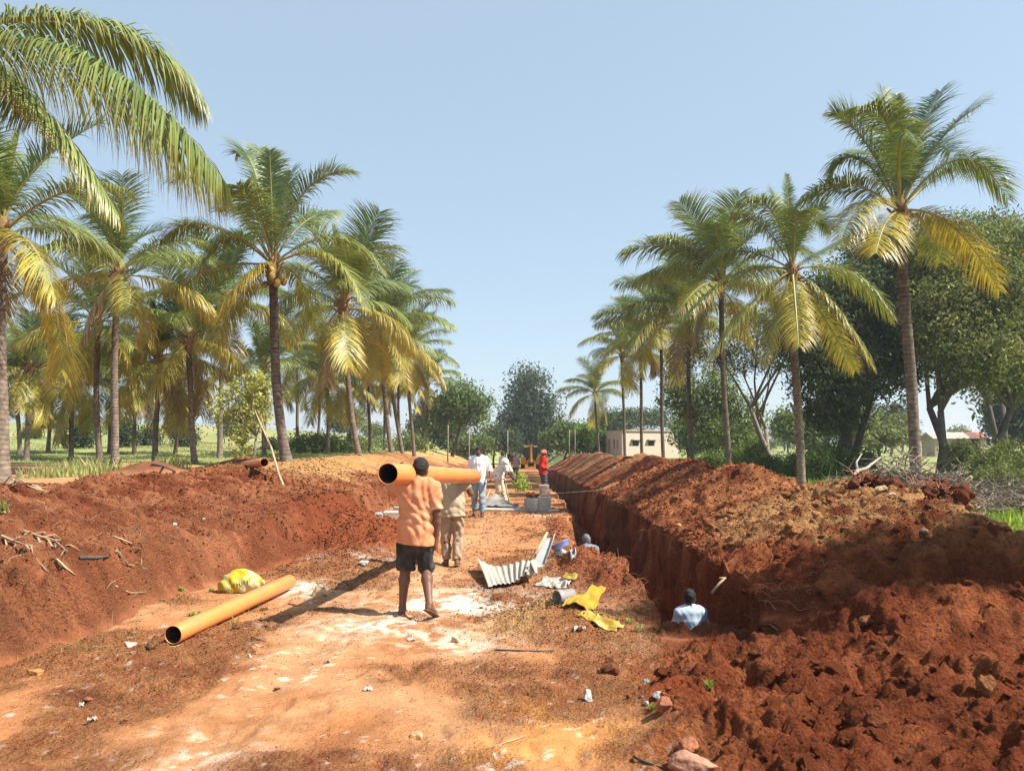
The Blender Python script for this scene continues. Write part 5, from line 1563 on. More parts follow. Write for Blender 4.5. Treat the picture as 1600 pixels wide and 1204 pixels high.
# ------------------------------------------------------------------ sacks, sheets and scraps
def crumple(name, corners, label, cat, mat, amp=.06, nu=26, nv=20, seed=0, lift=.015, thick=.012, folds=3.0, group=None, ground=True, sag=0.0):
    """a crumpled sheet between four world corners, lying on the ground, with real thickness"""
    A, Bc, Cc, Dc = [np.array(c, float) for c in corners]
    top = []
    u, v = np.meshgrid(np.linspace(0, 1, nu), np.linspace(0, 1, nv), indexing='ij')
    P = (A[None, None] * ((1 - u) * (1 - v))[..., None] + Bc * (u * (1 - v))[..., None] + Cc * (u * v)[..., None] + Dc * ((1 - u) * v)[..., None])
    n1 = fbm(u * folds, v * folds, 1.0, seed, 3); n2 = np.abs(vnoise(u * folds * 1.7 + 4, v * folds * 1.3, seed + 9))
    edge = .09 * fbm(u * 2.2, v * 2.2, 1.0, seed + 20, 2)
    P[..., 0] += edge * np.linalg.norm(Bc - A) * .6; P[..., 1] += .08 * fbm(u * 2.2 + 9, v * 2.2, 1.0, seed + 30, 2) * np.linalg.norm(Dc - A) * .6
    P[..., 2] += amp * (.6 * n1 + .9 * (.5 - n2)) - sag * np.sin(np.pi * np.clip(u * 1.15 - .1 * v, 0, 1)) ** 2
    if ground:
        for i in range(nu):
            for j in range(nv):
                P[i, j, 2] = max(P[i, j, 2], gz(P[i, j, 0], P[i, j, 1]) + lift)
    Q = P - np.array([0, 0, thick])
    V = np.concatenate([P.reshape(-1, 3), Q.reshape(-1, 3)])
    N = nu * nv; F = []
    for i in range(nu - 1):
        for j in range(nv - 1):
            a, b, c, d = i * nv + j, (i + 1) * nv + j, (i + 1) * nv + j + 1, i * nv + j + 1
            F.append((a, b, c, d)); F.append((N + d, N + c, N + b, N + a))
    per = [(i, 0) for i in range(nu)] + [(nu - 1, j) for j in range(1, nv)] + [(i, nv - 1) for i in range(nu - 2, -1, -1)] + [(0, j) for j in range(nv - 2, 0, -1)]
    for k in range(len(per)):
        a = per[k][0] * nv + per[k][1]; b = per[(k + 1) % len(per)]; b = b[0] * nv + b[1]
        F.append((b, a, N + a, N + b))
    c = (A + Bc + Cc + Dc) / 4
    o = link(name, new_mesh(name, V - c, F, None, True), mat); o.location = c
    return tag(o, label, cat, group)
M_YEL = mat_plain('yellow_plastic', (0.36, 0.225, 0.012), 0.55, 0.3, 4, 0.2, 25, spec=.4, dirt=(.38, .30, .13), dscale=4, damt=.7)
M_YEL2 = mat_plain('bright_yellow_plastic', (0.37, 0.215, 0.009), 0.55, 0.3, 4, 0.2, 25, spec=.4, dirt=(.34, .21, .03), dscale=5, damt=.5)
M_WPL = mat_plain('white_plastic', (0.42, 0.38, 0.33), 0.5, 0.2, 6, 0.2, 30, dirt=(.45, .32, .22), dscale=6, damt=.6)
def gp(px, d, dz=0.0):
    x = (px - 800) / FPX * d
    return np.array([x, d, gz(x, d) + dz])
crumple('yellow_sack', [hit(878, 951) + Vector((0, 0, .01)), hit(930, 957), hit(946, 944) + Vector((0, .05, .16)), hit(908, 948) + Vector((0, .1, .13))], 'folded yellow plastic sack propped up like a tent beside the trench', 'sack', M_YEL2, .045, 34, 26, seed=3, folds=2.0, ground=True, lift=.03, sag=-.05)
crumple('yellow_sack', [hit(898, 966), hit(962, 987), hit(974, 978), hit(915, 957)], 'flat crumpled yellow sack trailing towards the camera near the trench', 'sack', M_YEL, .05, 40, 20, seed=8, folds=2.6, sag=-.03)
crumple('plastic_sack', [hit(838, 914), hit(880, 919), hit(900, 905), hit(850, 904)], 'torn whitish sack with a yellow corner below the corrugated sheet', 'sack', M_WPL, .07, seed=12, folds=3.4)
crumple('yellow_scrap', [hit(878, 910) + Vector((0, 0, .05)), hit(898, 911) + Vector((0, 0, .05)), hit(903, 903) + Vector((0, 0, .05)), hit(882, 902) + Vector((0, 0, .05))], 'small yellow scrap of sacking at the corner of the torn white sack', 'scrap', M_YEL, .02, 10, 8, seed=14)
crumple('plastic_rag', [hit(866, 868), hit(892, 877), hit(898, 869), hit(872, 861)], 'grey white crumpled rag below the blue basin', 'rag', mat_plain('grey_plastic', (.45, .43, .41), .6, .3, 8, .3, 30), .08, seed=17, folds=3.2)
# corrugated sheets
def corr(name, P, label, mat, nu=90, nv=14, waves=9, amp=.018, th=.004):
    u = np.linspace(0, 1, nu); v = np.linspace(0, 1, nv)
    V = []; N = nu * nv
    pts = np.array([[P(a, b) for b in v] for a in u])
    du = np.gradient(pts, axis=0); dv = np.gradient(pts, axis=1)
    nn = np.cross(du, dv); nn /= np.maximum(np.linalg.norm(nn, axis=-1, keepdims=True), 1e-9)
    nn = np.where(nn[..., 2:3] < 0, -nn, nn)
    w = (np.sin(2 * np.pi * waves * u) * (.35 + .65 * np.clip(u * 1.3, 0, 1)))[:, None, None] * amp
    top = pts + nn * w; bot = top - nn * th
    V = np.concatenate([top.reshape(-1, 3), bot.reshape(-1, 3)])
    F = []
    for i in range(nu - 1):
        for j in range(nv - 1):
            a, b, c, d = i * nv + j, (i + 1) * nv + j, (i + 1) * nv + j + 1, i * nv + j + 1
            F.append((a, b, c, d)); F.append((N + d, N + c, N + b, N + a))
    per = [(i, 0) for i in range(nu)] + [(nu - 1, j) for j in range(1, nv)] + [(i, nv - 1) for i in range(nu - 2, -1, -1)] + [(0, j) for j in range(nv - 2, 0, -1)]
    for k in range(len(per)):
        a = per[k][0] * nv + per[k][1]; b = per[(k + 1) % len(per)]; b = b[0] * nv + b[1]
        F.append((b, a, N + a, N + b))
    c = V.mean(0)
    o = link(name, new_mesh(name, V - c, F, None, True), mat); o.location = c
    return tag(o, label, 'metal sheet')
M_SHEET = mat_plain('weathered_sheet', (0.38, 0.345, 0.285), 0.6, .14, 5, .2, 40, spec=.3, dirt=(.42, .33, .24), dscale=5, damt=.5)
M_SHEET2 = mat_plain('grey_sheet', (0.30, 0.30, 0.305), 0.55, .12, 5, .2, 40, spec=.3, dirt=(.42, .33, .24), dscale=5, damt=.4)
c00, c01 = np.array(at(763, 917, 9.45)), np.array(at(745, 871, 10.6))
c10, c11 = np.array(at(826, 892, 9.65)), np.array(at(834, 872, 10.35))
c00[2] = max(c00[2], gz(c00[0], c00[1]) + .02)
def sheetP(a, b):
    p = (c00 * (1 - a) + c10 * a) * (1 - b) + (c01 * (1 - a) + c11 * a) * b
    sag = -.10 * math.sin(math.pi * min(a * 1.05, 1)) * (.4 + .6 * b) + .02 * math.sin(7 * a + 3 * b)
    z = max(p[2] + sag, gz(p[0], p[1]) + .022)
    return (p[0], p[1], z)
corr('corrugated_sheet', sheetP, 'whitish corrugated roofing sheet lying bent on the road', M_SHEET, waves=9, amp=.012)
e0, e1, e2, e3 = [np.array(at(*q)) for q in ((829, 888, 9.8), (850, 840, 10.7), (867, 832, 10.75), (855, 870, 9.95))]
def sheetQ(a, b):
    p = (e0 * (1 - b) + e1 * b) * (1 - a) + (e3 * (1 - b) + e2 * b) * a
    p = p + np.array([.05 * math.sin(math.pi * a), 0, -.03 * math.sin(math.pi * a)])
    return tuple(p)
corr('bent_sheet', sheetQ, 'grey bent metal sheet standing up behind the corrugated one', M_SHEET2, nu=30, waves=1.5, amp=.01)
mb = MB(); mb.tube([at(826, 900, 9.7), at(834, 880, 9.8), at(838, 896, 9.6)], [.05, .06, .012], 6)
tag(build('torn_flap', mb, M_SHEET, None, False, origin=at(832, 893, 9.7)), 'pale torn flap between the corrugated sheet and the torn sack', 'scrap')
mb = MB(); mb.tube([at(836, 866, 10.2), at(846, 848, 10.4), at(855, 832, 10.6)], [.022, .021, .018], 8)
tag(build('wooden_stick', mb, M_STICK, None, True, origin=at(845, 850, 10.4)), 'pale wooden stick propped up beside the bent metal sheet', 'stick')
# blue basin, tipped
bc_ = at(877, 853, 11.9); M_ = Matrix.Translation(bc_) @ Matrix.Rotation(R(24), 4, 'Y').inverted() @ Matrix.Rotation(R(12), 4, 'X').inverted()
mb = MB(); r_ = .15
mb.lathe([(.01, -.035), (r_ * .72, -.035), (r_ * .80, -.028), (r_ * .97, .045), (r_ * 1.06, .05), (r_ * 1.06, .058), (r_ * .95, .058), (r_ * .76, -.02), (.01, -.024)], 32, M_)
M_BLUE = mat_plain('blue_plastic', (0.22, 0.28, 0.62), 0.4, .08, 5, spec=.45, dirt=(.5, .5, .62), dscale=6, damt=.5)
tag(build('basin', mb, M_BLUE, None, True, origin=bc_), 'blue plastic basin tipped on its side at the edge of the trench', 'basin')
# grey pipe collar
ea = hit(870, 943) + Vector((0, 0, .06)); eb = ea + Vector((.17, .12, .01))
mb = MB(); d_ = (eb - ea); Mx = Matrix.Translation(ea) @ d_.to_track_quat('Z', 'Y').to_matrix().to_4x4()
mb.lathe([(.072, 0), (.075, .004), (.075, .06), (.062, .075), (.062, .2), (.055, .2), (.055, .07), (.066, .055), (.066, 0)], 28, Mx, closed=True)
for k in range(4):
    pass
cl_ = build('pipe_collar', mb, mat_plain('grey_pvc', (.25, .235, .23), .5, .15, 6, dirt=(.4, .3, .22), dscale=8, damt=.4), None, True, origin=ea)
tag(cl_, 'short grey pipe collar lying beside the propped yellow sack', 'pipe fitting')
# full yellow sack by the left bank
yb = Vector(at(374, 936, 9.35)); yb.z = gz(yb.x, yb.y)
S = SDF()
S.ell((0, 0, .11), (.21, .15, .135), None, .06); S.ell((.13, .02, .10), (.13, .12, .10), None, .06); S.ell((-.12, -.02, .07), (.12, .12, .09), None, .06)
S.ell((.02, .02, .20), (.10, .08, .07), None, .05); S.cone((.17, .02, .13), (.245, 0, .10), .05, .035, .04); S.cone((-.13, 0, .02), (-.20, -.03, .02), .05, .03, .04)
def sackpost(x, y, z, f):
    f = f + .012 * np.sin(24 * x + 9 * z + 3 * np.sin(17 * y)) * np.sin(21 * z + 13 * x) + .008 * np.sin(50 * x + 31 * y) * np.sin(43 * z + 7)
    return np.maximum(f, -z)
v, f = S.mesh(.010, sackpost)
ys = link('yellow_sack', new_mesh('yellow_sack', v, f), mat_plain('yellow_white_sack', (0.46, 0.36, 0.02), .5, .1, 5, .2, 30, spec=.35, dirt=(.50, .48, .40), dscale=5.5, damt=.95)); ys.location = yb; ys.rotation_euler.z = .25
tag(ys, 'full yellow and white plastic sack lying behind the pipe on the ground', 'sack')
# dark printing on the sack: letters too worn to read
mb = MB()
S2 = random.Random(4)
def on_sack(a, zz_):          # point on the sack front at angle a
    best = None
    for t in np.linspace(.32, .02, 60):
        px_, py_ = math.sin(a) * t, -math.cos(a) * t * .8
        if best is None:
            d = np.min(((v - np.array([px_, py_, zz_])) ** 2).sum(1))
            if d < .00028: best = Vector((px_ * 1.02, py_ * 1.02, zz_))
    return best
for k in range(8):
    a = -.35 + k * .13; zz_ = .085 + .007 * k
    p = on_sack(a, zz_); p2 = on_sack(a, zz_ + .036); p3 = on_sack(a + .06, zz_ + (.036 if k % 2 else 0.0)); 
    if p and p2 and p3:
        n_ = Vector((math.sin(a), -math.cos(a), .2)).normalized() * .004
        mb.tube([p + n_, p2 + n_], .0042, 4); mb.tube([(p if k % 2 == 0 else p2) + n_, p3 + n_], .0042, 4)
if mb.v:
    o = link('print', new_mesh('print', mb.v, mb.f), mat_plain('ink', (.06, .05, .05), .7, .2), ys)

# ------------------------------------------------------------------ masonry by the trench
M_CONC = mat_plain('concrete', (0.36, 0.335, 0.30), .9, .2, 5, .4, 30, dirt=(.40, .25, .16), dscale=4, damt=.5)
M_CONC2 = mat_plain('pale_concrete', (0.50, 0.42, 0.33), .9, .2, 5, .4, 30, dirt=(.44, .26, .15), dscale=4, damt=.6)
M_BRICK = mat_plain('brick', (0.46, 0.27, 0.19), .9, .2, 9, .4, 40, dirt=(.5, .45, .4), dscale=6, damt=.6)
def rough_box(name, c, s, rz, label, cat, mat, seed, tilt=0.0, jag=.012, group=None):
    rr = random.Random(seed); mb = MB()
    mb.box((0, 0, 0), s, Matrix.Rotation(rz, 3, 'Z') @ Matrix.Rotation(tilt, 3, 'X'), bevel=.014)
    mb.v = [(a + rr.uniform(-jag, jag), b + rr.uniform(-jag, jag), c_ + rr.uniform(-jag, jag)) for a, b, c_ in mb.v]
    o = build(name, mb, mat, None, False); o.location = c
    return tag(o, label, cat, group)
mh = Vector((at(843, 795, 20.6))); mh.z = gz(mh.x, mh.y)
root = empty('inspection_chamber', mh, 'grey concrete inspection chamber standing beside the trench', 'manhole chamber')
mb = MB(); mb.box(mh + Vector((.10, 0, .20)), (.34, .46, .42), Matrix.Rotation(.12, 3, 'Z'), .02); build('block', mb, M_CONC, root)
mb = MB(); mb.lathe([(.235, -.04), (.24, 0), (.24, .34), (.225, .36), (.19, .36), (.185, .02), (.01, .02)], 28, Matrix.Translation(mh + Vector((-.17, -.03, .0)))); build('ring', mb, M_CONC, root, True)
rough_box('brick', mh + Vector((.14, -.02, .50)), (.25, .24, .16), .1, 'weathered brick block lower of the two on the concrete chamber', 'brick', M_BRICK, 3)
rough_box('brick', mh + Vector((.12, 0, .645)), (.24, .2, .115), -.15, 'pale brick topmost on the concrete chamber', 'brick', M_CONC2, 4)
S = SDF(); rr = random.Random(8)
for k in range(14):
    S.ell((rr.uniform(-.15, .12), rr.uniform(-.1, .1), rr.uniform(0, .09)), (rr.uniform(.03, .06),) * 3, None, .02)
v, f = S.mesh(.016); o = link('soil_clump', new_mesh('soil_clump', v, f, np.tile((.24, .075, .03), (len(v), 1))), M_SOIL); o.location = mh + Vector((-.17, -.02, .40))
tag(o, 'clump of red earth heaped on top of the concrete ring', 'soil clump')
b2 = Vector(at(612, 806, 16.8)); b2.z = gz(b2.x, b2.y)
rough_box('concrete_slab', b2 + Vector((.06, 0, .10)), (.48, .30, .20), .05, 'pale concrete kerb block in front, left of the pipe carriers', 'kerb block', M_CONC2, 5)
rough_box('concrete_slab', b2 + Vector((.14, .8, .13)), (.42, .26, .20), -.1, 'concrete kerb block standing behind the other, left of the pipe carriers', 'kerb block', M_CONC2, 6)
# slab strip across the road, mortar heap on a dark sheet
sl_a, sl_b = gp(757, 20.9), gp(872, 20.5)
mb = MB(); mid = (sl_a + sl_b) / 2; d_ = sl_b - sl_a
mb.box(Vector(mid) + Vector((0, 0, .02)), (np.linalg.norm(d_), .35, .09), Matrix.Rotation(math.atan2(d_[1], d_[0]), 3, 'Z'), .02)
tag(build('concrete_strip', mb, M_CONC2, None, False, origin=Vector(mid)), 'flat concrete strip lying across the dirt road', 'slab')
crumple('mixing_sheet', [gp(760, 21.2, .11), gp(805, 20.8, .11), gp(812, 22.2, .11), gp(765, 22.6, .11)], 'dark sheet spread under the heap of wet mortar', 'sheet', mat_plain('black_sheet', (.06, .055, .05), .6, .3, 5), .04, 18, 12, seed=22)
mc = Vector(gp(779, 21.6, .10)); mb = MB()
mb.grid(lambda a, b: (mc.x + (a - .5) * 1.15, mc.y + (b - .5) * 1.0, mc.z - .02 + .36 * max(0, 1 - math.hypot((a - .42) * 2.1, (b - .5) * 2.1)) ** .9 + .02 * math.sin(19 * a) * math.sin(23 * b + 5 * a)), 26, 26)
tag(build('mortar_heap', mb, mat_plain('mortar', (.30, .27, .24), .95, .25, 8, .6, 30), None, True, origin=mc), 'grey heap of mortar at the feet of the bending person', 'mortar heap')
# hoe and shovel
h0 = Vector(at(788, 745, 22.75)); h1 = Vector(at(796, 789, 22.3)); h1.z = max(h1.z, gz(h1.x, h1.y) + .12)
root = empty('hoe', h1, 'long handled hoe held by the bending person over the mortar', 'hoe')
mb = MB(); mb.tube([h0 + Vector((-.12, 0, .08)), h0, h1], [.017, .018, .017], 8); build('handle', mb, M_STICK, root, True)
mb = MB(); mb.box(h1 + Vector((.05, 0, -.04)), (.16, .19, .02), Matrix.Rotation(.7, 3, 'Y'), .004); build('blade', mb, mat_plain('steel', (.12, .11, .1), .5, .2, metal=.6), root)
s0 = Vector(at(766, 764, 21.9)); s1 = Vector(at(754, 791, 21.4)); s1.z = gz(s1.x, s1.y) + .05
root = empty('shovel', s1, 'shovel leaning behind the white shirted person', 'shovel')
mb = MB(); mb.tube([s0, s1], [.016, .017], 8); build('handle', mb, M_STICK, root, True)
mb = MB(); mb.grid(lambda a, b: (s1.x - .10 + .2 * a, s1.y - .12 + .24 * b, s1.z + .02 + .03 * math.cos(3.1 * (a - .5)) - .01 * b), 7, 7); build('blade', mb, mat_plain('steel_blade', (.14, .13, .12), .5, .2, metal=.6), root)
# string across the trench
mb = MB(); mb.tube([Vector((-0.6, 24.3, .22)), Vector((.4, 24.3, .20)), Vector((1.6, 24.2, .21)), Vector((2.7, 24.1, .30))], .0026, 5)
mb.tube([Vector((-.6, 24.3, gz(-.6, 24.3) - .05)), Vector((-.6, 24.3, .23))], .008, 6)
tag(build('marking_string', mb, mat_plain('string', (.55, .48, .40), .8, .1), None, True, origin=Vector((1, 24.2, .35))), 'white marking string stretched across the trench between two pegs', 'string')

# ------------------------------------------------------------------ the yellow digger, seen from behind
dg = Vector(at(829.5, 727, 88.0)); gy = 88.0
dg.z = gz(dg.x, gy)
dz = at(829.5, 696, gy).z - 2.75          # height that puts the roof where it is
dg.z = min(dg.z, dz)
root = empty('backhoe_loader', dg, 'yellow backhoe loader at the far end of the road seen from behind', 'digger')
M_DY = mat_plain('digger_yellow', (0.80, 0.36, 0.015), .45, .08, 2, spec=.4, dirt=(.5, .25, .08), dscale=2, damt=.4)
M_DK = mat_plain('digger_black', (.03, .03, .03), .6, .2)
M_GL = mat_plain('cab_glass', (.05, .07, .08), .12, .05, spec=.6)
M_TY = mat_plain('tyre', (.03, .028, .026), .9, .2)
def bxp(name, c, s, m, rot=None, bev=.03, par=None):
    mb = MB(); mb.box(dg + Vector(c), s, rot, bev); return build(name, mb, m, par or root)
bxp('chassis', (0, 1.2, .85), (1.0, 3.6, .5), M_DY); bxp('bonnet', (0, 2.6, 1.35), (.9, 1.5, .7), M_DY)
cabf = bxp('cab', (0, .75, 1.15), (1.45, 1.3, .5), M_DK)
for sx in (-.68, .68):
    for sy in (.15, 1.35):
        bxp('cab_post', (sx, sy, 2.0), (.09, .09, 1.3), M_DK, None, .015)
bxp('rear_window', (0, .16, 1.98), (1.24, .03, 1.12), M_GL, None, .005); bxp('front_window', (0, 1.34, 1.98), (1.24, .03, 1.12), M_GL, None, .005)
for sx in (-.69, .69): bxp('side_window', (sx, .75, 1.98), (.03, 1.08, 1.12), M_GL, None, .005)
bxp('roof', (0, .75, 2.70), (1.62, 1.6, .14), M_DY, None, .05)
for sx in (-.55, .55): bxp('work_light', (sx, -.08, 2.66), (.42, .08, .15), mat_plain('lamp_glass', (.85, .80, .62), .2, .03), None, .02)
mb = MB(); mb.lathe([(.01, .22), (.06, .2), (.08, .1), (.08, 0), (.01, 0)], 14, Matrix.Translation(dg + Vector((-.2, .5, 2.78)))); build('beacon', mb, mat_plain('beacon_amber', (.45, .10, .03), .3, .05), root, True)
for sx, r_, y_ in ((-.98, .72, .2), (.98, .72, .2), (-.85, .48, 2.7), (.85, .48, 2.7)):
    Mw = Matrix.Translation(dg + Vector((sx, y_, r_))) @ Matrix.Rotation(R(90), 4, 'Y')
    mb = MB(); mb.lathe([(r_ * .5, -.2), (r_ * .93, -.2), (r_, -.13), (r_, .13), (r_ * .93, .2), (r_ * .5, .2)], 26, Mw, closed=True); w_ = build('wheel', mb, M_TY, root, True)
    mb = MB(); mb.lathe([(.01, -.16), (r_ * .5, -.16), (r_ * .52, .16), (.01, .16)], 20, Mw); build('rim', mb, M_DY, root, True)
for sx in (-1, 1):
    bxp('stabiliser', (sx * .86, -.35, 1.0), (.62, .34, .78), M_DY, None, .04); bxp('stabiliser_foot', (sx * .95, -.4, .33), (.42, .36, .09), M_DK)
bxp('kingpost', (0, -.45, .95), (.5, .35, .8), M_DY)
mb = MB(); mb.box(dg + Vector((.02, -.75, 2.0)), (.26, .34, 1.75), Matrix.Rotation(R(14), 3, 'X'), .04); build('boom', mb, M_DY, root)
mb = MB(); mb.box(dg + Vector((.02, -1.35, 1.65)), (.22, .28, 1.7), Matrix.Rotation(R(-18), 3, 'X'), .04); build('dipper_arm', mb, M_DY, root)
mb = MB(); mb.tube([dg + Vector((.02, -.95, 1.4)), dg + Vector((.02, -1.1, 2.5))], .07, 10); build('hydraulic_ram', mb, mat_plain('chrome', (.5, .5, .5), .3, .05, metal=1), root, True)
mb = MB(); mb.grid(lambda a, b: dg + Vector(((a - .5) * .62, -1.35 + .42 * math.cos(3.4 * b), .62 + .40 * math.sin(3.4 * b - .4))), 5, 12)
for sx in (-.31, .31): mb.box(dg + Vector((sx, -1.35, .62)), (.03, .55, .5), None, .01)
for k in range(4): mb.box(dg + Vector((-.24 + .16 * k, -1.02, .45)), (.06, .1, .16), None, .01)
build('bucket', mb, M_DK, root)
bxp('loader_bucket', (0, 4.3, .55), (2.2, .7, .75), M_DY); bxp('loader_arm', (-.5, 3.4, 1.0), (.14, 2.0, .2), M_DY); bxp('loader_arm', (.5, 3.4, 1.0), (.14, 2.0, .2), M_DY)

# ------------------------------------------------------------------ the pale house
M_WALL = mat_plain('plaster', (0.52, 0.42, 0.33), .92, .1, 1.2, .15, 12, dirt=(.46, .36, .28), dscale=1.2, damt=.5)
M_SLAB = mat_plain('roof_slab', (0.40, 0.31, 0.25), .92, .2, 2)
M_DARK = mat_plain('dark_opening', (.04, .032, .028), .8, .2)
M_FRAME = mat_plain('window_frame', (.16, .11, .08), .8, .2)
hd = 83.0
H0 = at(975, 715, hd); H1 = at(1061, 715, hd + 5.5); Hb = at(941, 715, hd + 11.0)
zb = -.1; zt_ = at(975, 673, hd).z
H0, H1, Hb = [Vector((p.x, p.y, zb)) for p in (H0, H1, Hb)]
root = empty('house', H0, 'small pale plastered flat roofed house behind the right palm row', 'house')
def wall(p0, p1, z0, z1, openings, th=.22):
    """openings: (s0, s1, z0, z1) along the wall; reveals are real"""
    d = (p1 - p0); L = d.length; d = d.normalized(); n = Vector((d.y, -d.x, 0))
    if n.y > 0 and abs(n.y) > .5: n = -n
    mb = MB()
    xs = sorted(set([0, L] + [o[0] for o in openings] + [o[1] for o in openings])); zs = sorted(set([z0, z1] + [o[2] for o in openings] + [o[3] for o in openings]))
    for i in range(len(xs) - 1):
        for k in range(len(zs) - 1):
            cx, cz = (xs[i] + xs[i + 1]) / 2, (zs[k] + zs[k + 1]) / 2
            if any(o[0] < cx < o[1] and o[2] < cz < o[3] for o in openings): continue
            a, b = p0 + d * xs[i], p0 + d * xs[i + 1]
            vs = [Vector((q.x, q.y, z)) + n * s_ for s_ in (0, -th) for q, z in ((a, zs[k]), (b, zs[k]), (b, zs[k + 1]), (a, zs[k + 1]))]
            mb.add(vs, [(0, 1, 2, 3), (7, 6, 5, 4), (0, 4, 5, 1), (1, 5, 6, 2), (2, 6, 7, 3), (3, 7, 4, 0)])
    return mb, d, n
def window(p0, d, n, o, par, name='window', shade=True):
    s0, s1, z0, z1 = o
    c = p0 + d * ((s0 + s1) / 2); rot = Matrix((d, -n, Vector((0, 0, 1)))).transposed()
    mb = MB(); w_, h_ = s1 - s0, z1 - z0
    for dx, dz_, sx, sz in ((-w_ / 2 + .03, 0, .06, h_), (w_ / 2 - .03, 0, .06, h_), (0, h_ / 2 - .03, w_ - .12, .06), (0, -h_ / 2 + .03, w_ - .12, .06), (0, 0, .04, h_ - .12)):
        mb.box(Vector((c.x, c.y, (z0 + z1) / 2 + dz_)) + d * dx - n * .10, (sx, .06, sz), rot)
    f_ = build(name, mb, M_FRAME, root)
    mb = MB(); mb.box(Vector((c.x, c.y, (z0 + z1) / 2)) - n * .155, (w_ - .02, .02, h_ - .02), rot)
    pn = build('pane', mb, M_DARK, None); pn.location = -Vector(root.location); pn.parent = f_
    if shade:
        mb = MB(); mb.box(Vector((c.x, c.y, z1 + .08)) + n * .215, (w_ + .5, .43, .08), rot); build('sunshade', mb, M_SLAB, root)
opf = [(1.35, 2.35, 1.35, 1.95), (3.85, 4.85, 1.35, 1.95)]
mbw, d, n = wall(H0, H1, zb, zt_, opf); build('wall', mbw, M_WALL, root)
for o in opf: window(H0, d, n, o, root)
Ls = (Hb - H0).length
opl = [(Ls * .15, Ls * .22, 1.0, 2.0), (Ls * .30, Ls * .37, 1.0, 2.0), (Ls * .52, Ls * .62, zb, 2.05), (Ls * .80, Ls * .87, 1.0, 2.0)]
mbw, d, n = wall(H0, Hb, zb, zt_, opl)
n = Vector((-abs(n.x), n.y if n.x < 0 else -n.y, 0))
build('wall', mbw, M_WALL, root)
for o in opl[:2] + opl[3:]: window(H0, d, n, o, root, shade=False)
window(H0, d, n, opl[2], root, 'door', False)
Hc = H1 + (Hb - H0)
mbw, _, _ = wall(H1, Hc, zb, zt_, []); build('wall', mbw, M_WALL, root)
mbw, _, _ = wall(Hb, Hc, zb, zt_, []); build('wall', mbw, M_WALL, root)
mb = MB(); ctr = (H0 + Hc) / 2; ex = (H1 - H0).normalized(); ey = (Hb - H0).normalized()
q = [H0 - ex * .18 - ey * .18, H1 + ex * .18 - ey * .18, Hc + ex * .18 + ey * .18, Hb - ex * .18 + ey * .18]
vs = [Vector((p.x, p.y, z)) for z in (zt_ + .002, zt_ + .13) for p in q]
mb.add(vs, [(3, 2, 1, 0), (4, 5, 6, 7), (0, 1, 5, 4), (1, 2, 6, 5), (2, 3, 7, 6), (3, 0, 4, 7)]); build('roof', mb, M_SLAB, root)

# ------------------------------------------------------------------ poles, sticks, dead wood
rr = random.Random(31)
for px, d, ytop, lab in ((700, 60, 664, 'thin pale post in front of the leafy tree'), (793, 66, 672, 'thin pale post above the bending person'), (733, 58, 668, 'thin pale post behind the white shirted person'),
                         (889, 76, 672, 'thin post left of the small far palm'), (898, 78, 671, 'thin post close beside the small far palm'), (532, 58, 690, 'short post behind the left bank')):
    x = (px - 800) / FPX * d; mb = MB(); zg = gz(x, d)
    mb.tube([(x, d, zg - .3), (x + .02, d, at(px, ytop, d).z)], [.055, .045], 8)
    tag(build('post', mb, M_BARKP, None, True, origin=Vector((x, d, zg))), lab, 'post')
p0, p1, p2, p3 = at(398, 640, 19.0), at(424, 700, 18.0), at(436, 742, 17.2), at(455, 787, 16.2)
mb = MB(); mb.tube([p0, at(404, 655, 18.8), p1, p2, p3], [.010, .016, .024, .027, .026], 8); mb.tube([p1, at(414, 672, 18.2), at(408, 648, 18.2)], [.014, .01, .006], 6)
tag(build('stick', mb, M_STICK, None, True, origin=p3), 'long crooked stick leaning on the red left bank', 'stick')

def brush(name, c, size, n, label, cat, mat, seed, rad=.012, flat=.5, pal=None):
    rr = random.Random(seed); mb = MB(); c = Vector(c)
    for k in range(n):
        a = rr.uniform(0, 6.28); q = rr.random() ** .6
        p = c + Vector((math.cos(a) * q * size[0] * .7, math.sin(a) * q * size[1] * .7, rr.random() * size[2] * (1 - q * .7)))
        d = Vector((rr.uniform(-1, 1), rr.uniform(-1, 1), rr.uniform(-.3, .7) * flat)).normalized() * rr.uniform(.3, .8) * size[0] * .6
        m_ = p + d * .5 + Vector((rr.uniform(-.1, .1), rr.uniform(-.1, .1), rr.uniform(-.02, .14)))
        e = p + d
        r_ = rad * rr.uniform(.5, 1.5)
        mb.tube([p, m_, e], [r_, r_ * .75, r_ * .3], 4, False)
        if rr.random() < .6:
            mb.tube([m_, m_ + Vector((rr.uniform(-.3, .3), rr.uniform(-.3, .3), rr.uniform(-.05, .3)))], [r_ * .5, r_ * .2], 3, False)
    o = build(name, mb, mat, None, True, origin=c)
    return tag(o, label, cat)
for px, py, d, sz, n, lab, sd in ((1330, 748, 16.8, (1.4, .8, .95), 400, 'low heap of cut brushwood left of the tallest right palm', 1), (1405, 730, 17.6, (1.5, .9, 1.6), 520, 'tall tangle of dead branches around the foot of the tallest right palm', 2),
                              (1478, 742, 17.4, (1.4, .9, 1.2), 400, 'heap of dead branches right of the tallest palm', 3), (1565, 762, 19.5, (1.6, .9, .8), 340, 'grey brushwood heap behind the bright grass at the right edge', 4)):
    x = (px - 800) / FPX * d; brush('brush_pile', (x, d, gz(x, d) + .15), sz, n, lab, 'brush pile', M_TWIG, 400 + sd, .014)
lg = [at(1318, 770, 15.4), at(1330, 746, 15.6), at(1345, 728, 15.9), at(1362, 716, 16.2)]
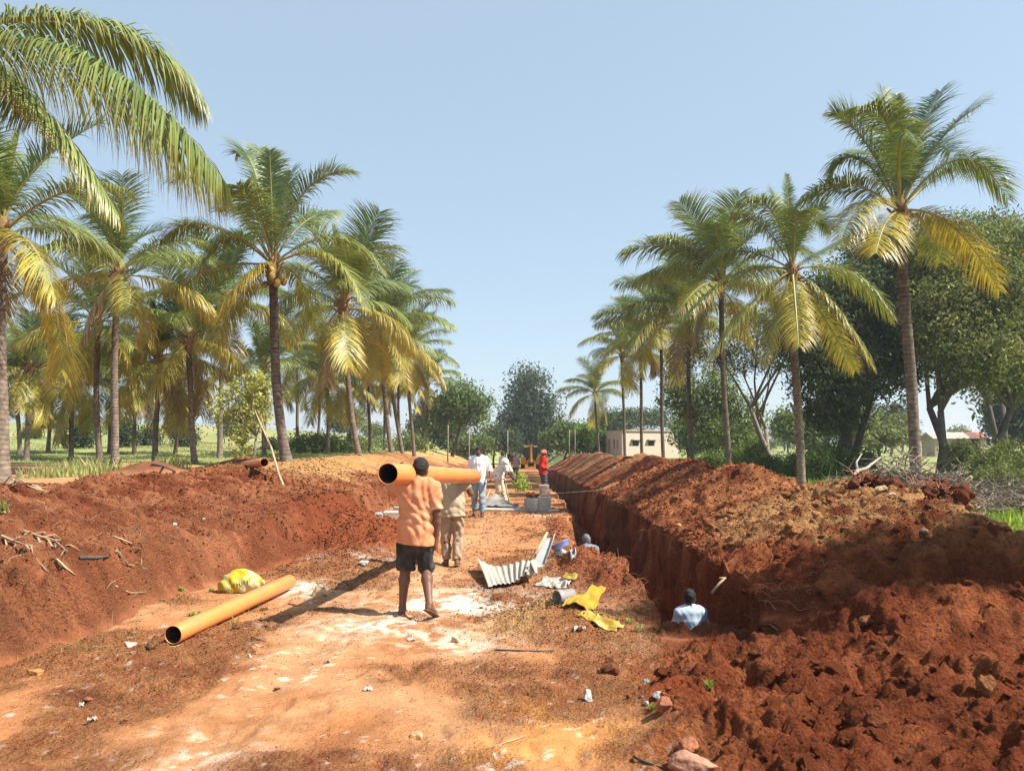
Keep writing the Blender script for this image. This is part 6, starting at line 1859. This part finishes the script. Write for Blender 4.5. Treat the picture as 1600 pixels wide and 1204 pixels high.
mb = MB(); mb.tube([at(1305, 772, 15.6), at(1320, 764, 15.5), at(1331, 750, 15.6), at(1340, 735, 15.7), at(1354, 731, 15.9), at(1376, 714, 16.3)], [.03, .05, .05, .04, .03, .014], 8)
mb.tube([at(1340, 735, 15.7), at(1338, 722, 15.9), at(1347, 708, 16.2)], [.03, .02, .008], 7); mb.tube([at(1376, 720, 16.3), at(1392, 728, 16.6)], [.02, .008], 6)
tag(build('bleached_branch', mb, mat_plain('bleached_wood', (.34, .30, .25), .85, .15, 6), None, True, origin=at(1331, 748, 15.6)), 'bleached forked branch lying on the spoil below the brush piles', 'branch')
mb = MB(); mb.tube([at(1490, 768, 11.6), at(1505, 757, 11.5), at(1518, 744, 11.4)], [.035, .03, .024], 8)
tag(build('broken_branch', mb, M_STICK, None, True, origin=at(1490, 768, 11.6)), 'broken pale branch sticking out of the root clump on the right', 'branch')
mb = MB(); mb.tube([at(1510, 818, 10.6), at(1526, 812, 10.6), at(1540, 800, 10.7), at(1536, 788, 10.8)], [.012, .011, .009, .004], 6); mb.tube([at(1526, 812, 10.6), at(1534, 815, 10.5)], [.008, .003], 5)
tag(build('twig', mb, M_TWIG, None, True, origin=at(1510, 818, 10.6)), 'thin bent twig standing on the mound before the bright grass', 'twig')
# root balls at the palm foot
for px, py, d, r_, lab, sd in ((1440, 776, 12.2, .40, 'clump of red earth and torn roots below the tallest right palm', 1), (1478, 800, 11.2, .36, 'second earthy root clump lower on the mound at the right', 2), (1350, 775, 12.8, .24, 'small reddish stump of earth and roots on the mound crest', 3)):
    c = at(px, py, d); c.z = gz(c.x, c.y) + r_ * .10
    root = empty('root_clump', c, lab, 'root clump')
    S = SDF(); rr = random.Random(500 + sd)
    for k in range(16):
        S.ell((rr.uniform(-1, 1) * r_, rr.uniform(-.7, .7) * r_, rr.uniform(-.5, .5) * r_), (rr.uniform(.2, .45) * r_,) * 3, None, .03)
    v, f = S.mesh(.025, lambda x, y, z, f_: f_ + .03 * np.sin(31 * x + 17 * z) * np.sin(27 * y + 23 * z))
    link('earth', new_mesh('earth', v, f, np.tile((.17, .055, .028), (len(v), 1))), M_SOIL, root)
    mb = MB()
    for k in range(46):
        a = rr.uniform(0, 6.28); e = rr.uniform(-.2, 1.3)
        dd = Vector((math.cos(a) * math.cos(e), math.sin(a) * math.cos(e), math.sin(e)))
        p = c + dd * r_ * .7; q = p + dd * rr.uniform(.04, .22) + Vector((rr.uniform(-.2, .2), rr.uniform(-.15, .15), rr.uniform(-.22, .06)))
        mb.tube([p, p.lerp(q, .5) + Vector((rr.uniform(-.05, .05),) * 3), q], [.010, .007, .003], 4, False)
    build('roots', mb, M_ROOT, root, True)
# low red wall behind the second palm
wa, wb_ = at(1172, 752, 33.0), at(1243, 752, 33.0); mb = MB()
c = (wa + wb_) / 2; c.z = gz(c.x, c.y) + .12
mb.box(c, ((wb_ - wa).length, .25, .34), None, .03); tag(build('low_wall', mb, mat_plain('red_mud', (.20, .075, .05), .95, .3, 4, .5, 20), None, False, origin=c), 'low dark red earth wall behind the second right palm', 'wall')
c = Vector(at(1183, 748, 34.0))
# far roofs beyond the right edge trees
for px, py, d, w_, lab, m_ in ((1517, 699, 95, 2.0, 'far small red tiled roof seen under the trees at the right', mat_plain('red_tile', (.42, .13, .08), .9, .2)), (1483, 690, 95, 5.5, 'far pale grey house seen under the trees at the right', M_CONC)):
    x = (px - 800) / FPX * d; zg = gz(x, d)
    root = empty('far_house', (x, d, zg), lab, 'house')
    mb = MB(); mb.box((x, d, zg + 1.1), (w_, 3, 2.2)); build('wall', mb, M_CONC2, root)
    mb = MB(); mb.add([Vector((x + a * w_ * .55, d + b * 1.7, zg + c_)) for a, b, c_ in ((-1, -1, 2.203), (1, -1, 2.203), (1, 1, 2.203), (-1, 1, 2.203), (-1, 0, 3.0), (1, 0, 3.0))], [(0, 1, 5, 4), (2, 3, 4, 5), (0, 4, 3), (1, 2, 5), (3, 2, 1, 0)]); build('roof', mb, m_, root)

# ------------------------------------------------------------------ stones, clods and small litter
_t = (1 + 5 ** .5) / 2
ICO_V = np.array([(-1, _t, 0), (1, _t, 0), (-1, -_t, 0), (1, -_t, 0), (0, -1, _t), (0, 1, _t), (0, -1, -_t), (0, 1, -_t), (_t, 0, -1), (_t, 0, 1), (-_t, 0, -1), (-_t, 0, 1)], float)
ICO_V /= np.linalg.norm(ICO_V[0])
ICO_F = np.array([(0, 11, 5), (0, 5, 1), (0, 1, 7), (0, 7, 10), (0, 10, 11), (1, 5, 9), (5, 11, 4), (11, 10, 2), (10, 7, 6), (7, 1, 8), (3, 9, 4), (3, 4, 2), (3, 2, 6), (3, 6, 8), (3, 8, 9), (4, 9, 5), (2, 4, 11), (6, 2, 10), (8, 6, 7), (9, 8, 1)])
def subdiv(V, F):
    V = list(map(tuple, V)); mid = {}; G = []
    def m(a, b):
        k = (min(a, b), max(a, b))
        if k not in mid:
            p = (np.array(V[a]) + np.array(V[b])) / 2; V.append(tuple(p / np.linalg.norm(p))); mid[k] = len(V) - 1
        return mid[k]
    for a, b, c in F:
        ab, bc, ca = m(a, b), m(b, c), m(c, a); G += [(a, ab, ca), (b, bc, ab), (c, ca, bc), (ab, bc, ca)]
    return np.array(V), np.array(G)
S1V, S1F = subdiv(ICO_V, ICO_F); S2V, S2F = subdiv(S1V, S1F); S3V, S3F = subdiv(S2V, S2F)
def rock_verts(base, seed, rough=.22, facets=11):
    """a stone: a ball cut by random planes and roughened"""
    rng = np.random.RandomState(seed); V = base.copy()
    for _ in range(facets):
        n = rng.normal(size=3); n /= np.linalg.norm(n); d = rng.uniform(.45, .82)
        h = V @ n
        V = V - np.maximum(h - d, 0)[:, None] * n * .92
    q = V * 2.1
    V = V * (1 + rough * .5 * vnoise(q[:, 0] + seed, q[:, 1] + q[:, 2] * .7, seed)[:, None] + rough * .3 * vnoise(q[:, 2] * 2.3 + 9, q[:, 0] * 2.3 - q[:, 1], seed + 3)[:, None])
    return V
def stone_at(name, px, py, w_px, h_px, label, col, cat='stone', seed=0, sink=.25, depth=1.0, rough=.22, mat=None, group=None):
    p = hit(px, py + h_px * .42)
    k = p.y / FPX
    rx, rz = w_px * k / 2 * .92, h_px * k / 2 * .92
    V = rock_verts(S3V, seed, rough) * np.array([rx, rx * depth, rz]) * 1.12
    if mat is None:
        cc = np.clip(np.array(col)[None] * (1 + .18 * vnoise(V[:, 0] * 30, V[:, 2] * 30 + V[:, 1] * 17, seed))[:, None], 0, .9)
    else: cc = None
    o = link(name, new_mesh(name, V, S3F, cc, True), mat or (M_SOIL if name == 'clod' else M_STONE))
    o.location = (p.x, p.y + rx * depth * .5, gz(p.x, p.y + rx * depth * .5) + rz * (1 - sink * 2) )
    return tag(o, label, cat, group)
M_STONE = mat_plain('stone', (1, 1, 1), .92, .22, 14, .6, 40, attr=True)
WHT = (0.46, 0.43, 0.39); TANS = (0.52, 0.30, 0.14); REDS = (0.30, 0.105, 0.045); ORS = (0.48, 0.22, 0.075); PNK = (0.40, 0.20, 0.125)
for i, a in enumerate(((651, 1149, 22, 15, 'tan stone alone on the bare road in the foreground', TANS), (919, 1084, 20, 26, 'white upright stone at the edge of the loose red soil', WHT),
                       (1033, 1082, 27, 14, 'white lump on top of a red brick fragment in the foreground heap', WHT), (1040, 1100, 34, 30, 'reddish broken brick lump under the white stone', (0.36, .13, .07)),
                       (1546, 1064, 34, 44, 'upright brownish orange clod at the right edge of the foreground heap', (0.38, 0.155, 0.06)), (1088, 1197, 78, 44, 'big pinkish flat stone at the bottom of the picture', PNK),
                       (1075, 1166, 40, 30, 'reddish brown stone above the big pinkish one', (0.34, 0.125, 0.06)), (499, 922, 30, 22, 'beige stone beside the shadow of the carried pipe', (0.50, 0.36, 0.22)),
                       (391, 1014, 17, 15, 'small brown stone right of the lying pipe', (0.40, 0.19, 0.08)), (389, 1024, 9, 9, 'tiny white chip below the small brown stone', WHT),
                       (50, 1048, 32, 14, 'flat orange stone near the left edge of the road', ORS), (200, 1005, 26, 12, 'pinkish white stone left of the near pipe end', (0.55, .40, .32)),
                       (236, 1008, 28, 16, 'brown clod left of the mouth of the lying pipe', (0.30, .14, .07)), (412, 949, 16, 9, 'dark clod just right of the lying pipe', (0.24, .09, .045)),
                       (367, 979, 18, 7, 'flat dark clod below the lying pipe', (0.26, .10, .05)), (484, 940, 12, 8, 'small white stone on the shadow of the pipe', WHT),
                       (566, 880, 20, 10, 'white stone at the foot of the dark red slump', WHT), (590, 803, 16, 14, 'white boulder beside the kerb blocks', WHT),
                       (135, 1092, 18, 9, 'small dark stone on the left of the road', (0.26, .10, .05)), (193, 1126, 13, 10, 'dark clod on the lower left of the road', (0.27, .11, .05)),
                       (432, 1075, 11, 8, 'lone small dark clod in the middle of the road', (0.27, .11, .05)), (712, 998, 16, 14, 'pale tan stone among the gravel on the lime dust', (0.56, .38, .22)),
                       (956, 1036, 34, 40, 'leaning red clod at the left end of the foreground heap', (0.31, .115, .05)), (1010, 1062, 14, 10, 'small white chip below the leaning red clod', WHT),
                       (1010, 1098, 10, 9, 'white pebble left of the broken brick lump', WHT), (1446, 835, 14, 10, 'lone pale stone on the shaded mound', (0.42, .26, .15)),
                       (1185, 1013, 26, 24, 'dark clod at the notch in the heap before the trench', (0.20, .06, .025)), (1335, 920, 24, 18, 'clod on the very top of the foreground heap', (0.28, .085, .035)),
                       (1357, 968, 26, 20, 'flattish pale clod on the face of the foreground heap', (0.38, .16, .07)), (1575, 825, 20, 12, 'red clod on the mound before the bright grass', (0.26, .085, .04)),
                       (1370, 1120, 44, 40, 'large rounded clod low in the foreground heap', (0.27, .085, .033)), (1205, 1118, 36, 40, 'large broken clod in the middle of the foreground heap', (0.25, .075, .03)),
                       (1060, 820, 12, 9, 'orange stone on the flank of the far mound', ORS), (272, 818, 8, 6, 'small white pebble on the red left bank', WHT), (318, 812, 6, 5, 'tiny white pebble high on the red left bank', WHT),
                       (1380, 765, 22, 14, 'pale yellowish stone on the crest of the mound', (0.58, .42, .22)), (1395, 772, 16, 12, 'pale stone just right of the yellowish one on the crest', (0.56, .40, .24)))):
    px, py, w_, h_, lab, c_ = a
    stone_at('clod' if 'clod' in lab else 'stone', px, py, w_, h_, lab, tuple(np.array(c_) * (.8 if 'clod' in lab else .86)), 'soil clod' if 'clod' in lab else 'stone', 700 + i, sink=.42 if 'clod' in lab else .3, rough=.35 if 'clod' in lab else .2, depth=.85)

# loose clods: the larger ones single, the rest as one mass
def terrain_sample(n, seed, cond, y0=3.2, y1=30.0, pw=1.0):
    rng = np.random.RandomState(seed); out = []
    w = cond.copy(); w[(AY < y0) | (AY > y1)] = 0
    ax = np.maximum(np.gradient(X, axis=1), 0) * np.gradient(AY)[:, None]
    w = w * ax / np.maximum(AY, 1)[:, None] ** pw
    w = w.ravel(); w = w / w.sum()
    return rng.choice(len(w), n, p=w)
LO = np.clip(loose, 0, 1) * (zz < .02)
fx, fy, fz = X.ravel(), Y.ravel(), Z.ravel(); fc_ = C.reshape(-1, 3); heapm = ((U > .5) & (right > .06)).ravel()
def clod_mass(name, n, r0, r1, seed, label, cond, base=(ICO_V, ICO_F), y1=30.0, pw=1.0, lift=.1, tint=1.0, flat=.8):
    rng = np.random.RandomState(seed)
    ii = terrain_sample(n, seed, cond, y1=y1, pw=pw)
    r = r0 + (r1 - r0) * rng.uniform(size=n) ** 3
    r = r * (0.70 + 0.034 * fy[ii])
    BV, BF = base; nv = len(BV)
    shp = np.stack([rock_verts(BV, seed + k, .5, 5) for k in range(24)])
    P = shp[rng.randint(0, 24, n)]
    a = rng.uniform(0, 6.28, n); ca, sa = np.cos(a), np.sin(a)
    P = np.stack([P[..., 0] * ca[:, None] - P[..., 1] * sa[:, None], P[..., 0] * sa[:, None] + P[..., 1] * ca[:, None], P[..., 2]], -1)
    P = P * (r[:, None] * rng.uniform(.75, 1.3, (n, 3)))[:, None, :] * np.array([1, 1, flat])
    jx = rng.uniform(-.02, .02, n); jy = rng.uniform(-.02, .02, n)
    cen = np.stack([fx[ii] + jx, fy[ii] + jy, fz[ii] + r * lift], -1)
    V = (P + cen[:, None, :]).reshape(-1, 3)
    F = (BF[None] + (np.arange(n) * nv)[:, None, None]).reshape(-1, 3)
    cc = np.clip(fc_[ii] * rng.uniform(.75, 1.25, (n, 1)) * tint, .01, .8)
    return tag(link(name, new_mesh(name, V, F, np.repeat(cc, nv, 0), True), M_SOIL), label, None, None, 'stuff')
clod_mass('loose_clods', 42000, .006, .034, 801, 'loose crumbs and clods of earth on the heaps and banks', LO + .0, y1=26, pw=1.35, tint=1.06)
clod_mass('loose_clods', 1300, .026, .065, 802, 'larger loose lumps of earth on the heaps', (LO ** 2) * (right > .06), (S1V, S1F), y1=14, pw=1.0, lift=-.1)
clod_mass('road_gravel', 24000, .004, .021, 803, 'fine gravel and crumbs scattered over the dirt road', roadm * (.14 + churn + np.clip(dk, 0, 1)), y1=22, pw=1.4, tint=.92)
clod_mass('road_gravel', 1400, .004, .012, 804, 'white lime chips scattered over the dirt road', roadm * (.1 + np.clip(lime, 0, 1)), y1=14, pw=1.3, tint=2.2)
clod_mass('tan_gravel', 1500, .008, .026, 805, 'tan gravel of the small heap beside the yellow sacks', np.clip(tanh_ * 8, 0, 1), y1=10, pw=.5, tint=1.1)
clod_shapes = []
for k in range(8):
    V = rock_verts(S3V, 850 + k, .6, 7)
    q = V * 5
    V = V * (1 + .13 * vnoise(q[:, 0], q[:, 1] + q[:, 2], 860 + k) + .07 * vnoise(q[:, 1] * 2.4, q[:, 0] * 2.4 - q[:, 2] * 2, 870 + k))[:, None]
    me = new_mesh('clod', V, S3F, np.tile(np.array((.25, .066, .022)) * (0.9 + .06 * k), (len(V), 1)), True); me.materials.append(M_SOIL)
    clod_shapes.append(me)
rr = random.Random(66)
ii = terrain_sample(120, 867, (LO ** 2) * heapm.reshape(X.shape), y0=3.6, y1=8.0, pw=.6)
for k in ii:
    o = link('clod', rr.choice(clod_shapes), None)
    r = rr.uniform(.022, .055) * (1.5 if rr.random() < .12 else 1)
    o.location = (fx[k], fy[k], fz[k] + r * .15); o.scale = (r * rr.uniform(.8, 1.3), r * rr.uniform(.8, 1.3), r * rr.uniform(.65, 1)); o.rotation_euler = (rr.uniform(-.4, .4), rr.uniform(-.4, .4), rr.uniform(0, 6.28))
    tag(o, 'dark red clod lying loose on the foreground heap of spoil', 'soil clod', 'red clods on the foreground spoil heap')

# roots and straw hanging from the cut earth
def strands(name, pts, n, ln, label, mat, seed, rad=.004, spread=.5, droop=.6):
    rr = random.Random(seed); mb = MB()
    for k in range(n):
        p = Vector(rr.choice(pts)) + Vector((rr.gauss(0, spread), rr.gauss(0, spread * .6), 0))
        p.z = gz(p.x, p.y)
        d = Vector((rr.uniform(-1, 1), rr.uniform(-1, 1), rr.uniform(-.2, .8))).normalized()
        l_ = ln * rr.uniform(.4, 1.4)
        q = p + d * l_ * .5; e = q + (d + Vector((rr.uniform(-.6, .6), rr.uniform(-.6, .6), -droop))).normalized() * l_ * .5
        r_ = rad * rr.uniform(.5, 1.5)
        mb.tube([p, q, e], [r_, r_ * .8, r_ * .3], 3, False)
    return tag(build(name, mb, mat, None, True), label, None, None, 'stuff')
strands('root_fibres', [(1.25 + .02 * k, 8.2 + .12 * k, 0) for k in range(26)], 420, .14, 'fine red roots hanging from the near lip of the trench', M_ROOT, 1, .0035, .16)
strands('root_fibres', [(2.6 + .3 * random.Random(k).random(), 8 + .5 * k, 0) for k in range(16)], 260, .18, 'fine roots and straw on the far wall of the trench', M_ROOT, 2, .004, .2)
strands('straw', [(-4.6, 7.6, 0), (-4.9, 8.8, 0), (-4.2, 9.6, 0), (-5.2, 10.4, 0), (-4.6, 11.5, 0)], 240, .22, 'dry straw lying over the left bank', M_DRY, 3, .003, .6)
strands('straw', [(2.9, 6.9, 0), (2.7, 7.3, 0), (3.3, 7.7, 0), (3.6, 8.9, 0)], 60, .16, 'dry straw sticking out around the end of the trench', M_DRY, 4, .0028, .22)
# stub of wood on the trench wall
wp = at(1112, 926, 9.2); mb = MB(); mb.tube([wp, wp + Vector((.10, .02, .11)), wp + Vector((.17, .03, .17))], [.018, .016, .012], 7); mb.tube([wp + Vector((.10, .03, .17)), wp + Vector((.18, .03, .165))], [.012, .014], 6)
wx_, wy_ = wp.x, wp.y
tag(build('wood_stub', mb, M_STICK, None, True, origin=wp), 'broken piece of wood sticking out of the far trench wall', 'wood')

# dry palm litter on the left bank
def litter(name, pts, label, n=14, ln=.5, seed=0, width=.03):
    rr = random.Random(seed); mb = MB(); P = [Vector(q) for q in pts]
    for p in P: p.z = gz(p.x, p.y) + .03
    mb.tube(P, [.017 - .012 * i / (len(P) - 1) for i in range(len(P))], 6)
    for k in range(n):
        t = (k + .5) / n * (len(P) - 1); i = min(int(t), len(P) - 2); b = P[i].lerp(P[i + 1], t - i)
        d = (P[i + 1] - P[i]).normalized(); sd = Vector((-d.y, d.x, 0)) * (1 if k % 2 else -1)
        e = (d * rr.uniform(.5, 1.1) + sd * rr.uniform(.25, .8)).normalized(); l_ = ln * rr.uniform(.6, 1.2)
        m_ = b + e * l_ * .5; q = b + e * l_
        m_.z = gz(m_.x, m_.y) + rr.uniform(.02, .045); q.z = gz(q.x, q.y) + rr.uniform(.01, .04)
        w_ = Vector((-e.y, e.x, .3)) * width * .5
        mb.add([b - w_ * .5, b + w_ * .5, m_ + w_, m_ - w_, q + w_ * .2, q - w_ * .2], [(0, 1, 2, 3), (3, 2, 4, 5)])
    return tag(build(name, mb, M_DRY, None, False, origin=P[0]), label, 'dead frond')
litter('dead_frond', [hit(38, 835), hit(62, 842), hit(85, 850), hit(105, 866)], 'dry straw coloured palm frond upper one on the left bank', 9, .20, 1, .022)
litter('dead_frond', [hit(2, 846), hit(22, 853), hit(40, 862), hit(58, 878)], 'dry grey palm frond lying at the left edge of the bank', 6, .18, 2, .020)
litter('dead_frond', [hit(182, 868), hit(200, 886), hit(228, 892)], 'thin dry frond stalk low on the left bank', 4, .10, 3, .012)
litter('dead_frond', [hit(12, 745), hit(28, 752), hit(44, 762)], 'dry frond at the foot of the thick palm at the left edge', 14, .5, 4)
for i, (a, b, c, lab, m_, r_) in enumerate((((124, 874), (146, 876), (170, 872), 'dark bark strip lying on the left bank', M_BARK, .022), ((168, 836), (186, 842), (206, 852), 'pale curved stick on the left bank', M_STICK, .012),
                                  ((88, 884), (102, 892), (118, 900), 'straight pale stick low on the left bank', M_STICK, .012), ((180, 916), (204, 928), (228, 926), 'thin bent straw stick at the bottom of the left bank', M_STICK, .008),
                                  ((236, 728), (256, 730), (274, 740), 'dark curved hose lying over the small heap on the left', M_BARK, .03), ((393, 996), (405, 1000), (416, 1003), 'small dark twig on the road beside the brown stone', M_BARK, .006),
                                  ((774, 1016), (840, 1018), (940, 1014), 'long thin dark twig lying across the tan gravel', M_BARK, .008), ((990, 1186), (1010, 1192), (1036, 1200), 'dark stick at the bottom of the picture left of the pinkish stone', M_BARK, .008),
                                  ((760, 1170), (790, 1160), (822, 1150), 'faint dry stalk on the road in the foreground', M_STICK, .004))):
    P = [hit(*q) + Vector((0, 0, r_)) for q in (a, b, c)]
    mb = MB(); mb.tube(P, [r_, r_ * .9, r_ * .5], 6)
    tag(build('stick' if 'hose' not in lab else 'hose', mb, m_, None, True, origin=P[0]), lab, 'hose' if 'hose' in lab else 'stick')
# scraps of white plastic on the road
for i, (px, py, w_, lab) in enumerate(((642, 1000, 20, 'white plastic scrap on the lime dust'), (575, 1078, 18, 'white crumpled paper scrap in the middle of the foreground road'), (145, 1126, 16, 'white torn scrap at the lower left of the road'),
                                 (127, 1104, 10, 'small yellowish white scrap at the lower left of the road'), (905, 985, 24, 'small white rag on the tan gravel heap'), (512, 1035, 12, 'little white scrap right of the small brown stone'))):
    p = hit(px, py); k = w_ * p.y / FPX / 2.6
    crumple('plastic_scrap', [p + Vector((-k, -k * .7, .01)), p + Vector((k, -k * .5, .01)), p + Vector((k * .8, k * .8, .01)), p + Vector((-k * .8, k * .6, .01))], lab, 'scrap', M_WPL, .03, 9, 8, seed=60 + i, thick=.004, lift=.006)
# small plants
def weed(px, py, h_, label, seed, pal):
    p = hit(px, py); rr = random.Random(seed); V = []; F = []; Cc = []
    for k in range(26):
        a = rr.uniform(0, 6.28); l_ = h_ * rr.uniform(.5, 1.2); d = Vector((math.cos(a) * rr.uniform(.2, .9), math.sin(a) * rr.uniform(.2, .9), 1)).normalized()
        w_ = Vector((-d.y, d.x, 0)).normalized() * h_ * .06
        b = Vector((rr.uniform(-.3, .3) * h_, rr.uniform(-.3, .3) * h_, -.005)); o = len(V)
        V += [b - w_, b + w_, b + d * l_ * .6 + w_ * 1.3, b + d * l_ * .6 - w_ * 1.3, b + d * l_ + Vector((d.x, d.y, -.3)) * l_ * .3]
        F += [(o, o + 1, o + 2, o + 3), (o + 3, o + 2, o + 4)]; c = rr.choice(pal); Cc += [c] * 5
    o = link('weed', new_mesh('weed', [tuple(v) for v in V], F, Cc, False), M_GRASS); o.location = p
    return tag(o, label, 'weed')
weed(1108, 1076, .07, 'small green weed on the foreground heap', 1, PALGR)
weed(1018, 1108, .05, 'tiny green sprig by the broken brick lump', 2, PALGR)
weed(300, 962, .07, 'patch of green grass left of the lying pipe', 3, PALGR); weed(312, 960, .06, 'second tuft of green grass beside the lying pipe', 4, PALGR)
weed(284, 922, .07, 'grass tuft at the foot of the bank left of the yellow sack', 5, PALGR); weed(330, 924, .06, 'grass tuft just left of the full yellow sack', 6, PALGR)
weed(1000, 985, .08, 'dry greenish grass tuft below the trench lip', 7, PALDRY); weed(985, 975, .07, 'dry grass tuft beside the trailing yellow sack', 8, PALDRY)
weed(824, 792, .16, 'lime green weed at the foot of the concrete chamber', 9, [(.42, .50, .10)])
weed(5, 800, .16, 'straw coloured weed at the left edge of the bank', 10, PALDRY)

# ------------------------------------------------------------------ the air: faint haze that pales the far trees
hz = MB(); hz.box((0, 1630, 16), (5400, 3420, 44))
mh_, nt_, out_ = _nodes('haze')
vol = nt_.nodes.new('ShaderNodeVolumePrincipled')
vol.inputs['Color'].default_value = (0.90, 0.94, 1.0, 1)
vol.inputs['Density'].default_value = 0.00055
vol.inputs['Anisotropy'].default_value = 0.2
nt_.links.new(vol.outputs[0], out_.inputs['Volume'])
tag(build('haze', hz, mh_, None, False), 'faint pale haze in the air over the whole site', None, None, 'stuff')
